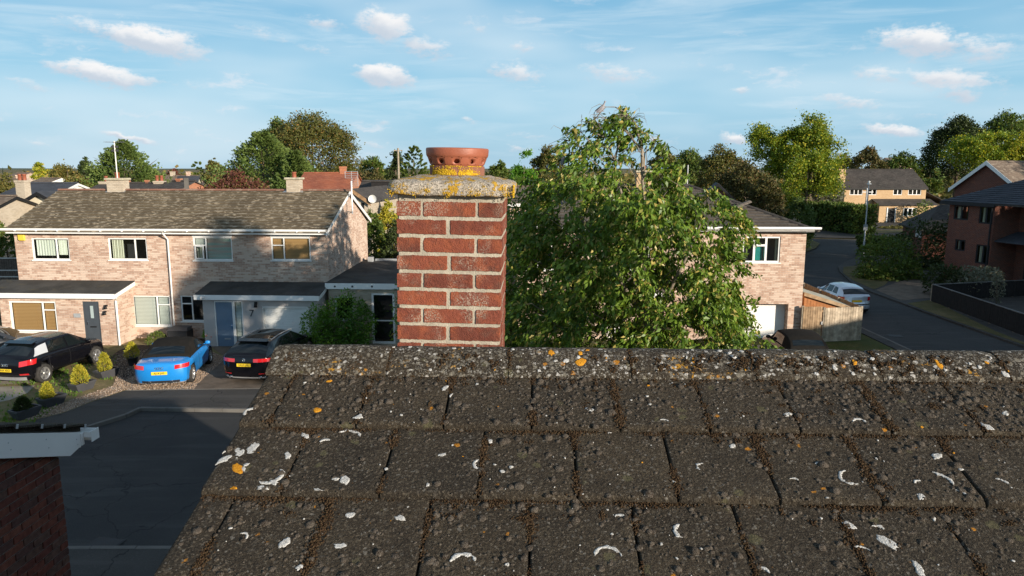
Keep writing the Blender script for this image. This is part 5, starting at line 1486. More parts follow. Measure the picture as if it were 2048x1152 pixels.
struct('road', [(16.9, 13.7), (-16, 13.7)] + [kerbL[5], kerbL[4], kerbL[3], kerbL[2], kerbL[1], kerbL[0]] + [(0, 22.2), (2, 19.5), (16.9, 19.5)], 0.0, M['asphalt'])
kR = gp_((2048, 697), (1848, 626), (1796, 606), (1744, 587), (1705, 569), (1679, 545), (1676, 536), (1690, 526), (1726, 510), z=0.0)
struct('road', [(16.9, -30), (22.7, -30), (22.7, 25)] + kR + gp_((1900, 506), (2500, 506), (2500, 482), (1725, 479), (1400, 473), (1400, 506), (1612, 506)) + [(18.4, 47), (16.9, 40)], 0.004, M['asphalt'])
struct('pavement', [(p[0], p[1]) for p in kerbL] + [backL[7], backL[6], backL[5], backL[4], backL[3], backL[2], backL[1], backL[0]] + [(-3, 24.2), (0, 22.4)], KZ, M['pave'], .2)
struct('near_pavement', [(-16, 13.58), (16.9, 13.58), (16.9, 11), (-16, 11)], KZ, M['pave'], .2)
struct('front_garden', [(-40, 34), (-16.0, 34), (-7.5, 34)] + [(-7.6, 24.6), backL[0], backL[1], backL[2], backL[3], backL[4], backL[5], backL[6], backL[7]] + [(-40, 20)], KZ - .004, M['lawn_dry'], .2)
struct('tree_garden', [(-3.1, 24.2), (0, 22.45), (2, 19.7), (12.4, 19.7), (16.2, 27), (16.2, 45), (-3.1, 45)], KZ - .004, M['lawn'], .2)
struct('side_pavement', [(15.0, 19.7), (16.75, 19.7), (16.75, 40), (18.2, 47), (16.4, 47), (16.25, 27)], KZ, M['pave'], .2)
def strip(name, pts, w, z0, z1, mat, seg=.9):
    """kerb stones along a line"""
    me = None; grp = []
    holder = bpy.data.objects.new(name, None); COL.objects.link(holder); holder['kind'] = 'structure'
    k = 0
    for a, b in zip(pts[:-1], pts[1:]):
        a = Vector((a[0], a[1], 0)); b = Vector((b[0], b[1], 0)); d = b - a; L = d.length
        if L < .05: continue
        n = max(1, round(L / seg)); ang = atan2(d.y, d.x)
        for i in range(n):
            m = MB(); ln = L / n - .008; m.box(0, ln, -w / 2, w / 2, z0, z1 + rs.uniform(-.004, .004))
            if k < 280: o = m.build('kerb_stone', mat, holder, bev=.008); o.location = a + d * (i / n); o.rotation_euler = (0, 0, ang)
            k += 1
    return holder
strip('kerb', [(-1, 22.3)] + kerbL, .13, -.05, KZ + .012, M['kerb'])
strip('near_kerb', [(-15, 13.63), (-3, 13.63)], .13, -.05, KZ + .012, M['kerb'])
strip('side_kerb', [(16.82, 22), (16.82, 40), (18.3, 47)], .13, -.05, KZ + .012, M['kerb'])
strip('edging', [backL[0], backL[1], backL[2]], .05, .02, KZ + .012, M['kerb'])
# the right-hand side of the side road
far_r = [tuple(p) for p in kR]
struct('east_pavement', far_r[::1] + gp_((1760, 500), (1900, 500), (2500, 500)) + [(90, 30), (30, 24)], KZ, M['pave'], .2)
struct('verge', gp_((1687, 534), (1742, 528), (1790, 548), (1770, 570), (1748, 579), (1706, 561), (1686, 546), z=KZ), KZ + .012, M['verge'])
struct('verge', gp_((1815, 607), (1862, 600), (1990, 662), (2200, 745), (2200, 762), (2048, 690), (1850, 621), z=KZ), KZ + .012, M['verge'])
struct('block_drive', gp_((1752, 580), (1802, 601), (1862, 596), (1890, 570), (1830, 556), (1790, 566), z=KZ), KZ + .008, M['drive'])
struct('verge', gp_((1560, 510), (1612, 504), (1632, 496), (1640, 487), (1628, 482), (1560, 486), z=KZ), KZ + .012, M['verge'])
struct('far_pavement', gp_((1400, 472), (1725, 478), (2500, 481), (2500, 430), (1400, 440)), KZ - .02, M['pave'])
struct('far_verge', gp_((1735, 468), (1840, 466), (1850, 462), (1735, 461)), KZ + .012, M['lawn_dry'])
# gravel, driveways
gv = gp_((452, 716), (395, 768), (388, 779), (250, 780), (180, 804), (125, 825), (60, 840), (40, 836), (110, 812), (170, 790), (225, 772), (235, 748), (212, 722), (250, 704), (395, 690), z=KZ)
struct('gravel', gv, KZ + .004, M['gravel'])
struct('bark_bed', gp_((212, 722), (235, 748), (248, 762), (285, 742), (300, 706), (345, 690), (262, 690), (235, 703), z=KZ), KZ + .010, M['bark'])
struct('bark_bed', gp_((300, 706), (398, 697), (415, 690), (415, 676), (350, 678), z=KZ), KZ + .014, M['bark'])
struct('block_drive', gp_((452, 716), (395, 768), (389, 778), (560, 777), (760, 776), (760, 690), (420, 692), z=KZ), KZ + .006, M['drive'])
struct('driveway_concrete', gp_((-60, 772), (70, 766), (78, 760), (30, 735), (-60, 735), z=KZ), KZ + .005, M['concrete'])
struct('driveway_concrete', gp_((-60, 776), (70, 771), (55, 786), (20, 800), (-60, 815), z=KZ), KZ + .005, M['concrete'])
struct('driveway_concrete', gp_((1470, 690), (1645, 690), (1640, 760), (1440, 760), z=KZ), KZ + .004, M['concrete'])
# lawn tufts and loose stones in the left garden
gp1, gsz = [], []
for _ in range(5200):
    px, py = rs.uniform(0, 235), rs.uniform(712, 850)
    n = noise.noise(Vector((px / 34, py / 22, 2.0)))
    if n < .02 and rs.random() > .10: continue
    if px > 60 + (850 - py) * 1.6 and py > 760: continue
    p = gnd(px, py, KZ); gp1.append((p.x, p.y, KZ)); gsz.append(rs.uniform(.04, .10))
nG = len(gp1); Vg = np.zeros((nG, 3, 3)); P_ = np.array(gp1); hh = np.array(gsz); aa = rng.uniform(0, 2 * pi, nG); ww_ = hh * .28
Vg[:, 0] = P_ + np.stack([np.cos(aa) * ww_, np.sin(aa) * ww_, 0 * aa], 1); Vg[:, 1] = P_ - np.stack([np.cos(aa) * ww_, np.sin(aa) * ww_, 0 * aa], 1)
Vg[:, 2] = P_ + np.stack([rng.normal(0, .03, nG), rng.normal(0, .03, nG), hh], 1)
addobj('grass_tufts', np_mesh('grass_tufts', Vg.reshape(-1, 3), np.arange(nG * 3).reshape(-1, 3), M['grass']), kind='stuff')
sp_, sr_ = [], []
from mathutils.geometry import intersect_point_tri_2d
def inside(p, poly):
    c = False; j = len(poly) - 1
    for i in range(len(poly)):
        if (poly[i][1] > p[1]) != (poly[j][1] > p[1]) and p[0] < (poly[j][0] - poly[i][0]) * (p[1] - poly[i][1]) / (poly[j][1] - poly[i][1]) + poly[i][0]: c = not c
        j = i
    return c
bx = [p[0] for p in gv]; by = [p[1] for p in gv]
while len(sp_) < 9000:
    p = (rs.uniform(min(bx), max(bx)), rs.uniform(min(by), max(by)))
    if inside(p, gv): sp_.append((p[0], p[1], KZ + .006)); sr_.append(rs.uniform(.010, .026))
addobj('gravel_stones', scatter('gravel_stones', iv, if_, np.array(sp_), np.array(sr_), M['gravel'], randrot(rng, len(sp_))), kind='stuff')
# manhole and a patch in the road
for (px, py, r) in ((207, 1090, .33), (1790, 672, .3)):
    g = gnd(px, py, .0); m = MB(); m.box(-r, r, -r * .8, r * .8, 0, .008); m.box(-r + .04, r - .04, -r * .8 + .04, r * .8 - .04, .008, .011)
    o = m.build('manhole_cover', M['trim']); o.location = (g.x, g.y, .006); o.rotation_euler = (0, 0, -.2); o['kind'] = 'structure'

# ------------------------------------------------------------------ fences, shed, gate
FY = 31.25
def fence_line(a, b, h, pw, mat, label, cat='fence', name='plank_fence', rail=True, cap=None, gap=.004, jit=.012, group=None, post=1.8):
    a = Vector(a); b = Vector(b); d = b - a; L = d.length; ang = atan2(d.y, d.x)
    f = thing(name, a, ang, label, cat, group)
    n = int(L / pw); ms = []
    for q in range(5):
        m = MB(); m.box(gap, pw - gap, -.009, .009, .03, h + rs.uniform(-jit, jit)); ms.append(m.mesh('plank', mat[q % len(mat)] if isinstance(mat, list) else mat, bev=.003))
    for i in range(n): inst('plank', rs.choice(ms), f, (i * pw, rs.uniform(-.004, .004), 0))
    if rail:
        for z in (.35, h * .55, h - .25): m = MB(); m.box(0, L, .012, .06, z, z + .08); m.build('rail', M['wood_brown'], f)
    k = int(L / post)
    for i in range(k + 1): m = MB(); m.box(i * L / max(1, k) - .05, i * L / max(1, k) + .05, .012, .11, 0, h + .02); m.build('post', M['wood_old'], f)
    if cap: m = MB(); m.box(0, L, -.05, .05, h + .02, h + .05); m.build('capping', cap, f)
    return f
wg = [plain('plank_grey%d' % i, c, .92, .12, var=.28, scale=5, bmp=.004, bscale=40, dirt=(.17, .15, .12)) for i, c in enumerate([(.36, .29, .215), (.30, .245, .18), (.42, .345, .26)])]
wb = [plain('plank_tan%d' % i, c, .9, .12, var=.25, scale=5, bmp=.004, bscale=40) for i, c in enumerate([(.34, .235, .145), (.28, .19, .115)])]
def fz(px, py, Y): return at_y(px, py, Y)
a = fz(1604, 660, FY); b = fz(1644, 660, FY); c = fz(1647, 660, FY); d = fz(1721, 660, FY + .3)
hG = fz(1625, 613, FY).z; hF = fz(1690, 616, FY).z
fence_line((a.x, a.y, 0), (b.x, b.y, 0), hG, .105, wb, 'brown boarded side gate with latch between brick house and grey fence', 'gate', 'side_gate', post=2)
m = MB(); m.box(-.02, .04, -.03, 0, 0, .14); la = thing('gate_latch', (0, 0, 0), 0, 'small pale latch on the edge of the side gate', 'latch')
bpy.data.objects.remove(la)
lt_ = m.build('latch', M['metal'], bpy.data.objects['side_gate']); lt_.location = ((b - a).length - .06, -.02, hG * .52)
fence_line((c.x, c.y, 0), (d.x, d.y, 0), hF, .125, wg, 'weathered grey vertical plank fence at the street corner, its lower half in shadow', 'fence')
# the roadside run going away
e = fz(1606, 568, 40.5)
fence_line((d.x + .0, d.y + .12, 0), (d.x + .1, 38.2, 0), hF, .15, wb, 'brown plank fence running away along the side road behind the shed', 'fence', jit=.01)
# shed
SY = 32.3
x0w, x1w = at_y(1609, 590, SY).x, at_y(1707, 615, SY).x
zl, zr_ = at_y(1604, 585, SY).z, at_y(1707, 616, SY).z
sh_ = thing('garden_shed', (x0w, SY, 0), -radians(2), 'low wooden shed with a pale felt roof behind the grey fence', 'shed')
m = MB(); x0, x1, y0, y1 = .0, x1w - x0w, 0, 2.6
m.prism([(x0, y0, 0), (x1, y0, 0), (x1, y0, zr_ - .05), (x0, y0, zl - .05)], (0, y1 - y0, 0)); m.build('wall', M['wood_orange'], sh_)
for i in range(int((x1 - x0) / .142)):
    xx = x0 + i * .142; zt_ = zl + (zr_ - zl) * (xx + .07 - x0) / (x1 - x0)
    q = MB(); q.box(.004, .138, -.014, -.002, .05, zt_ - .07); o = q.build('plank', M['wood_orange'], sh_); o.location = (xx, y0, 0)
m = MB(); m.prism([(x0 - .05, y0 - .12, zl - .02), (x1 + .10, y0 - .12, zr_ - .04), (x1 + .10, y0 - .12, zr_ + .0), (x0 - .05, y0 - .12, zl + .03)], (0, y1 - y0 + .2, 0)); m.build('roof', M['felt_green'], sh_)
m = MB(); m.prism([(x0 - .06, y0 - .145, zl - .13), (x1 + .11, y0 - .145, zr_ - .14), (x1 + .11, y0 - .145, zr_ + .01), (x0 - .06, y0 - .145, zl + .04)], (0, .022, 0)); m.build('roof_edge_board', wb[0], sh_)
M['cap_grey'] = plain('fence_coping', (.13, .128, .125), .7, .3, var=.2)
# black fence with pale coping on the east side
a = gnd(1862, 603, KZ); b = gnd(2048, 673, KZ); dd = (b - a).normalized()
fence_line((a.x, a.y, KZ), tuple((b + dd * 7)[:2]) + (KZ,), .98, .17, M['wood_black'], 'low black boarded fence with pale coping along the east verge', 'fence', 'garden_fence', cap=M['cap_grey'])
fence_line((a.x + .1, a.y + .05, KZ), (a.x + 9.5, a.y + 2.5, KZ), .95, .2, M['wood_black'], 'low black fence with pale coping in front of the dark brick house', 'fence', 'garden_fence', cap=M['cap_grey'])
# left edge: dark panel fence and lean-to roof behind the house corner
a = fz(0, 520, 36.5); b = fz(33, 520, 36.5)
pf = thing('panel_fence', (a.x - 2.2, 36.5, 0), 0, 'tall dark panel fence left of the pink brick houses', 'fence')
z0, z1 = fz(10, 568, 36.5).z, fz(10, 515, 36.5).z
W2 = b.x - a.x + 2.4
m = MB(); m.box(0, W2, .0, .02, 0.0, z1); m.build('backing_board', M['wood_black'], pf)
me = None
for i in range(int(W2 / .12)):
    m = MB(); m.box(.006, .112, -.016, -.001, .05, z1 - .04)
    if me is None: me = m.mesh('plank', plain('dark_plank', (.10, .085, .075), .9, .1, var=.3, scale=6), bev=.002)
    inst('plank', me, pf, (i * .12, 0, 0))
for z in (z0 + .35, (z0 + z1) / 2, z1 - .06): m = MB(); m.box(0, W2, -.04, -.018, z, z + .06); m.build('rail', M['galv'], pf)
m = MB(); m.box(W2 - .12, W2, -.06, .04, 0, z1 + .05); m.build('post', M['galv'], pf)

# ------------------------------------------------------------------ lamp column and pole at the junction
b = gnd(1725, 513, KZ); Yl = b.y
zt_ = at_y(1731, 364, Yl).z; xt = at_y(1730, 364, Yl).x
lp_ = thing('street_lamp', (b.x + .05, b.y, KZ), 0, 'grey street lamp column with a small lantern and a pale sign box at the junction', 'street lamp')
m = MB(); m.lathe([(.085, 0), (.085, 1.3), (.06, 1.35), (.045, zt_ - .2)], (0, 0, 0), 10); m.build('column', M['galv'], lp_)
m = MB(); m.box(-.09, .09, -.26, .14, zt_ - .3, zt_ - .2); m.lathe([(.05, zt_ - .2), (.11, zt_ - .1), (.08, zt_ - .02), (.001, zt_)], (0, -.02, 0), 10); m.build('lantern', M['white_old'], lp_, bev=0)
zs_ = at_y(1726, 457, Yl).z
m = MB(); m.box(-.22, .12, -.14, -.1, zs_ - .25, zs_ + .25); m.build('sign_box', M['galv'], lp_)
p2 = gnd(1722, 466, KZ); zt2 = at_y(1724, 378, p2.y).z
tp = thing('telegraph_pole', (p2.x + .3, p2.y, KZ), 0, 'thin pale pole with a short cross arm behind the street lamp', 'pole')
m = MB(); m.lathe([(.11, 0), (.075, zt2)], (0, 0, 0), 8); m.build('pole', M['galv'], tp)
m = MB(); m.box(-.55, .75, -.04, .04, zt2 - .5, zt2 - .4); m.build('cross_arm', M['galv'], tp)

# ------------------------------------------------------------------ planters with golden conifers
def lerp3(a, b, t): return a + (b - a) * t
def leafmesh(name, P, D, L, Wd, mat, rng_, droop=0.0, side=None):
    n = len(P); D = D / (np.linalg.norm(D, axis=1)[:, None] + 1e-9)
    R_ = rng_.normal(size=(n, 3)) if side is None else side
    Sd = np.cross(D, R_); Sd /= (np.linalg.norm(Sd, axis=1)[:, None] + 1e-9)
    L = np.asarray(L)[:, None]; Wd = np.asarray(Wd)[:, None]
    V = np.zeros((n, 4, 3))
    N_ = np.cross(Sd, D)
    V[:, 0] = P; V[:, 1] = P + D * L * .42 + Sd * Wd * .5; V[:, 2] = P + D * L + np.array([0, 0, -1.0]) * L * droop; V[:, 3] = P + D * L * .42 - Sd * Wd * .5
    return np_mesh(name, V.reshape(-1, 3), np.arange(n * 4).reshape(-1, 4), mat)
def cone_shrub(parent, h, r, mat, seed, z0=.0, n=1500, leaf=.06, shape=.55):
    g = np.random.default_rng(seed); t = g.random(n) ** .8; th = g.uniform(0, 2 * pi, n)
    rr = r * np.where(t < .22, .7 + .3 * t / .22, np.clip(1 - (t - .22) / .78, 0, 1) ** shape) * (.72 + .28 * g.random(n) ** .3)
    rr *= 1 + .16 * np.sin(th * 5 + seed) * np.sin(t * 17)
    P = np.stack([rr * np.cos(th), rr * np.sin(th), z0 + t * h], 1)
    D = np.stack([np.cos(th) * .8, np.sin(th) * .8, np.full(n, .9)], 1) + g.normal(0, .5, (n, 3)); P += g.normal(0, r * .07, (n, 3))
    addobj('foliage', leafmesh('foliage', P, D, leaf * g.uniform(.7, 1.3, n), leaf * .5 * g.uniform(.7, 1.3, n), mat, g), parent)
    m = MB(); m.tube([(0, 0, z0 - .05), (0, 0, z0 + h * .7)], [.025, .006], 6); m.build('stem', M['barkwood'], parent)
def trough(loc, ang, L, wd, h, plant_h, plant_r, mat, label, seed, plant_off=0.0, plabel='', n=1500):
    t = thing('planter', loc, ang, label, 'planter', 'grey trough planters along the garden edge')
    m = MB(); e = .10
    o0 = [(-L / 2 + e, -wd / 2 + e * .5), (L / 2 - e, -wd / 2 + e * .5), (L / 2 - e, wd / 2 - e * .5), (-L / 2 + e, wd / 2 - e * .5)]
    o1 = [(-L / 2, -wd / 2), (L / 2, -wd / 2), (L / 2, wd / 2), (-L / 2, wd / 2)]
    i1 = [(x * .9, y * .84) for x, y in o1]
    V = [(x, y, 0) for x, y in o0] + [(x, y, h - .05) for x, y in o1] + [(x * 1.04, y * 1.05, h - .05) for x, y in o1] + [(x * 1.04, y * 1.05, h) for x, y in o1] + [(x, y, h) for x, y in i1] + [(x, y, h - .06) for x, y in i1]
    Fc = [(3, 2, 1, 0)] + [(r * 4 + i, r * 4 + (i + 1) % 4, (r + 1) * 4 + (i + 1) % 4, (r + 1) * 4 + i) for r in range(5) for i in range(4)]
    m.add(V, Fc); m.build('trough', M['planter'], t)
    s = MB(); s.box(-L * .44, L * .44, -wd * .41, wd * .41, h - .07, h - .05); s.build('soil', M['soil'], t)
    Rz = Matrix.Rotation(ang, 3, 'Z')
    p = thing('golden_conifer', Vector(loc) + Rz @ Vector((plant_off, 0, h - .06)), seed * 1.3, plabel, 'shrub', 'conifers in the trough planters')
    cone_shrub(p, plant_h, plant_r, mat, seed, 0, n)
    return t
def G2(px, py): return gnd(px, py, KZ)
specs = [((1170, 610), (1330, 560), (1235, 255), 'grey trough planter with the largest golden conifer in front of the parked SUV', 'largest bushy golden conifer, in the second trough from the house', .9, .27),
         ((1500, 425), (1690, 370), (1555, 75), 'grey trough planter nearest the dark front door', 'golden conifer in the trough nearest the dark front door', .85, .22),
         ((695, 835), (925, 765), (765, 495), 'grey trough planter on the shaded lawn with a small pointed conifer', 'small pointed yellow conifer standing half in shadow', .75, .18),
         ((300, 1020), (560, 940), (420, 780), 'grey trough planter in full shade nearest the lower left roof', 'sparse dark shrub in the shaded trough nearest the lower left roof', .55, .22)]
for i, (f0, f1, tp_, l1, l2, phh, prr) in enumerate(specs):
    a = G2(f0[0] / 7.2, 700 + f0[1] / 7.2); b = G2(f1[0] / 7.2, 700 + f1[1] / 7.2); d = b - a; ang = atan2(d.y, d.x); L = max(.75, min(1.15, d.length * 1.0))
    c = (a + b) / 2 + Vector((-sin(ang), cos(ang), 0)) * .2
    zt_ = at_y(tp_[0] / 7.2, 700 + tp_[1] / 7.2, c.y).z - KZ
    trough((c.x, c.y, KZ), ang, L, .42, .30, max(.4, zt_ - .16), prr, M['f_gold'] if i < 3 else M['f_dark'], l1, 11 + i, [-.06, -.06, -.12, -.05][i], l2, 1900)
def pot_plant(px, py, ptop, r, label, plabel, mat, seed, potr=.2):
    g = G2(px, py); zt_ = at_y(ptop[0], ptop[1], g.y).z - KZ
    t = thing('plant_pot', (g.x, g.y, KZ), 0, label, 'pot'); m = MB(); m.lathe([(potr * .75, 0), (potr, .3), (potr * 1.08, .3), (potr * 1.08, .34), (potr * .9, .34), (potr * .88, .28), (.001, .28)], (0, 0, 0), 14); m.build('pot', M['planter'], t)
    p = thing('potted_conifer', (g.x, g.y, KZ + .28), 0, plabel, 'shrub'); cone_shrub(p, zt_ - .28, r, mat, seed, 0, 1300); return p
pot_plant(266, 730, (266, 686), .26, 'dark round pot beside the blue convertible', 'yellow tipped conifer in a dark pot left of the blue convertible', M['f_gold'], 31)
pc_ = pot_plant(419, 690, (413, 654), .24, 'dark pot beside the blue front door', 'bright green conifer with red flowers beside the blue front door', M['f_bright'], 32)
fl = [(rs.gauss(.12, .08), rs.gauss(-.16, .05), rs.uniform(.03, .3)) for _ in range(28)]
addobj('flowers', scatter('flowers', iv, if_, np.array(fl), np.full(len(fl), .028), M['flower'], randrot(rng, len(fl))), pc_)
g = G2(300, 690); lowb = thing('low_shrub', (g.x + .2, g.y + .25, KZ), 0, 'low green shrub against the wall under the pale blinds', 'shrub')
cone_shrub(lowb, .5, .45, M['f_green'], 33, 0, 900, .07, .5)
# grey storage box by the wall
a = G2(336, 689); b = G2(376, 689)
bx_ = thing('storage_box', ((a.x + b.x) / 2, a.y + .3, KZ), -radians(3), 'low grey storage box against the wall behind the blue convertible', 'box')
m = MB(); w2 = (b.x - a.x) / 2; m.box(-w2, w2, -.3, .3, 0, .6); m.build('body', M['trim'], bx_, bev=.02); m = MB(); m.prism([(-w2 - .02, -.32, .6), (w2 + .02, -.32, .6), (w2 * .9, -.1, .72), (-w2 * .9, -.1, .72)], (0, .42, 0)); m.build('lid', M['dark_metal'], bx_)
# ------------------------------------------------------------------ cars
def smooth(t): t = max(0, min(1, t)); return t * t * (3 - 2 * t)
def pw(x, pts):
    if x <= pts[0][0]: return pts[0][1]
    for (a, b), (c, d) in zip(pts[:-1], pts[1:]):
        if x <= c: return b + (d - b) * (x - a) / (c - a)
    return pts[-1][1]
def car(name, label, loc, ang, P, paint_, plate=None, badge=None, group=None):
    """x runs from the tail (0) to the nose (L), y to the left"""
    L, Wd, H = P['L'], P['W'] / 2, P['H']
    t = thing(name, loc, ang, label, 'car', group)
    off = Vector((-L / 2, 0, 0))
    xr, xf, rw = P['xr'], P['xf'], P['rw']
    tail = P['tail']; nose = P['nose']
    def XR(y, z): return P.get('ar', .26) * abs(y / Wd) ** 3.2 + pw(z, tail)
    def XF(y, z): return L - P.get('af', .42) * abs(y / Wd) ** 2.6 - pw(z, nose)
    def belt(x): return pw(x, P['belt'])
    def top(x): return max(belt(x) + .02, pw(x, P['top']))
    def hw(x): return Wd * pw(x, P['plan'])
    def section(x):
        w = hw(x); b = belt(x); zt_ = top(x); z0 = P['zb'] + pw(x, P.get('keel', [(0, .03), (.5, 0), (L - .5, 0), (L, .02)]))
        return [(0, z0), (.80 * w, z0), (.93 * w, z0 + .03), (.972 * w, z0 + .11), (.985 * w, z0 + .22), (.992 * w, z0 + (b - z0) * .5), (1.0 * w, b - .2), (.992 * w, b - .10), (.965 * w, b - .03), (.925 * w, b), (.84 * w, zt_ - .01), (.5 * w, zt_ + .012), (0, zt_ + .018)]
    nu = 74
    us = [i / nu for i in range(nu + 1)]
    ra = rw + .055
    rows = []
    for u in us:
        x0 = u * L; sec = section(x0); row = []
        full = sec + [(-y, z) for y, z in sec[-2:0:-1]]
        for y, z in full:
            x = XR(y, z) + (XF(y, z) - XR(y, z)) * u
            v = Vector((x, y, z))
            if abs(y) > .7 * Wd and z < P['zb'] + .75:
                for cx in (xr, xf):
                    d = Vector((x - cx, 0, z - rw)); l = d.length
                    if abs(l - ra) < .038 and l > 1e-6: d *= ra / l; v = Vector((cx + d.x, y, rw + d.z))
            row.append(v)
        row.append(row[0].copy()); rows.append(row)
    nb_ = len(rows[0]); mb = MB(); V = [p + off for r in rows for p in r]; Fc = []
    for i in range(nu):
        for j in range(nb_ - 1):
            q = (i * nb_ + j, i * nb_ + j + 1, (i + 1) * nb_ + j + 1, (i + 1) * nb_ + j)
            c = sum((V[k] for k in q), Vector()) / 4 - off
            if abs(c.y) > .55 * Wd and any((c.x - cx) ** 2 + (c.z - rw) ** 2 < (ra * .985) ** 2 for cx in (xr, xf)): continue
            Fc.append(q)
    mb.add(V, Fc, 0, True)
    # tail and nose skins
    for u, XX in ((0.0, XR), (1.0, XF)):
        sec = section(u * L)[0:]; nc = 14; G = []
        for y, z in sec:
            G.append([Vector((XX(y * (2 * k / nc - 1), z), y * (2 * k / nc - 1), z)) + off for k in range(nc + 1)])
        mb.grid(G)
    body = mb.build('body', paint_, t, weld=True)
    # dark wheel wells
    ww = MB()
    for cx in (xr, xf):
        for sgn_ in (-1, 1):
            y0, y1 = sgn_ * (Wd - .34), sgn_ * (Wd * .962)
            n = 18; A = [Vector((cx + ra * cos(pi * k / n), y0, rw + ra * sin(pi * k / n))) + off for k in range(n + 1)]; B = [Vector((p.x, y1, p.z)) for p in A]
            ww.grid([A, B]); ww.add(A, [tuple(range(n + 1))])
    ww.build('wheel_well', M['trim'], t, recalc=False)
    # greenhouse
    x_r0, x_r1, x_f1, x_f0 = P['gh']
    def zr(x):
        b = belt(x)
        if x < x_r1: f = ((x - x_r0) / (x_r1 - x_r0)); s = P.get('rs', .75); return b + (pw(x_r1, P['roof']) - b) * max(0, f) ** s
        if x > x_f1: f = ((x_f0 - x) / (x_f0 - x_f1)); return b + (pw(x_f1, P['roof']) - b) * max(0, f) ** .85
        return pw(x, P['roof'])
    def Sf(x, tt, o=0.0):
        b = belt(x) - .005; h = max(0, zr(x) - b); w0 = hw(x) * .925; hr = max(.05, min(1, h / .35)); w1 = w0 - P.get('tumble', .17) * hr
        if tt <= .5: q = tt / .5; y = w0 + (w1 - w0) * q ** 1.15; z = b + h * .88 * q; ny, nz_ = .93, .36 * q
        else: q = (tt - .5) / .5; y = w1 * (1 - q) ** .8 if q < 1 else 0; z = b + h * (.88 + .12 * sin(q * pi / 2)); ny, nz_ = .7 * (1 - q), .4 + .6 * q
        return Vector((x, y + ny * o, z + nz_ * o))
    n = 46; nt_ = 18; G = []
    for i in range(n + 1):
        x = x_r0 + (x_f0 - x_r0) * i / n
        h = [Sf(x, k / nt_) for k in range(nt_ + 1)]
        G.append([p + off for p in h] + [Vector((p.x, -p.y, p.z)) + off for p in h[-2::-1]])
    m = MB(); m.grid(G); m.build('soft_top' if P.get('soft') else 'roof', P.get('roofmat', paint_), t)
    def patch(nm, xa, xb, ta, tb, mat, o=.006, nx=8, nt2=6, both=False, parent=t, mirror=True):
        """xa, xb functions of t"""
        for s in ((1, -1) if not both else (1,)):
            m = MB(); G = []
            if both: ts = [ta + (1 - ta) * k / nt2 for k in range(nt2 + 1)]; 
            else: ts = [ta + (tb - ta) * k / nt2 for k in range(nt2 + 1)]
            for k in ts:
                a, b = xa(k), xb(k); G.append([Sf(a + (b - a) * i / nx, k, o) for i in range(nx + 1)])
            if both:
                m.grid([[p + off for p in r] for r in G] + [[Vector((p.x, -p.y, p.z)) + off for p in r] for r in G[-2::-1]])
            else: m.grid([[Vector((p.x, s * p.y, p.z)) + off for p in r] for r in G])
            m.build(nm, M[mat], parent, recalc=False)
    dz = (x_r1 - x_r0)
    patch('rear_window', lambda k: x_r0 + dz * P.get('rwin', (.16, .86))[0], lambda k: x_r0 + dz * P.get('rwin', (.16, .86))[1], P.get('rwt', .50), 1, P.get('rglass', 'carglass'), both=True)
    patch('windscreen', lambda k: x_f1 + (x_f0 - x_f1) * .10, lambda k: x_f1 + (x_f0 - x_f1) * .94, .5, 1, 'carglass', both=True)
    for (nm, a0, a1, b0, b1, mt) in P['side']:
        ta, tb = .07, .44
        patch(nm, lambda k: a0 + (a1 - a0) * (k - ta) / (tb - ta), lambda k: b0 + (b1 - b0) * (k - ta) / (tb - ta), ta, tb, mt)
    if P.get('sunroof'):
        a, b = P['sunroof']; patch('sunroof', lambda k: a, lambda k: b, .62, 1, 'carglass', both=True, o=.004)
    if P.get('rails'):
        for s in (-1, 1):
            m = MB(); m.tube([Vector((x, s * Sf(x, .53).y, Sf(x, .53).z + .045)) + off for x in [P['rails'][0] + (P['rails'][1] - P['rails'][0]) * i / 10 for i in range(11)]], .017, 6); m.build('roof_rail', M['p_silvertrim'], t)
    # wheels
    wm = MB(); wdt = .21
    prof = [(rw * .66, -wdt / 2), (rw * .93, -wdt / 2), (rw * .985, -wdt * .40), (rw, -wdt * .25), (rw, wdt * .25), (rw * .985, wdt * .40), (rw * .93, wdt / 2), (rw * .66, wdt / 2)]
    wm.lathe(prof, (0, 0, 0), 30, axis='y'); tm_ = wm.mesh('tyre', M['tyre'])
    rm = MB(); rr = rw * .67
    rm.lathe([(rr, -wdt * .42), (rr * .97, -wdt * .5), (rr * .9, -wdt * .44), (rr * .86, -wdt * .2)], (0, 0, 0), 30, axis='y')
    for k in range(5):
        a0 = 2 * pi * k / 5
        pts = []
        for (r_, w_) in ((.06, .030), (rr * .9, .048)):
            for sg in (-1, 1): pts.append(Vector((r_ * cos(a0) - sg * w_ * sin(a0), -wdt * .43 + (.0 if r_ > .1 else .01), r_ * sin(a0) + sg * w_ * cos(a0))))
        rm.prism([pts[0], pts[1], pts[3], pts[2]], (0, .035, 0))
    rm.lathe([(.001, -wdt * .44), (.05, -wdt * .44), (.06, -wdt * .36)], (0, 0, 0), 12, axis='y')
    rim_ = rm.mesh('rim', M['alloy'])
    dk = MB(); dk.lathe([(rr * .95, -wdt * .18), (.001, -wdt * .16)], (0, 0, 0), 20, axis='y'); disc = dk.mesh('brake_disc', M['dark_metal'])
    for cx in (xr, xf):
        for s in (-1, 1):
            w = inst('wheel', tm_, t, Vector((cx, s * (Wd - wdt / 2 - .012), rw)) + off, (0, 0, 0 if s < 0 else pi)); inst('rim', rim_, w); inst('brake_disc', disc, w)
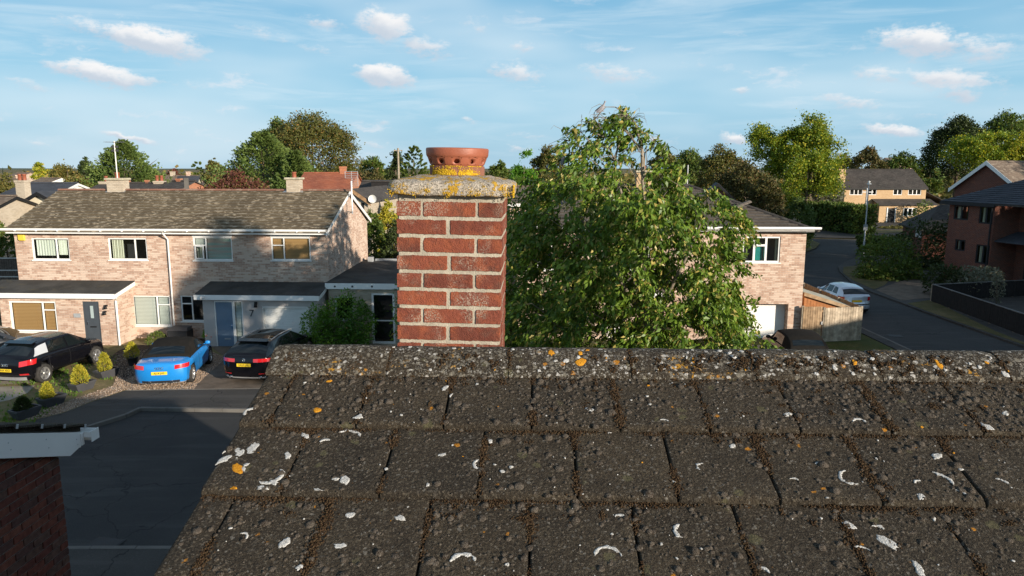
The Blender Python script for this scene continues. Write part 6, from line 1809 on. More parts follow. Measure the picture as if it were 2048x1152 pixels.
    # mirrors
    for s in (-1, 1):
        xm = x_f1 + (x_f0 - x_f1) * .62
        m = MB(); m.lathe([(.001, -.10), (.055, -.085), (.075, -.03), (.07, .04), (.045, .085), (.001, .095)], (0, 0, 0), 10, axis='y', sm=True); m.tube([(0, -s * .05, -.03), (.02, -s * .2, -.09)], .02, 6)
        o = m.build('door_mirror', P.get('mirror', paint_), t); o.location = Vector((xm, s * (hw(xm) * .93 + .12), belt(xm) + .10)) + off; o.scale = (.8, 1, .95)
    # tail: lamps, plate, bumper, badge follow the skin
    def tailpatch(nm, y0, y1, z0, z1, mat, o=.008, ny=8, slant=0.0, wrap=0.0, parent=t, nz2=3):
        m = MB(); G = []
        for k in range(nz2 + 1):
            z = z0 + (z1 - z0) * k / nz2; r = []
            for i in range(ny + 1):
                y = y0 + (y1 - y0) * i / ny; zz = z + slant * (i / ny)
                r.append(Vector((XR(y, zz) - o, y, zz)) + off)
            if wrap:
                s = 1 if y1 > 0 else -1; yy = y1
                for q in (.33, .66, 1.0): r.append(Vector((XR(yy, z + slant) + wrap * q, s * (hw(wrap * q + .25) * 1.0 + o), z + slant + slant * .4 * q)) + off)
            G.append(r)
        m.grid(G); return m.build(nm, mat, parent, recalc=True)
    for s in (-1, 1):
        for lm in P['lamps']: tailpatch('tail_lamp', s * lm[0], s * lm[1], lm[2], lm[3], M['redlight'], slant=lm[4], wrap=lm[5], o=.012)
        for rf_ in P.get('reflectors', []): tailpatch('reflector', s * rf_[0], s * rf_[1], rf_[2], rf_[3], M['redlight'])
        for ex in P.get('exhausts', []):
            m = MB(); m.lathe([(.045, -.06), (.05, -.06), (.05, .12)], (0, 0, 0), 12, axis='x'); o = m.build('exhaust', M['chrome'], t); o.location = Vector((XR(ex[0], ex[1]) + .01, s * ex[0], ex[1])) + off
    for (y, z0, z1, mt, nm) in P.get('bumper', []): tailpatch(nm, -y, y, z0, z1, M[mt], ny=16, o=.006)
    if plate:
        zp = P['plate_z']; m = MB(); m.box(-.012, 0, -.26, .26, -.056, .056); po = m.build('number_plate', M['plate'], t, bev=.004); po.location = Vector((XR(0, zp) - .008, 0, zp)) + off
        tm2 = text_mesh(plate, .098, M['ink'], 'plate_lettering'); inst('plate_lettering', tm2, po, (-.0135, 0, 0), (pi / 2, 0, -pi / 2), (.98, 1, .4))
    if badge:
        zb_ = P['badge_z']; m = MB()
        if badge == 'rings':
            for k in range(4):
                y = (k - 1.5) * .062; m.tube([(0, y + .04 * cos(q * pi / 8), .04 * sin(q * pi / 8)) for q in range(17)], .009, 5, cap=False)
        else:
            m.tube([(0, .055 * cos(q * pi / 8), .055 * sin(q * pi / 8)) for q in range(17)], .009, 5, cap=False)
            for k in range(3): m.tube([(0, 0, 0), (0, .05 * sin(k * 2 * pi / 3), .05 * cos(k * 2 * pi / 3))], [.012, .005], 5)
        o = m.build('badge', M['chrome'], t); o.location = Vector((XR(0, zb_) - .012, 0, zb_)) + off
    if P.get('spoiler'):
        zz = P['spoiler']; m = MB(); m.prism([Vector((x_r1 - .16, -Wd * .62, zz)), Vector((x_r1 - .16, Wd * .62, zz)), Vector((x_r1 + .12, Wd * .6, zz + .05)), Vector((x_r1 + .12, -Wd * .6, zz + .05))], (0, 0, .03)); m.V = [tuple(Vector(v) + off) for v in m.V]; m.build('roof_spoiler', paint_, t, bev=.01)
    for (y, za, zb2) in P.get('seams', []): pass
    # door shut lines and handles
    for s in (-1, 1):
        for xd in P.get('doors', []):
            m = MB(); pts = []
            for k in range(9):
                z = P['zb'] + .12 + (belt(xd) - P['zb'] - .16) * k / 8
                w = hw(xd); b = belt(xd); z0 = P['zb']
                ys = [(z0 + .03, .93), (z0 + .11, .972), (z0 + .22, .985), (z0 + (b - z0) * .5, .992), (b - .2, 1.0), (b - .1, .992), (b - .03, .965)]
                pts.append(Vector((xd + .02 * sin(k * .5), s * (w * pw(z, ys) + .001), z)) + off)
            m.tube(pts, .006, 4); m.build('door_seam', M['black'], t)
        for xh in P.get('handles', []):
            m = MB(); b = belt(xh); m.box(-.09, .09, -.012, .012, -.014, .014); o = m.build('door_handle', paint_, t, bev=.005); o.location = Vector((xh, s * (hw(xh) * .995 + .012), b - .10)) + off
    return t
def from_wheels(pr, pf, wb, P):
    """pr, pf: ground points under the rear and front right-hand wheels"""
    d = (pf - pr); ang = atan2(d.y, d.x); u = Vector((cos(ang), sin(ang), 0)); left = Vector((-sin(ang), cos(ang), 0))
    rear = pr + left * (P['W'] / 2 - .09); c = rear + u * (P['L'] / 2 - P['xr'])
    return (c.x, c.y, KZ + .006), ang
SUV = dict(L=4.19, W=1.79, H=1.53, zb=.30, xr=.78, xf=3.38, rw=.345, tail=[(0, .16), (.35, .10), (.5, 0), (.75, .02), (.95, .06), (1.1, .14)], nose=[(0, .12), (.4, .0), (.7, .03), (.95, .18)],
           belt=[(0, 1.02), (1.5, .98), (3.0, .93), (4.19, .80)], top=[(0, 1.04), (.4, 1.04), (3.0, .99), (3.5, .96), (4.19, .80)], plan=[(0, .95), (.5, 1), (3.4, 1), (4.19, .93)],
           gh=(.10, .82, 2.35, 3.25), roof=[(.8, 1.43), (1.4, 1.51), (2.35, 1.50)], rs=.8, tumble=.20,
           side=[('side_window', 1.12, 1.25, 1.98, 1.98, 'carglass'), ('side_window', 2.05, 2.05, 3.0, 2.55, 'carglass'), ('rear_quarter_panel', .42, .66, 1.08, 1.16, 'greyfilm')],
           lamps=[(.52, .80, .74, .92, .05, .20)], reflectors=[(.52, .78, .44, .50)], bumper=[(.80, .40, .44, 'trim', 'bumper_strip'), (.66, .24, .36, 'p_silvertrim', 'diffuser')], plate_z=.62, badge_z=.80, spoiler=1.40, doors=[1.02, 2.02, 3.1], handles=[1.25, 2.2], keel=[(0, -.06), (.5, -.04), (4.19, 0)])
TT = dict(L=4.18, W=1.83, H=1.35, zb=.16, xr=.80, xf=3.30, rw=.325, tail=[(0, .15), (.3, .05), (.45, 0), (.7, .0), (.85, .03), (.95, .10)], nose=[(0, .1), (.35, .0), (.6, .05), (.85, .3)],
          belt=[(0, .86), (.8, .91), (2.6, .90), (3.4, .84), (4.18, .66)], top=[(0, .89), (.12, .92), (.8, .95), (2.9, .93), (3.4, .86), (4.18, .64)], plan=[(0, .93), (.7, 1), (1.6, .965), (2.4, .965), (3.3, 1), (4.18, .9)],
          gh=(.75, 1.72, 2.3, 3.02), roof=[(1.7, 1.36), (2.0, 1.385), (2.3, 1.36)], rs=.62, tumble=.17, soft=True, roofmat=None, rwin=(.14, .56), rwt=.62,
          side=[('side_window', 1.75, 1.95, 2.78, 2.4, 'carglass')], lamps=[(.50, .84, .70, .84, .02, .16)], bumper=[(.62, .20, .30, 'trim', 'diffuser'), (.80, .19, .215, 'p_silvertrim', 'bumper_blade')], exhausts=[(.36, .24)], plate_z=.58, badge_z=.745, doors=[1.72, 2.95], handles=[1.95])
EST = dict(L=4.70, W=1.82, H=1.47, zb=.20, xr=.98, xf=3.82, rw=.335, tail=[(0, .15), (.3, .04), (.5, 0), (.75, .0), (.95, .04), (1.1, .12)], nose=[(0, .1), (.4, .0), (.7, .05), (.95, .3)],
           belt=[(0, .98), (1.5, .95), (3.2, .92), (4.7, .74)], top=[(0, 1.0), (.4, 1.0), (3.3, .98), (3.9, .93), (4.7, .74)], plan=[(0, .94), (.6, 1), (3.8, 1), (4.7, .9)],
           gh=(.10, .85, 2.6, 3.62), roof=[(.85, 1.39), (1.6, 1.46), (2.6, 1.45)], rs=.72, tumble=.21,
           side=[('side_window', .72, .95, 1.35, 1.35, 'carglass'), ('side_window', 1.42, 1.42, 2.35, 2.35, 'carglass'), ('side_window', 2.42, 2.42, 3.35, 2.85, 'carglass')], sunroof=(1.15, 2.3), rails=(.95, 2.75),
           lamps=[(.34, .84, .80, .92, .0, .2)], reflectors=[(.50, .82, .36, .39)], bumper=[(.78, .20, .25, 'p_silvertrim', 'bumper_blade')], exhausts=[(.55, .23), (.72, .23)], plate_z=.70, badge_z=.875, spoiler=1.37, doors=[1.4, 2.4, 3.45], handles=[1.6, 2.6])
HAT = dict(L=4.05, W=1.72, H=1.46, zb=.24, xr=.68, xf=3.22, rw=.305, tail=[(0, .12), (.3, .0), (.5, 0), (.62, .07), (.9, .10), (1.1, .16)], nose=[(0, .1), (.35, .0), (.6, .06), (.85, .3)],
           belt=[(0, .94), (1.5, .93), (3.0, .88), (4.05, .70)], top=[(0, .96), (.4, .96), (2.8, .95), (3.2, .90), (4.05, .68)], plan=[(0, .92), (.6, 1), (3.2, .98), (4.05, .84)],
           gh=(.12, .72, 2.05, 3.05), roof=[(.72, 1.36), (1.4, 1.45), (2.05, 1.43)], rs=.62, tumble=.22, rwin=(.12, .74),
           side=[('side_window', .75, .95, 1.3, 1.3, 'carglass'), ('side_window', 1.38, 1.38, 2.0, 1.95, 'carglass'), ('side_window', 2.06, 2.02, 2.82, 2.3, 'carglass')], lamps=[(.62, .82, .70, .90, .02, .14)], bumper=[(.80, .50, .55, 'trim', 'bumper_strip')], plate_z=.68, badge_z=.84, doors=[1.3, 2.05, 2.95], handles=[1.5, 2.2])
CAB = dict(L=3.75, W=1.68, H=1.42, zb=.2, xr=.62, xf=3.0, rw=.305, tail=[(0, .12), (.3, .0), (.6, 0), (.9, .06), (1.1, .12)], nose=[(0, .1), (.35, .0), (.7, .05), (.95, .25)],
           belt=[(0, .92), (1.5, .92), (3.0, .88), (3.75, .76)], top=[(0, .95), (.4, .95), (2.7, .95), (3.1, .92), (3.75, .75)], plan=[(0, .93), (.6, 1), (3.0, 1), (3.75, .9)],
           gh=(.22, .85, 1.9, 2.45), roof=[(.85, 1.37), (1.4, 1.42), (1.9, 1.40)], rs=.55, tumble=.13, soft=True, roofmat=None, rwin=(.2, .6), rwt=.6,
           side=[('side_window', 1.0, 1.05, 2.15, 1.95, 'carglass')], lamps=[(.6, .80, .62, .86, 0, .1)], plate_z=.6, badge_z=.8)
TT['roofmat'] = M['softtop']; CAB['roofmat'] = M['softtop']
pr, pf = gnd(89, 765, KZ), gnd(191, 727, KZ)
loc, ang = from_wheels(pr, pf, 2.6, SUV); print('suv', loc, math.degrees(ang), (pf - pr).length)
car('parked_suv', 'black compact SUV with a pale grey rear quarter panel parked on dry grass', loc, ang, SUV, M['p_black'], 'MF69 XRO', 'rings', 'cars parked in front of the pink brick pair')
pr, pf = gnd(384, 764, KZ), gnd(419, 727, KZ)
loc, ang = from_wheels(pr, pf, 2.5, TT); print('tt', loc, math.degrees(ang), (pf - pr).length)
car('parked_convertible', 'bright blue convertible with black soft top parked on gravel', loc, ang, TT, M['p_blue'], 'AJ14 JHS', 'rings', 'cars parked in front of the pink brick pair')
g0 = gnd(490, 769, KZ); ang = radians(90 - 6); u = Vector((cos(ang), sin(ang), 0)); c = g0 + u * EST['L'] / 2
car('parked_estate', 'black estate car with roof rails and yellow plate in front of the garage', (c.x, c.y, KZ + .008), ang, EST, M['p_black'], 'EA57 LFE', 'star', 'cars parked in front of the pink brick pair')
g0 = gnd(-14, 760, KZ); u = Vector((cos(loc[2]), sin(loc[2]), 0))
pr = gnd(60, 716, KZ)
car('parked_car', 'dark car mostly cut off by the left edge behind the black SUV', (at_y(-22, 700, 28.3).x, 28.3, KZ + .006), radians(30), HAT, M['p_grey'], None, None, 'cars parked in front of the pink brick pair')
g0 = gnd(1713, 629, 0.0); ang = radians(91.5); u = Vector((cos(ang), sin(ang), 0)); c = g0 + u * HAT['L'] / 2
car('parked_hatchback', 'silver hatchback parked on the side road beyond the grey fence', (c.x, c.y, .008), ang, HAT, M['p_silver'], 'R307 KTM' if False else None, None)
hb = [o for o in bpy.data.objects if o.name.startswith('parked_hatchback')][0]
m = MB(); m.box(-.012, 0, -.26, .26, -.056, .056); po = m.build('number_plate', M['plate'], hb); po.location = (-HAT['L'] / 2 + .05, 0, .70)
Yc = 27.6; c = at_y(1588, 690, Yc)
car('parked_soft_top', 'black soft-top car seen from behind in front of the white garage door', (c.x, Yc, KZ + .006), radians(88), CAB, M['p_black'], None, None)
g0 = gnd(1818, 512, KZ)
car('parked_car', 'dark car in deep shade between the hedges by the brick house', (g0.x + .8, g0.y + 1, KZ), radians(200), HAT, M['p_grey'], None, None)
# ------------------------------------------------------------------ trees
def limbs(parent, h, w, seed, r0, mat, n=9, base=.28, pale=False, lean=(0, 0), thin=1.0):
    r = random.Random(seed); m = MB()
    tops = Vector((lean[0], lean[1], h * .82))
    tr = [Vector((0, 0, -.1)), Vector((lean[0] * .1, 0, h * .2)), Vector((lean[0] * .35 + r.uniform(-.1, .1) * w * .3, lean[1] * .3, h * .5)), tops]
    m.tube(tr, [r0 * 1.25, r0, r0 * .6, r0 * .12], 8)
    for i in range(n):
        t = base + (.86 - base) * i / n; k = t * 3; a = min(2, int(k)); p0 = tr[a].lerp(tr[a + 1], k - a)
        th = i * 2.4 + r.uniform(-.4, .4); L = w * .5 * r.uniform(.6, .92) * (1 - .45 * t)
        d = Vector((cos(th), sin(th), 0)); q = [p0, p0 + d * L * .4 + Vector((0, 0, L * .32)), p0 + d * L * .8 + Vector((0, 0, L * .62)), p0 + d * L + Vector((0, 0, L * .75))]
        rr = r0 * .42 * (1 - .5 * t) * thin
        m.tube(q, [rr, rr * .7, rr * .4, rr * .12], 6)
        for s in (-1, 1):
            e = d * .6 + Vector((-d.y, d.x, 0)) * s * .8; m.tube([q[1], q[1] + e * L * .35 + Vector((0, 0, L * .25)), q[1] + e * L * .55 + Vector((0, 0, L * .4))], [rr * .5, rr * .3, rr * .08], 5)
    m.build('trunk', mat, parent)
def crown(rng_, kind, h, w, z0, leaf, ncl, per):
    """returns P, D, L for a crown of height z0..h and width w"""
    H = h - z0; Pc = []
    n = ncl
    if kind in ('dome', 'broad', 'bush'):
        d = rng_.normal(size=(n, 3)); d /= np.linalg.norm(d, axis=1)[:, None]
        if kind != 'bush': d[:, 2] = np.where(d[:, 2] < -.55, -d[:, 2], d[:, 2])
        rad = rng_.uniform(.55, 1.0, n) ** .5
        if kind == 'broad':
            # a handful of big lobes
            nl = 9; ld = rng_.normal(size=(nl, 3)); ld[:, 2] = np.abs(ld[:, 2]) * .9 - .25; ld /= np.linalg.norm(ld, axis=1)[:, None]
            lc = ld * rng_.uniform(.45, .72, nl)[:, None]; lr = rng_.uniform(.30, .48, nl)
            k = rng_.integers(0, nl, n); C = lc[k] + d * (lr[k] * rad)[:, None]
        else:
            bumps = 1 + .10 * np.sin(d[:, 0] * 5 + 1) * np.sin(d[:, 1] * 5 + 2) + .08 * np.sin(d[:, 2] * 9 + d[:, 0] * 7)
            C = d * (rad * bumps)[:, None]
        C = C * np.array([w / 2, w / 2, H / 2]) * .94; C[:, 2] += z0 + H / 2
        cr = np.full(n, (.085 if kind == 'broad' else .055) * w) * rng_.uniform(.6, 1.3, n)
        out = C - np.array([0, 0, z0 + H * .4]); out /= np.linalg.norm(out, axis=1)[:, None] + 1e-6
        flat = np.array([1, 1, .75]); up = .25
    elif kind in ('cypress', 'cone'):
        t = rng_.random(n) ** 1.15; th = rng_.uniform(0, 2 * pi, n)
        prof = (1 - t) ** .93 if kind == 'cone' else np.sqrt(np.clip(1 - t ** 1.7, 0, 1)) * (.7 + .3 * np.minimum(1, t / .2))
        r = w / 2 * prof * rng_.uniform(.55, 1.06, n)
        r *= 1 + .14 * np.sin(th * 4 + t * 9)
        C = np.stack([r * np.cos(th), r * np.sin(th), z0 + t * H * .97], 1); cr = .05 * w * (.25 + 1.0 * (1 - t)) * rng_.uniform(.6, 1.6, n)
        out = np.stack([np.cos(th), np.sin(th), np.full(n, .7)], 1); flat = np.array([1, 1, 1.1]); up = .8
    k = np.repeat(np.arange(n), per); m = len(k)
    P = C[k] + rng_.normal(size=(m, 3)) * cr[k][:, None] * flat * .75
    if kind in ('cypress', 'cone'):
        s = rng_.random(m); P = C[k] + out[k] * (s * cr[k] * 2.2)[:, None] + rng_.normal(size=(m, 3)) * (cr[k] * (1.1 - .8 * s))[:, None] * .5
        D = out[k] * 1.3 + rng_.normal(0, .38, (m, 3))
    else:
        D = out[k] * .7 + rng_.normal(0, .8, (m, 3)) + np.array([0, 0, up])
    return P, D, leaf * rng_.uniform(.6, 1.35, m)
def tree(name, label, px, ptop, hw, Y, kind, mat, z0f=.12, seed=1, dens=1.0, leafpx=4.2, group=None, base=None, gap=0, w=None, h=None, cat='tree', trunk=True, x=None):
    g = np.random.default_rng(seed)
    if x is None: p = at_y(px, ptop, Y); x = p.x; h = p.z; w = 2 * hw * Y / F * 1.0
    leaf = leafpx * Y / F
    t = thing(name, (x, Y, 0), g.uniform(0, 6.28), label, cat, group)
    area = (2 * hw) * max(20, (h * (1 - z0f)) * F / Y) * .8
    nleaf = int(min(30000, max(1400, dens * 5.0 * area / (.42 * leafpx ** 2))))
    per = 26; P, D, L = crown(g, kind, h, w, h * z0f, leaf, max(30, nleaf // per), per)
    if gap:
        keep = np.array([noise.noise(Vector((p[0] * gap + seed, p[1] * gap, p[2] * gap))) > -.12 for p in P]); P, D, L = P[keep], D[keep], L[keep]
    side = None
    addobj('crown', leafmesh('crown', P, D, L, L * g.uniform(.55, .9, len(L)), mat, g, .12), t)
    if trunk: limbs(t, h, w, seed, max(.05, .022 * h), M['barkwood'], 8)
    return t
OUT = 'trees beyond the houses'
T = [('beech_tree', 'big rounded dark olive tree, largest behind the left houses', 622, 230, 92, 110, 'dome', 'f_dome', .10, 2.4),
     ('oak_tree', 'dark green tree at the left shoulder of the big rounded tree', 560, 240, 44, 114, 'dome', 'f_green', .2, 1.6),
     ('cypress_tree', 'feathery green cypress in front of the big rounded tree', 525, 264, 138, 84, 'cone', 'f_conifer', .05, 1.5),
     ('cypress_tree', 'lower feathery cypress spreading beside the orange chimney', 590, 300, 80, 80, 'cone', 'f_conifer', .05, 1.2),
     ('cypress_tree', 'broad dark green conical conifer behind the roof aerial', 243, 281, 118, 80, 'cone', 'f_conifer', .03, 1.5),
     ('ash_tree', 'small round yellow-green tree standing at far left above the roofs', 77, 325, 19, 120, 'dome', 'f_yellow', .1, 1.0),
     ('birch_tree', 'olive spreading tree left of the dark conical conifer', 132, 318, 34, 104, 'broad', 'f_olive', .05, 1.1),
     ('holm_oak_tree', 'narrow blackish tree between the olive tree and the conical conifer', 168, 314, 19, 108, 'dome', 'f_dark', .05, 1.1),
     ('hazel_tree', 'low olive tree at the foot of the conical conifer', 150, 352, 40, 76, 'dome', 'f_olive', .05, 1.0),
     ('copper_beech', 'low copper red tree behind the left roof ridge', 470, 347, 76, 60, 'dome', 'f_copper', .1, 1.3),
     ('pine_tree', 'small dark green pointed tree on the skyline above the copper red tree', 394, 320, 16, 150, 'cypress', 'f_green', .1, 1.0),
     ('lime_tree', 'small rounded tree on the skyline right of the pointed one', 427, 317, 19, 150, 'dome', 'f_olive', .1, 1.0),
     ('hedge_tree', 'small reddish bush on the far skyline above the slate roofs', 348, 338, 18, 170, 'dome', 'f_copper', .1, 1.0),
     ('maple_tree', 'mid green tree right of the big rounded tree', 745, 310, 30, 130, 'dome', 'f_green', .1, 1.0),
     ('cedar_tree', 'dark tree with open top beside the thin pole near the chimney', 790, 293, 20, 122, 'broad', 'f_dark', .15, 1.0),
     ('leyland_tree', 'pale green dense tree just left of the chimney pot', 826, 289, 30, 108, 'cypress', 'f_green', .05, 1.3),
     ('lilac_bush', 'brownish green bush below the pale green tree by the chimney', 742, 338, 34, 95, 'dome', 'f_brown', .05, 1.0),
     ('ash_tree', 'dark tree behind the red tiled house', 692, 326, 30, 140, 'dome', 'f_green', .05, 1.1),
     ('ash_tree', 'brownish tree low behind the lattice aerial', 722, 346, 26, 100, 'dome', 'f_brown', .05, 1.1),
     ('hawthorn_tree', 'greyish green tree right of the chimney pot', 1000, 322, 26, 140, 'dome', 'f_green', .05, 1.0),
     ('sycamore_tree', 'bright green tree between the chimney and the drooping tree', 1048, 301, 28, 92, 'broad', 'f_bright', .05, 1.2),
     ('oak_tree', 'dark rounded tree left of the drooping tree top', 1096, 294, 36, 112, 'dome', 'f_dome', .05, 1.1),
     ('oak_tree', 'olive tree right of the drooping tree top', 1330, 300, 36, 116, 'dome', 'f_olive', .05, 1.0),
     ('willow_tree', 'grey green weeping tree in the middle of the right skyline', 1380, 299, 42, 104, 'dome', 'f_green', .05, 1.1),
     ('chestnut_tree', 'wide dark olive tree left of the twin bright trees', 1448, 295, 52, 92, 'dome', 'f_dome', .05, 1.2),
     ('yew_tree', 'dark brownish green dense tree above the hip of the roof', 1492, 325, 62, 66, 'dome', 'f_brown', .05, 1.4),
     ('yew_tree', 'lower brownish green tree over the right end of the hip', 1535, 352, 40, 62, 'dome', 'f_brown', .05, 1.0),
     ('locust_tree', 'left one of the tall twin yellow-green trees', 1553, 228, 52, 100, 'broad', 'f_locust', .1, 1.5),
     ('locust_tree', 'right and wider one of the tall twin yellow-green trees', 1630, 234, 66, 97, 'broad', 'f_locust', .1, 1.6),
     ('locust_tree', 'lower bright green tree beneath the twin yellow-green trees', 1620, 300, 62, 93, 'broad', 'f_locust', .05, 1.1),
     ('laburnum_tree', 'bright yellow and green bush behind the end of the hip roof', 1578, 375, 28, 72, 'broad', 'f_yellow', .02, 1.1),
     ('box_bush', 'rounded clipped green bush beside the end of the hip roof', 1598, 398, 33, 66, 'bush', 'f_conifer', .0, 1.5),
     ('eucalyptus_tree', 'greyish tree left of the tan brick house', 1655, 345, 34, 98, 'dome', 'f_silver', .02, 1.0),
     ('oak_tree', 'brownish tree behind the tan brick roof', 1738, 295, 36, 140, 'dome', 'f_brown', .05, 1.1),
     ('field_maple', 'olive tree right behind the tan brick roof', 1690, 308, 28, 150, 'dome', 'f_olive', .05, 1.0),
     ('thorn_tree', 'low dark tree on the skyline behind the tan brick house', 1806, 308, 46, 160, 'dome', 'f_green', .05, 1.0),
     ('acacia_tree', 'small light green tree at the right end of the tan brick house', 1862, 330, 24, 118, 'broad', 'f_green', .05, 1.1),
     ('plane_tree', 'very large dark tree behind the brick house', 1925, 236, 62, 158, 'dome', 'f_dark', .03, 1.4),
     ('plane_tree', 'dark tree cut off by the right edge of the photograph', 2015, 226, 58, 165, 'dome', 'f_green', .05, 1.2),
     ('false_acacia', 'large airy yellow-green tree behind the brick gable', 1965, 248, 64, 135, 'broad', 'f_locust', .12, 1.2),
     ('false_acacia', 'yellow-green tree at the right edge behind the brick gable', 2040, 262, 40, 132, 'broad', 'f_yellow', .12, 1.0),
     ('olive_bush', 'yellowish bush at the far left edge beyond the roofs', 6, 352, 32, 84, 'dome', 'f_olive', .05, 1.0),
     ('laurel_bush', 'dark bush at the left edge below the brown tiled roof', 8, 448, 30, 42, 'bush', 'f_green', .0, 1.0),
     ('golden_shrub', 'golden yellow shrub behind the flat roof by the chimney', 774, 402, 26, 45, 'dome', 'f_gold', .02, 1.2),
     ('bay_shrub', 'dark green leafy shrub behind the gable end', 746, 420, 26, 42, 'dome', 'f_green', .02, 1.2),
     ('privet_shrub', 'dark green hedge shrub behind the flat roof parapet', 790, 440, 30, 40, 'dome', 'f_dark', .02, 1.0)]
SX = [random.Random(99)]
for i, (nm, lab, px, pt, hw, Y, kd, mt, z0f, dn) in enumerate(T):
    tree(nm, lab, px, pt, hw, Y, kd, M[mt], z0f, 100 + i, dn * (1.7 if kd == 'broad' else 1.25), 3.6 if Y > 90 else 4.2, OUT, gap={'broad': .55}.get(kd, 0))
# laurel bush in front of the flat-roofed link
def bush(name, label, pts, seed, mat, leaf, n, group=None, zb=KZ, cat='bush'):
    """pts: (x, y, z centre, rx, ry, rz) lobes in world space"""
    g = np.random.default_rng(seed); c0 = Vector((pts[0][0], pts[0][1], zb)); t = thing(name, c0, 0, label, cat, group); P, D = [], []
    vol = np.array([p[3] * p[5] for p in pts]); k = g.choice(len(pts), n, p=vol / vol.sum())
    A = np.array(pts); d = g.normal(size=(n, 3)); d /= np.linalg.norm(d, axis=1)[:, None]; rad = g.uniform(.35, 1.02, n) ** .45
    b = 1 + .16 * np.sin(d[:, 0] * 7 + k) * np.sin(d[:, 2] * 6 + 2 * k)
    P = A[k, :3] + d * A[k, 3:6] * (rad * b)[:, None]; P[:, 2] = np.maximum(P[:, 2], zb + .02); P -= np.array(c0)
    D = d * .6 + g.normal(0, .6, (n, 3)) + np.array([0, 0, .25])
    addobj('foliage', leafmesh('foliage', P, D, leaf * g.uniform(.6, 1.3, n), leaf * .45 * g.uniform(.7, 1.3, n), mat, g, .15), t)
    m = MB()
    for i in range(7):
        q = pts[i % len(pts)]; a = i * 2.1; m.tube([(0, 0, 0), (q[0] - c0.x + cos(a) * q[3] * .3, q[1] - c0.y + sin(a) * q[4] * .3, max(.3, q[2] - zb))], [.03, .01], 5)
    m.build('stems', M['barkwood'], t); return t
def bp(px, py, Y): p = at_y(px, py, Y); return p.x, p.y, p.z
LB = [(*bp(632, 650, 29.6), .62, .6, .85), (*bp(690, 640, 30.0), 1.15, .8, 1.15), (*bp(662, 668, 29.6), .9, .8, .8), (*bp(722, 650, 30.1), .6, .6, .9), (*bp(675, 690, 29.5), 1.5, .9, .6)]
bush('laurel_bush', 'glossy green laurel bush in front of the flat roofed link', LB, 61, M['f_laurel'], .15, 5200)
# clumps and hedges on the right
def hedge(name, label, a, b, w, h, mat, seed, leaf, n, zb=KZ):
    g = np.random.default_rng(seed); a = Vector(a); b = Vector(b); d = b - a; L = d.length; t = thing(name, (a.x, a.y, zb), atan2(d.y, d.x), label, 'hedge')
    u = g.random((n, 3)); f = g.integers(0, 4, n)
    P = np.stack([u[:, 0] * L, (u[:, 1] - .5) * w, u[:, 2] * h], 1)
    P[f == 0, 2] = h * (1 - .06 * g.random((f == 0).sum())); P[f == 1, 1] = -w / 2 * (1 - .12 * g.random((f == 1).sum())); P[f == 2, 1] = w / 2 * (1 - .12 * g.random((f == 2).sum()))
    m3 = f == 3; e = g.random(m3.sum()) < .5; P[m3, 0] = np.where(e, L * .0, L) + g.normal(0, .06, m3.sum())
    P += .10 * np.stack([np.sin(P[:, 0] * 2.1 + P[:, 2] * 3), np.sin(P[:, 0] * 1.7), np.sin(P[:, 0] * 1.3 + 1)], 1)
    D = g.normal(size=(n, 3)) + np.array([0, 0, .4])
    addobj('foliage', leafmesh('foliage', P, D, leaf * g.uniform(.6, 1.3, n), leaf * .6 * g.uniform(.7, 1.3, n), mat, g), t)
    m = MB(); m.box(w * .3, L - w * .3, -w * .38, w * .38, 0, h * .93); m.build('dark_core', M['f_core'], t); return t  # solid near-black box in place of the hedge's dark inside
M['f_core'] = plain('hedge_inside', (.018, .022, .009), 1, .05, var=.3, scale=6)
a, b = gnd(1640, 458, KZ), gnd(1738, 470, KZ)
hh_ = at_y(1700, 411, 88).z
hedge('clipped_hedge', 'tall clipped hedge at the junction with a sunlit right end', (a.x, a.y + 3), (b.x, b.y + 1), 3.0, 3.2, M['f_green'], 71, .32, 7000)
a, b = gnd(1735, 512, KZ), gnd(1850, 512, KZ)
hedge('low_hedge', 'low hedge behind the big shaded bush by the street lamp', (a.x, a.y + 1), (b.x, b.y + 2), 1.6, 1.5, M['f_green'], 72, .24, 3600)
BB = [(*bp(1775, 520, 51), 2.0, 1.8, 1.7), (*bp(1740, 548, 50), 1.0, 1.0, .9), (*bp(1800, 545, 50), 1.6, 1.2, 1.1), (*bp(1765, 555, 49.5), 1.4, 1.0, .8)]
bush('rounded_bush', 'big rounded bush in shade on the street corner', BB, 73, M['f_green'], .26, 5200)
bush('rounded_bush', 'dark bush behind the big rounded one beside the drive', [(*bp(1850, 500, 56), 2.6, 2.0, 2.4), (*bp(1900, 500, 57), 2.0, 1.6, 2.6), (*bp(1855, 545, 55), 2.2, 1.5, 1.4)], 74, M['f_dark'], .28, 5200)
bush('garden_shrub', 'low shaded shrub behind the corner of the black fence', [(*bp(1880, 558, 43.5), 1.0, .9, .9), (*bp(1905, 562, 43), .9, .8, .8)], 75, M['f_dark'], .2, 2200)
bush('garden_shrub', 'wide grey green shrub under the brick house windows', [(*bp(1945, 562, 43.5), 1.3, .9, .9), (*bp(1925, 570, 42.5), 1.0, .8, .7), (*bp(1972, 560, 44), 1.0, .8, .8)], 76, M['f_silver'], .2, 2800)
bush('sapling', 'thin pale sapling in front of the brick house', [(*bp(1996, 575, 40), .35, .35, .9), (*bp(1995, 552, 40), .12, .12, .6)], 77, M['f_silver'], .14, 420)
bush('hedge_shrub', 'small sunlit hedge patch beside the drive beyond the street corner', [(*bp(1795, 466, 92), 2.4, 1.0, .9)], 78, M['f_olive'], .3, 900)
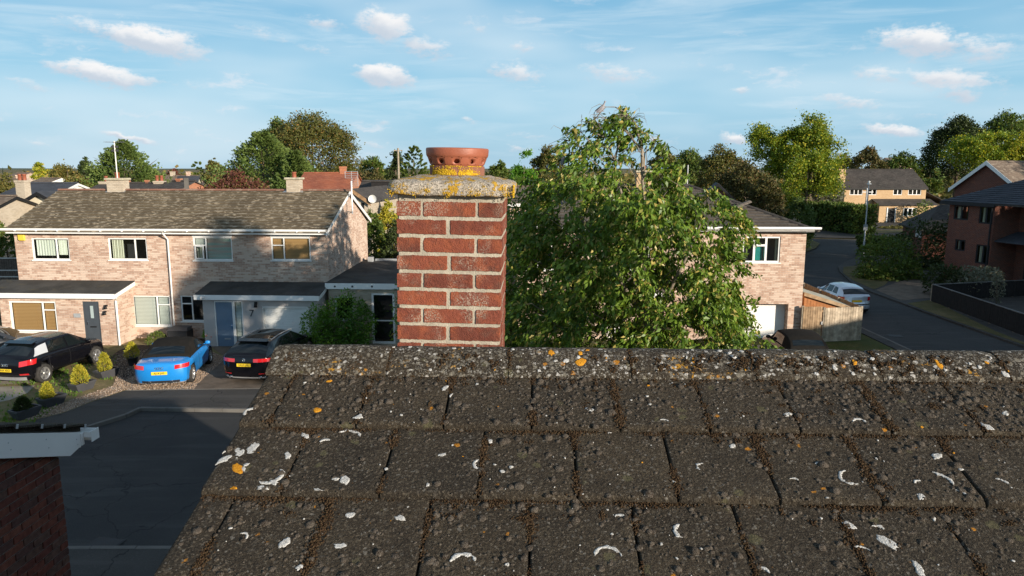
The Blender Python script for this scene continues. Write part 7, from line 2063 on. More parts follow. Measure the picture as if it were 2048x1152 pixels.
bush('hedge_shrub', 'dark shrub at the right end of the tan brick house', [(*bp(1845, 445, 100), 2.0, 1.5, 2.2), (*bp(1848, 425, 100), 1.3, 1.0, 1.6)], 79, M['f_green'], .34, 1500)
# weeds of the far skyline: one belt of distant woodland
g = np.random.default_rng(7); Pw, Lw = [], []
for i in range(4200):
    px = g.uniform(-900, 2900); Y = g.uniform(165, 400); x_ = (px - 1024) / F * Y
    hgt = 4.2 + 4.5 * max(0, noise.noise(Vector((x_ / 46, Y / 90, 1)))) + 2 * max(0, noise.noise(Vector((x_ / 13, Y / 40, 5))))
    if px < 360 and hgt > 6: hgt = 6
    k = 13; q = g.normal(size=(k, 3)) * np.array([2.6, 2.6, hgt * .24]) + np.array([x_, Y, hgt * .5]); Pw.append(q); Lw.append(np.full(k, 1.5))
Pw = np.concatenate(Pw); Lw = np.concatenate(Lw); Pw[:, 2] = np.abs(Pw[:, 2])
o = addobj('distant_woodland', leafmesh('distant_woodland', Pw, g.normal(size=(len(Pw), 3)), Lw * g.uniform(.7, 1.4, len(Lw)), Lw * .8, M['f_olive'], g), kind='stuff'); o['label'] = 'low belt of distant trees along the skyline'
hm = MB(); n = 60
hm.grid([[(-2600 + 5200 * i / n, 2300 + r * 420, -2 + (0 if r == 0 else (5 + 2.5 * sin(i * .35) + 1.5 * sin(i * .9 + 1)) * (1 if r == 1 else .7) * (1 if i < 26 else .8))) for r in range(3)] for i in range(n + 1)])
o = hm.build('hills', plain('far_hills', (.13, .15, .11), 1, .05, var=.3, scale=.004)); o['kind'] = 'structure'

# ------------------------------------------------------------------ the drooping tree in front of the hipped house
TY = 22.6
rows_ = [(207, 1232, 1268), (225, 1190, 1272), (245, 1155, 1285), (275, 1122, 1290), (300, 1112, 1312), (330, 1085, 1312), (360, 1045, 1385), (390, 1025, 1425), (420, 1000, 1465), (450, 985, 1487), (490, 975, 1494), (540, 970, 1500), (600, 985, 1515), (650, 1000, 1530), (690, 1005, 1532), (760, 1020, 1520), (840, 1080, 1450)]
zr_l = [(at_y((a + b) / 2, y, TY).z, at_y(a, y, TY).x, at_y(b, y, TY).x) for y, a, b in rows_][::-1]
Zs = np.array([q[0] for q in zr_l]); XA = np.array([q[1] for q in zr_l]); XB = np.array([q[2] for q in zr_l])
ct = thing('weeping_cherry', (at_y(1287, 600, TY).x, TY, 0), 0, 'tall drooping cherry tree with long hanging leaves right of the chimney', 'tree')
c0 = np.array(ct.location)
g = np.random.default_rng(21); rt = random.Random(21)
def tuft_set(ncl, seed, zlo, zhi, hole, shell=.5):
    g = np.random.default_rng(seed); out = []
    while len(out) < ncl:
        z = g.uniform(zlo, zhi); xa, xb = np.interp(z, Zs, XA), np.interp(z, Zs, XB); hw = (xb - xa) / 2; xm = (xa + xb) / 2
        if g.random() > (hw / 4.2) ** 1.2 + .03: continue
        a = g.uniform(0, 2 * pi); r = g.uniform(0, 1) ** shell
        bump = 1 + .10 * sin(a * 5 + z * 2.3) + .07 * sin(a * 9 - z * 4)
        x = xm + hw * r * cos(a) * bump; y = TY + min(hw, 3.7) * r * sin(a) * .95 * bump
        nn = noise.noise(Vector((x * .75, y * .75, z * .85))) + .5 * noise.noise(Vector((x * 1.9, y * 1.9, z * 1.9)))
        if nn < hole(z): continue
        out.append((x, y, z))
    return np.array(out)
ZT = 7.3
B1 = np.concatenate([tuft_set(540, 5, 1.4, ZT, lambda z: .08, .36), tuft_set(120, 8, 1.4, 6.3, lambda z: -1, 1.1)])
B2 = tuft_set(16, 6, ZT, Zs.max() - .3, lambda z: -.3, .6)
TW = [(at_y(px, py, TY + dy).x, TY + dy, at_y(px, py, TY + dy).z) for px, py, dy in ((1245, 219, 0), (1256, 226, .1), (1180, 245, 0), (1190, 252, .2), (1203, 264, .1), (1148, 262, -.2), (1135, 290, -.3), (1128, 312, -.2), (1150, 300, 0), (1160, 330, .2), (1172, 322, .1), (1228, 264, 0), (1240, 276, .2), (1255, 272, 0), (1262, 292, -.1), (1278, 257, 0), (1284, 272, .1), (1288, 287, 0), (1238, 302, .1), (1322, 290, 0), (1314, 298, .1), (1328, 298, 0), (1330, 330, .1), (1345, 345, 0), (1365, 352, -.2), (1185, 287, .1), (1200, 304, 0), (1218, 320, .1), (1355, 334, 0), (1180, 302, .1), (1192, 337, .1), (1215, 338, 0), (1250, 318, 0), (1270, 322, .1))]
tf, tout, tb_ = [], [], []
for bi, c in enumerate(np.concatenate([B1, B2])):
    o_ = np.array([c[0] - c0[0], c[1] - TY, 0]); o_ /= np.linalg.norm(o_) + 1e-6
    o_ = o_ * .8 + g.normal(0, .45, 3) * np.array([1, 1, .2]) + np.array([-.2, 0, 0]); o_ /= np.linalg.norm(o_)
    Lb = g.uniform(.55, 1.0)
    for q in range(9):
        s_ = q / 8 - .45; p = c + o_ * Lb * s_ + np.array([0, 0, .22 - .55 * (s_ + .25) ** 2 * 1.6 - .25 * max(0, s_)]); tf.append(p + g.normal(0, .06, 3)); tout.append(o_); tb_.append(bi)
for c in TW:
    for q in range(4): tf.append(np.array(c) + g.normal(0, .09, 3)); o_ = np.array([-.6, g.uniform(-.5, .5), 0]); tout.append(o_); tb_.append(-1)
C = np.array(tf); TO = np.array(tout)
per = 11; k = np.repeat(np.arange(len(C)), per); n = len(k)
off = g.normal(size=(n, 3)) * np.array([.085, .085, .06]); P = C[k] + off
D = TO[k] * .55 + g.normal(0, .5, (n, 3)) + np.array([-.12, 0, -.62])
L = g.uniform(.12, .215, n)
addobj('crown', leafmesh('crown', P - c0, D, L, L * g.uniform(.38, .54, n), M['f_cherry'], g, .10), ct)
# branches
bm_ = MB()
def P3(px, py, dy=0): p = at_y(px, py, TY + dy); return Vector((p.x - c0[0], TY + dy - c0[1], p.z))
main = [[Vector((0, 0, -.1)), P3(1288, 760), P3(1290, 600), P3(1286, 480), P3(1287, 420), P3(1285, 340), P3(1284, 300), P3(1272, 250), P3(1262, 236), P3(1250, 226), P3(1230, 214), P3(1212, 214), P3(1200, 226)],
        [P3(1288, 620), P3(1270, 520, .2), P3(1255, 430, .2), P3(1238, 370, .2), P3(1228, 320, .1), P3(1210, 275, 0), P3(1198, 250, 0), P3(1188, 236, 0)],
        [P3(1289, 560), P3(1283, 470, .4), P3(1289, 400, .3), P3(1288, 330, .2), P3(1290, 305, .1), P3(1310, 288, 0), P3(1320, 286, 0), P3(1330, 300, 0)],
        [P3(1290, 700), P3(1330, 600, -.6), P3(1370, 520, -1.0), P3(1400, 450, -1.2), P3(1385, 400, -1.2), P3(1360, 372, -1.2), P3(1340, 360, -1.2)],
        [P3(1288, 640), P3(1240, 560, -1), P3(1190, 480, -1.5), P3(1150, 420, -1.8), P3(1110, 380, -1.8)],
        [P3(1228, 320, .1), P3(1250, 255, 0), P3(1262, 240, 0)], [P3(1284, 300), P3(1240, 250, 0), P3(1215, 240, 0), P3(1200, 260, 0)],
        [P3(1238, 370, .2), P3(1195, 330, 0), P3(1165, 305, 0), P3(1140, 300, 0)], [P3(1210, 275, 0), P3(1180, 262, 0), P3(1160, 265, 0), P3(1140, 282, 0)],
        [P3(1288, 600), P3(1330, 520, .8), P3(1360, 450, 1.2), P3(1380, 410, 1.4)], [P3(1200, 226), P3(1180, 250), P3(1160, 252)], [P3(1255, 430, .2), P3(1200, 370, 0), P3(1150, 335, 0), P3(1125, 325, -.1)]]
for i, q in enumerate(main):
    m0 = [.15, .10, .09, .09, .09, .04, .035, .04, .035, .07, .02, .04][i]
    bm_.tube(q, [m0 * (.07 + .93 * (1 - j / (len(q) - 1)) ** 1.9) for j in range(len(q))], 7)
trunk_o = bm_.build('trunk', M['palebark'], ct)
tw = MB()
for i in range(280):
    c = C[rt.randrange(len(C))]; c = Vector(c) - Vector(c0)
    ax = Vector((0, 0, max(1.2, c.z * .75))); d = (c - Vector((c.x * .35, c.y * .35, c.z * .93)))
    L = rt.uniform(.5, 1.3); s = c - d.normalized() * L - Vector((0, 0, rt.uniform(.0, .25)))
    mid = s.lerp(c, .55) + Vector((0, 0, .18 * L)); tw.tube([s, mid, c, c + d.normalized() * .12 + Vector((-.05, 0, -.22))], [.014, .010, .006, .003], 4, cap=False)
for i in range(70):
    q = main[rt.choice([0, 1, 2, 5, 6, 7, 8])]; j = rt.randrange(len(q) // 2, len(q)); p = q[j]
    d = Vector((rt.uniform(-1, .6), rt.uniform(-.6, .6), rt.uniform(-.1, .5))).normalized(); L = rt.uniform(.3, .8)
    tw.tube([p, p + d * L * .5 + Vector((0, 0, .05)), p + d * L + Vector((-.05, 0, -.10)), p + d * L * 1.15 + Vector((-.08, 0, -.3))], [.010, .008, .005, .003], 4, cap=False)
tw.build('twigs', M['palebark'], ct, recalc=False, kind='stuff')
# the darker small-leaved tree behind the chimney
HY = 25.5
hpts = [(*bp(1040, 470, HY), 1.15, 1.2, 1.5), (*bp(1030, 560, HY), 1.3, 1.3, 1.6), (*bp(975, 520, HY), 1.6, 1.2, 1.8), (*bp(900, 590, HY), 2.0, 1.2, 1.6), (*bp(835, 640, HY), 1.0, 1.0, 1.1), (*bp(1050, 650, HY), 1.3, 1.2, 1.3), (*bp(950, 690, HY), 2.4, 1.3, 1.2), (*bp(1052, 430, HY), .8, .8, .9)]
bush('hawthorn_tree', 'dark green small-leaved tree half hidden behind the chimney', hpts, 81, M['f_haw'], .15, 9000, cat='tree')
# pigeons
def pigeon(loc, ang, label, s=1.0):
    m = MB()
    prof = [(-.20, .006, .020), (-.14, .030, .014), (-.08, .052, .03), (-.02, .068, .055), (.05, .075, .085), (.10, .060, .115), (.135, .040, .150), (.155, .034, .180), (.175, .036, .205), (.195, .030, .218), (.212, .014, .216), (.235, .004, .208)]
    G = []
    for x, r, z in prof:
        G.append([(x, r * .92 * cos(2 * pi * q / 10), z + r * sin(2 * pi * q / 10)) for q in range(11)])
    m.grid(G)
    t = thing('pigeon', loc, ang, label, 'bird', 'pigeons perched in the drooping tree'); b = m.build('body', M['pigeon'], t, weld=True); 
    w = MB()
    for sg in (-1, 1): w.grid([[(-.21 + .24 * i / 6, sg * (.02 + .052 * sin(pi * min(1, (i + 1.2) / 7))), .035 + .075 * i / 6 + .02 * j) for j in range(3)] for i in range(7)])
    w.build('wings', M['pigeon_dark'], t)
    l = MB()
    for sg in (-1, 1): l.tube([(.02, sg * .025, .03), (.03, sg * .025, -.03), (.055, sg * .025, -.035)], .006, 5)
    l.build('legs', M['wood_orange'], t); t.scale = (s, s, s); t.rotation_euler = (0, -radians(22), ang); return t
M['pigeon'] = plain('pigeon_grey', (.25, .24, .26), .8, .2, var=.2, scale=20); M['pigeon_dark'] = plain('pigeon_wing', (.16, .16, .18), .8, .2, var=.2, scale=20)
p = at_y(1204, 221, TY); pigeon((p.x, TY, p.z - .01), radians(20), 'grey pigeon perched on the top left branch of the drooping tree', 1.0)
p = at_y(1126, 327, TY - .3); pigeon((p.x, TY - .3, p.z), radians(70), 'pale pigeon sitting lower on a left branch of the drooping tree', 1.05)
# ------------------------------------------------------------------ houses beyond
def ghouse(name, label, c, yaw, w, d, ze, zr, wall, roofm, wins=(), chim=(), hip=0.0, gable_front=False, trim=None, group=None, ov=.3, sides=True, tiles=False):
    """c: centre of the front wall on the ground; ridge along the front unless gable_front; wins: (x0, x1, z0, z1) on the front"""
    t = thing(name, c, yaw, label, 'house', group)
    m = MB(); x0, x1 = -w / 2, w / 2
    wall_holes(m, x0, x1, 0, ze, 0, [q[:4] for q in wins], .1)
    m.quad((x0, d, 0), (x1, d, 0), (x1, d, ze), (x0, d, ze))
    zz = zr - .12
    if gable_front:
        m.poly([(x0, 0, ze), (x1, 0, ze), (0, 0, zz)]); m.poly([(x0, d, ze), (x1, d, ze), (0, d, zz)])
        for x in (x0, x1): m.quad((x, 0, 0), (x, d, 0), (x, d, ze), (x, 0, ze))
    else:
        for x in (x0, x1):
            m.quad((x, 0, 0), (x, d, 0), (x, d, ze), (x, 0, ze))
            if not hip: m.poly([(x, 0, ze), (x, d, ze), (x, d / 2, zz)])
    m.build('wall', wall, t, recalc=False)
    i = MB(); i.box(x0 + .1, x1 - .1, .9, .95, .05, ze); i.build('dark_room_backing', M['dark_in'], t)
    r = MB()
    if gable_front:
        s = (zr - ze) / (w / 2); e = ov * s
        for sg in (-1, 1): r.prism([(sg * (w / 2 + ov), -ov, ze - e), (0, -ov, zr), (0, -ov, zr - .08), (sg * (w / 2 + ov), -ov, ze - e - .08)], (0, d + 2 * ov, 0))
    elif hip:
        s = (zr - ze) / (d / 2); e = ov * s
        pts = [(x0 - ov, -ov, ze - e), (x1 + ov, -ov, ze - e), (x1 + ov, d + ov, ze - e), (x0 - ov, d + ov, ze - e), (x0 + hip, d / 2, zr), (x1 - hip, d / 2, zr)]
        r.add(pts, [(0, 1, 5, 4), (1, 2, 5), (2, 3, 4, 5), (3, 0, 4), (3, 2, 1, 0)])
    else:
        s = (zr - ze) / (d / 2); e = ov * s
        for sg in (0, 1):
            y0 = -ov if sg == 0 else d + ov
            r.prism([(x0 - ov * .6, y0, ze - e), (x0 - ov * .6, d / 2, zr), (x0 - ov * .6, d / 2, zr - .08), (x0 - ov * .6, y0, ze - e - .08)], (w + ov * 1.2, 0, 0))
    ro = r.build('roof', roofm, t)
    if tiles and not gable_front and not hip:
        ln_ = sqrt(1 + s * s); up = Vector((0, 1 / ln_, s / ln_)); tile_slope(ro, (x0 - ov * .6 - .01, -ov - .02, ze - e), (x1 + ov * .6 + .01, -ov - .02, ze - e), up, (d / 2 + ov) * ln_, .32, .34, roofm, 0, lift=.003)
    if not gable_front and not hip: ridge_run(ro, [(x0 - ov * .6, d / 2, zr + .02), (x1 + ov * .6, d / 2, zr + .02)], roofm, .9, .12)
    if trim:
        b = MB()
        if gable_front:
            for sg in (-1, 1): b.prism([(sg * (w / 2 + ov), -ov - .03, ze - e), (0, -ov - .03, zr - .02), (0, -ov - .03, zr - .26), (sg * (w / 2 + ov), -ov - .03, ze - e - .24)], (0, .03, 0))
            b.build('bargeboard', trim, t)
        else:
            b.box(x0 - ov * .5, x1 + ov * .5, -ov - .03, -ov, ze - e - .2, ze - e - .02); b.build('fascia', trim, t)
            b = MB()
            for x in (x0 - ov * .6 - .02, x1 + ov * .6):
                if not hip:
                    for y0 in (-ov, d + ov): b.prism([(x, y0, ze - e - .02), (x, d / 2, zr - .02), (x, d / 2, zr - .22), (x, y0, ze - e - .2)], (.02, 0, 0))
            if b.V: b.build('bargeboard', trim, t)
    for q in wins:
        np_ = q[4] if len(q) > 4 else 2
        window(t, *q[:4], 0, [(k / np_, (k + 1) / np_, 0, 1) for k in range(np_)], fr=.08, bar=.1, sill=False, mat=q[5] if len(q) > 5 else 'white')
    for (cx, cy, ctop, cw, pots, bm, slab) in chim: stack(t, cx, cy, zr - 1.0, ctop, cw, cw * .8, bm, pots, slab, .45 if pots else 0, pot_r=.14)
    return t
RB = 'houses beyond the gardens on the left'
def bx(px, py, Y): p = at_y(px, py, Y); return p.x, p.z
def auto(name, label, pxa, pxb, pyr, pye, Y, d, wall, roofm, yaw=0.0, chims=(), **kw):
    """ridge seen from pxa to pxb at height pyr, eave at pye (front), front wall at Y"""
    Yr = Y + d / 2
    xa, zr = bx(pxa, pyr, Yr); xb, _ = bx(pxb, pyr, Yr); ze = max(2.2, bx((pxa + pxb) / 2, pye, Y)[1]); cx = (xa + xb) / 2
    if zr < ze + .8: zr = ze + .8
    ch = []
    for (pa, pb, pt, pots, bm, slab) in chims:
        a, zt = bx(pa, pt, Yr); b, _ = bx(pb, pt, Yr); ch.append(((a + b) / 2 - cx, d / 2, zt - (.45 if pots else 0), b - a, pots, bm, slab))
    return ghouse(name, label, (cx, Y, 0), yaw, xb - xa, d, ze, zr, wall, roofm, chim=ch, group=RB, **kw)
BF = M['bufbrick']; PK = M['pinkbrick']; OR = brickmat('orange_brick', (.45, .17, .09), (.36, .13, .07), (.5, .2, .1), (.4, .3, .22)); WH = M['white_old']
cream = plain('cream_render', (.62, .55, .42), .9, .1, var=.05); whit = plain('white_render', (.75, .73, .68), .9, .1, var=.04)
auto('far_house', 'brown tiled roof at the left edge with a pale hip line', -120, 28, 392, 436, 44, 8, BF, M['roof_brown'], hip=0.0, trim=M['black'])
a, z = bx(80, 383, 50); 
ghouse('far_house', 'cream gable with black bargeboards and a brick chimney with two red pots', (a, 50, 0), -radians(8), 3.9, 9, bx(45, 412, 50)[1], z, cream, M['roof_slate'], gable_front=True, trim=M['black'], group=RB, chim=[(bx(87, 352, 56)[0] - a, 2.5, bx(86, 361, 52)[1], .72, 2, BF, False)])
auto('far_house', 'slate blue roof behind the cream gable', 52, 152, 366, 393, 62, 8, whit, M['roof_slate'], trim=WH)
auto('far_house', 'brown roofed bungalow with white gable at far left', 14, 58, 356, 378, 86, 9, whit, M['roof_brown'], yaw=.3, trim=WH, chims=((53, 60, 350, 0, PK, False),))
auto('far_house', 'small brown roof right of the white gabled bungalow', 66, 112, 356, 374, 98, 8, whit, M['roof_brown'], yaw=-.25, trim=WH)
auto('far_house', 'distant reddish roof on the left skyline', 36, 60, 345, 353, 150, 8, PK, M['roof_brown'])
auto('far_house', 'dark tiled roof with rows of chimneys behind the left houses', 206, 330, 366, 392, 58, 8, BF, M['roof_dark'], trim=None, chims=((201, 222, 352, 1, BF, False), (309, 327, 351, 2, BF, False), (253, 259, 361, 0, OR, False), (291, 297, 360, 0, OR, False)))
auto('far_house', 'dark roof with an orange brick gable end', 328, 372, 362, 392, 55, 7, OR, M['roof_dark'], yaw=-.22, chims=((334, 343, 357, 0, OR, False),))
auto('far_house', 'grey tiled roof behind the orange gable', 335, 392, 351, 372, 118, 9, PK, M['roof_brown'], chims=((341, 349, 343, 0, BF, False), (373, 380, 343, 0, PK, False)))
auto('far_house', 'small slate roof left of the copper red tree', 376, 412, 353, 372, 106, 8, cream, M['roof_slate'], yaw=.3)
auto('far_house', 'orange tiled roof partly hidden by the copper red tree', 382, 402, 366, 385, 66, 7, OR, M['roof_red'], yaw=.3)
auto('far_house', 'red tiled house with tall red chimney behind the right end of the left roof', 612, 712, 346, 382, 64, 8, OR, M['roof_red'], tiles=True, chims=((680, 692, 333, 0, OR, False), (627, 639, 345, 1, PK, False)))
a, z = bx(706, 377, 43)
ghouse('far_house', 'cream brick gable end with a satellite dish right of the aerial', (a, 43, 0), -radians(4), 2 * (bx(742, 402, 43)[0] - a) - .3, 8, bx(742, 402, 43)[1] + .1, z, BF, M['roof_dark'], gable_front=True, trim=M['wood_brown'], group=RB, ov=.2, wins=((bx(722, 414, 43)[0] - a, bx(729, 414, 43)[0] - a, bx(722, 426, 43)[1], bx(722, 406, 43)[1], 1, 'trim'),))
auto('far_house', 'dark roofed house with a white window left of the chimney slab', 728, 800, 362, 404, 56, 8, M['wood_black'], M['roof_dark'], wins=())
hh = [o for o in bpy.data.objects if o.get('label') == 'dark roofed house with a white window left of the chimney slab'][0]
a, z = bx(764, 368, 57.5); m = MB(); m.box(-.65, .65, -1.0, 2, -.55, .0); dm = m.build('dormer', M['wood_black'], hh); dm.location = (a - hh.location.x, 1.5, z + .2); m = MB(); m.box(-.8, .8, -1.1, 2, 0, .06); m.build('dormer_roof', M['roof_dark'], dm)
a, z = bx(749, 390, 55.9); w_ = MB(); w_.box(-.32, .32, -.05, .03, -.24, .24); wo = w_.build('window', M['white'], hh); wo.location = (a - hh.location.x, -.02, z)
for k in (-1, 0, 1): q = MB(); q.box(k * .2 - .08, k * .2 + .08, -.055, -.051, -.18, .18); q.build('pane', M['carglass'], wo)
auto('far_house', 'small brown roof with a chimney between the trees left of the chimney', 742, 776, 356, 372, 92, 7, BF, M['roof_brown'], yaw=.4, chims=((738, 745, 352, 0, BF, False),))
auto('far_house', 'brown tiled roof between the chimney and the drooping tree', 1020, 1100, 373, 404, 44, 8, PK, M['roof_brown'], trim=WH)
a, z = bx(1436, 366, 58)
ghouse('far_house', 'dark slate gable peeping over the hip roof', (a, 58, 0), -radians(12), 2.6, 3, z - 1.2, z, M['redbrick'], M['roof_slate'], gable_front=True, trim=M['black'], group='houses on the right')
auto('far_house', 'distant brown roof on the right skyline', 1770, 1808, 316, 326, 210, 10, PK, M['roof_brown'])
# ---- tan brick house across the junction
TYY = 104.0
a, zrt = bx(1782, 339, TYY + 4.2); xl1, ze1 = bx(1690, 374, TYY); xr1, _ = bx(1853, 374, TYY)
cx = (xl1 + xr1) / 2
def tw_(p0, q0, p1, q1, n): A = bx(p0, q0, TYY); B = bx(p1, q1, TYY); return (A[0] - cx, B[0] - cx, B[1], A[1], n)
th_ = ghouse('tan_house', 'tan brick house with dark tiled roof across the junction', (cx, TYY, 0), 0, xr1 - xl1, 8.4, ze1, zrt, M['tanbrick'], M['roof_dark'], tiles=True, ov=.25, trim=M['black'],
             wins=(tw_(1700, 377, 1725, 390, 3), tw_(1736, 377, 1753, 390, 2), tw_(1787, 377, 1804, 390, 2), tw_(1817, 377, 1842, 390, 3)))
zb1 = bx(1688, 354, TYY)[1]; zt1 = bx(1685, 338, TYY)[1]
m = MB(); cxx = bx(1685, 338, TYY + 1)[0] - cx; m.box(cxx - .5, cxx + .5, 1.0, 2.0, 0, zt1); m.build('chimney', M['tanbrick'], th_)
px0 = bx(1757, 402, TYY - 2)[0] - cx; px1 = bx(1876, 405, TYY - 2)[0] - cx; zpp = bx(1800, 411, TYY - 2)[1]; zpt = bx(1800, 399, TYY)[1]
m = MB(); m.prism([(px0, -2.2, zpp), (px1, -2.2, zpp), (px1, -.003, zpt), (px0, -.003, zpt)], (0, 0, .09)); m.build('lean_to_roof', M['roof_dark'], th_)
m = MB(); wall_holes(m, px0 + .3, bx(1853, 420, TYY - 1.8)[0] - cx, 0, zpp, -1.8, [], .1); m.quad((px0 + .3, -1.8, 0), (px0 + .3, 0, 0), (px0 + .3, 0, zpt), (px0 + .3, -1.8, zpp)); m.build('front_bay', M['tanbrick'], th_, recalc=False)
dx0 = bx(1776, 414, TYY - 1.8)[0] - cx; dx1 = bx(1788, 440, TYY - 1.8)[0] - cx
m = MB(); m.box(dx0, dx1, -1.86, -1.81, .05, 2.05); m.build('front_door', M['black'], th_); m = MB(); m.box(dx0 - .14, dx0, -1.87, -1.8, .05, 2.15); m.box(dx1, dx1 + .14, -1.87, -1.8, .05, 2.15); m.build('door_frame', M['white'], th_)
wx0 = bx(1807, 414, TYY - 1.8)[0] - cx; wx1 = bx(1832, 428, TYY - 1.8)[0] - cx
m = MB(); m.box(wx0, wx1, -1.88, -1.81, .95, 2.1); wo = m.build('window', M['white'], th_)
for k in range(3): q = MB(); ww = (wx1 - wx0) / 3; q.box(wx0 + k * ww + .08, wx0 + (k + 1) * ww - .08, -1.885, -1.882, 1.03, 2.02); q.build('pane', M['carglass'], wo)
gx0 = xr1 - cx
m = MB(); m.prism([(gx0 + .02, .5, ze1 - .6), (gx0 + 4.2, .5, 2.4), (gx0 + 4.2, 7, 2.4), (gx0 + .02, 7, ze1 - .6)], (0, 0, .08)); m.build('garage_roof', M['roof_dark'], th_)
m = MB(); m.box(gx0 + .003, gx0 + 3.9, .8, 6.8, 0, 2.4); m.build('garage_wall', M['tanbrick'], th_)
# ---- dark red brick house, right edge
QY = 50.0; Q = Fr((at_y(1893, 480, QY).x, QY, 0), -radians(77))
def q_(px, py, y=0.0): return Q.y(px, py, y)
bh = thing('brick_house', Q.O, Q.yaw, 'dark red brick house in shade with a white-edged gable at the right edge', 'house')
zq = q_(1935, 403)[1]; xq1 = q_(1990, 420)[0]
hw_ = []
for r_ in ((1909, 410, 1936, 441), (1960, 412, 1984, 449), (1911, 478, 1929, 503), (1953, 488, 1976, 530)):
    A = q_(r_[0], r_[1]); B = q_(r_[2], r_[3]); hw_.append((A[0], B[0], B[1], A[1]))
m = MB(); wall_holes(m, 0, xq1, 0, zq, 0, hw_, .1); m.quad((0, 0, 0), (0, 9, 0), (0, 9, zq), (0, 0, zq)); m.quad((xq1, 0, 0), (xq1, 2, 0), (xq1, 2, zq), (xq1, 0, zq))
xq2 = xq1 + 7; A = q_(2040, 418, 2.0); m.quad((xq1, 2, 0), (xq2, 2, 0), (xq2, 2, zq), (xq1, 2, zq)); m.quad((xq2, 2, 0), (xq2, 9, 0), (xq2, 9, zq), (xq2, 2, zq)); m.quad((0, 9, 0), (xq2, 9, 0), (xq2, 9, zq), (0, 9, zq))
m.build('wall', M['redbrick'], bh, recalc=False)
m = MB(); m.box(.1, xq2 - .1, 3.2, 3.3, .1, zq); m.box(.1, xq1 - .1, 1.4, 1.45, .1, zq); m.build('dark_room_backing', M['dark_in'], bh)
for r_ in hw_: window(bh, *r_, 0, [(0, .5, 0, 1), (.5, 1, 0, 1)], mat='trim', fr=.09, bar=.12, blinds=[(0, 'curtain', 0, 1, .2, .9)], sill=False)
A = q_(2040, 415, 2.0); w5 = (A[0], A[0] + 1.2, q_(2040, 450, 2)[1], A[1]); window(bh, *w5, 1.97, [(0, .5, 0, 1), (.5, 1, 0, 1)], mat='trim', sill=False)
zr2 = q_(2040, 343, 5.0)[1]
m = MB(); e0 = -.35
s_ = (zr2 - zq) / (4.7); 
pts = [(-.5, e0, zq - .05), (xq2 + .4, e0, zq - .05), (xq2 + .4, 5.0, zr2), (3.2, 5.0, zr2), (-.5, 9.4, zq - .05)]
m.add(pts + [(p[0], p[1], p[2] - .1) for p in pts], [(0, 1, 2, 3), (0, 3, 4), (8, 7, 6, 5), (0, 5, 6, 1), (0, 4, 9, 5)]); br = m.build('roof', M['roof_dark'], bh)
ln_ = sqrt(1 + s_ * s_); sl = sqrt((5 - e0) ** 2 + (zr2 - zq + .05) ** 2); up = Vector((0, 5 - e0, zr2 - zq + .05)).normalized()
tile_slope(br, (-.5, e0 - .02, zq - .05), (xq2 + .4, e0 - .02, zq - .05), up, sl, .33, .34, M['roof_slate'], 0, clip=lambda v: (3.7 * v / sl, 99), thick=.05)
m = MB(); m.box(-.5, xq1 + .3, e0 - .04, e0 - .01, zq - .25, zq - .04); m.build('fascia', M['trim'], bh)
m = MB(); m.tube([(xq1 - .15, -.08, zq - .2), (xq1 - .15, -.08, .1)], .05, 6); m.build('downpipe', M['trim'], bh)
# the sunlit gable wing behind
GY = 5.6; A = Q.y(1980, 321, GY); B = Q.y(1904, 376, GY); Cc = Q.y(2003, 345, GY)
slope = (A[1] - B[1]) / (A[0] - B[0]); hwid = A[0] - B[0] - .3
m = MB(); m.poly([(A[0] - hwid, GY, 0), (A[0] + hwid, GY, 0), (A[0] + hwid, GY, A[1] - hwid * slope), (A[0], GY, A[1] - .1), (A[0] - hwid, GY, A[1] - hwid * slope)]); m.build('gable_wall', M['redbrick'], bh)
m = MB()
for sg in (-1, 1): m.prism([(A[0] + sg * (hwid + .3), GY - .3, A[1] - (hwid + .3) * slope), (A[0], GY - .3, A[1]), (A[0], GY - .3, A[1] - .09), (A[0] + sg * (hwid + .3), GY - .3, A[1] - (hwid + .3) * slope - .09)], (.0, 11, 0))
m.build('gable_roof', M['roof_brown'], bh)
m = MB()
for sg in (-1, 1): m.prism([(A[0] + sg * (hwid + .3), GY - .34, A[1] - (hwid + .3) * slope - .02), (A[0], GY - .34, A[1] - .02), (A[0], GY - .34, A[1] - .32), (A[0] + sg * (hwid + .3), GY - .34, A[1] - (hwid + .3) * slope - .3)], (0, .035, 0))
m.build('bargeboard', M['white'], bh)
# side wing roof and porch
A = q_(1995, 483, .6); zz = A[1]
m = MB(); m.prism([(xq1 + .02, .2, zz), (xq2, .2, zz), (xq2, 1.99, zz + .55), (xq1 + .02, 1.99, zz + .55)], (0, 0, .08)); m.build('porch_roof', M['roof_slate'], bh)
m = MB(); m.box(xq1 + 2.2, xq1 + 2.32, .3, .42, 0, zz); m.build('porch_post', M['wood_black'], bh)
m = MB(); m.box(xq1 + 3.0, xq1 + 4.0, 1.93, 1.98, 0, 2.1); m.build('front_door', M['wood_black'], bh)
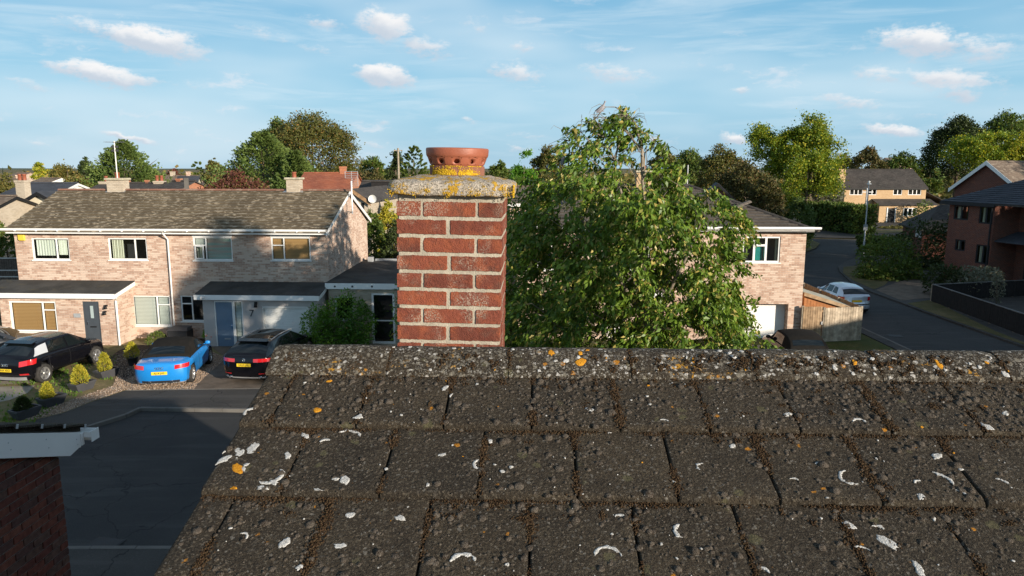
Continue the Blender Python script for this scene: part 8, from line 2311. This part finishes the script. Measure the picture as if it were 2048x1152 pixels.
# low garage with red tiled slope left of the brick house
A = at_y(1862, 440, 62); B = at_y(1893, 405, 62)
gar = thing('brick_garage', (at_y(1876, 480, 60).x, 60, 0), -radians(14), 'low red brick garage with dark tiled roof left of the brick house', 'garage')
zt_ = at_y(1885, 412, 62).z; m = MB(); m.box(-1.2, 3.0, 0, 6, 0, 2.6); m.build('wall', M['redbrick'], gar); m = MB(); m.prism([(-1.5, -.4, 2.5), (3.2, -.4, 2.5), (3.2, 3, zt_), (.8, 3, zt_)], (0, 0, .1)); m.prism([(-1.5, 6.4, 2.5), (3.2, 6.4, 2.5), (3.2, 3, zt_), (.8, 3, zt_)], (0, 0, .1)); m.prism([(-1.5, -.4, 2.5), (.8, 3, zt_), (-1.5, 6.4, 2.5)], (0, 0, .1)); m.build('roof', M['roof_dark'], gar)
m = MB(); m.box(-1.35, -1.22, .2, 1.4, 1.9, 2.5); m.build('gable_board', M['white'], gar)

# ------------------------------------------------------------------ aerials, dish
def yagi(loc, ztop, zbot, label, arms=7, span=1.0, ang=0.3, r=.025, extra=False):
    t = thing('roof_aerial', loc, ang, label, 'aerial'); m = MB(); m.tube([(0, 0, zbot), (0, 0, ztop)], r, 6); m.build('mast', M['white_old'], t)
    m = MB(); m.tube([(-span / 2, 0, ztop - .05), (span / 2, 0, ztop - .05)], .014, 5)
    for k in range(arms): x = -span / 2 + span * k / (arms - 1); m.tube([(x, -.18, ztop - .05), (x, .18, ztop - .05)], .008, 4)
    m.build('boom', M['metal'], t)
    if extra:
        m = MB()
        for z in (-.32, -.5): m.box(-.16, .16, -.02, .02, ztop + z, ztop + z + .1)
        m.build('grid_panel', M['dark_metal'], t)
    return t
w = LF.wor((L_(236, 370, 3.4)[0], 3.4, 0)); zt = L_(229, 282, 3.4)[1]; zb = L_(236, 368, 3.4)[1]
ya = yagi((w.x, w.y, 0), zt, zb - .4, 'tall thin aerial mast strapped to the left roof chimney', 8, .85, .1, .028, True); ya.rotation_euler = (0, 0, .1)
ya.location.z = 0
w = LF.wor((.34, 3.0, 0)); zt = LF.y(706, 362, 3.0)[1]; zb = LF.y(708, 428, 3.0)[1]
t = thing('aerial_pole', (w.x, w.y, 0), 0, 'white pole bracketed to the gable end of the left houses', 'aerial'); m = MB(); m.tube([(0, 0, zb), (0, 0, zt)], .035, 8); m.build('pole', M['white'], t)
m = MB()
for z in (zb + .1, zb + .9): m.tube([(0, 0, z), (-.24, 0, z)], .02, 5); m.tube([(0, 0, z), (-.24, .3, z - .1)], .014, 5)
m.build('bracket', M['dark_metal'], t)
a0 = at_y(703, 357, 50); la = thing('lattice_aerial', (a0.x, 50, 0), 0, 'pale rectangular lattice aerial beside the red chimney', 'aerial')
zt, zm, zb = at_y(703, 343, 50).z, at_y(703, 356, 50).z, at_y(703, 372, 50).z; hw2 = 12.5 * 50 / F; m = MB()
for z in np.linspace(zm, zt, 4): m.tube([(-hw2, 0, z), (hw2, 0, z)], .018, 4)
for x in (-hw2, 0, hw2): m.tube([(x, 0, zm), (x, 0, zt)], .018, 4)
for z in np.linspace(zb, zm - .15, 4): m.tube([(0, 0, z), (hw2, 0, z)], .016, 4)
m.tube([(hw2, 0, zb), (hw2, 0, zm)], .018, 4); m.tube([(0, .1, 2), (0, .1, zm)], .03, 5); m.build('lattice', M['galv'], la)
p = at_y(745, 398, 42.6); t = thing('satellite_dish', p, 0, 'small pale satellite dish on the corner of the cream gable', 'satellite dish'); m = MB(); m.lathe([(.001, .05), (.12, .03), (.22, -.03), (.24, -.04)], (0, 0, 0), 16, axis='y'); m.tube([(0, -.03, -.2), (0, -.3, -.05)], .012, 5); m.build('dish', M['white_old'], t); m = MB(); m.tube([(0, .05, 0), (-.15, .2, -.05)], .02, 5); m.build('arm', M['dark_metal'], t)
p = gnd(796, 400, 0); t = thing('telegraph_pole', (at_y(797, 340, 85).x, 85, 0), 0, 'thin pole standing among the trees left of the chimney pot', 'pole'); m = MB(); m.lathe([(.15, 0), (.11, at_y(797, 296, 85).z)], (0, 0, 0), 8); m.build('pole', M['wood_old'], t); m = MB(); z = at_y(797, 300, 85).z; m.box(-.5, .5, -.05, .05, z - .1, z); m.build('cross_arm', M['wood_old'], t)
t = thing('post', (at_y(373, 368, 54).x, 54, 0), 0, 'pale post beside the orange brick gable', 'post'); m = MB(); m.box(-.12, .12, -.12, .12, 0, at_y(373, 356, 54).z); m.build('post', M['kerb'], t)

# ------------------------------------------------------------------ unseen houses and trees, placed and shaped to throw shade into the frame
ghouse('unseen_shade_house', 'unseen brick house placed to shade the corner fence', (37.6, 7.4, 0), radians(45), 10, 9, 4.7, 7.5, M['redbrick'], M['roof_dark'], trim=WH, group='unseen houses placed for their shade')
ghouse('unseen_shade_house', 'unseen brick house placed to shade the side road', (44, 20, 0), radians(60), 14, 9, 5.2, 8.2, M['redbrick'], M['roof_dark'], trim=WH, group='unseen houses placed for their shade')
for i, (x, y, h, w, lab) in enumerate([(13.1, 6.3, 13.7, 4.8, 'unseen tree right of the near house, shaped for its shade on the left pair'), (48, 30, 16, 14, 'unseen tall tree added to shade the street corner bush'), (70, 36, 15, 14, 'unseen tall tree added to shade the side road'), (80, 47, 16, 15, 'unseen tall tree added to shade the far hedge'), (58, 39, 17, 13, 'unseen broad tree added to shade the road farther north'), (98, 48, 14, 14, 'unseen tall tree added to throw shade towards the junction')]):
    tree('unseen_shade_tree', lab, 0, 0, 60, 60 if i else 30, 'dome', M['f_green'], .06, 300 + i, 1.6 if i else 2.6, 7.0 if i else 10.0, 'unseen trees placed for their shade', x=x, w=w, h=h)
    bpy.context.view_layer.update()
    o = [q for q in bpy.data.objects if q.get('label') == lab][0]; o.location = (x, y, 0)
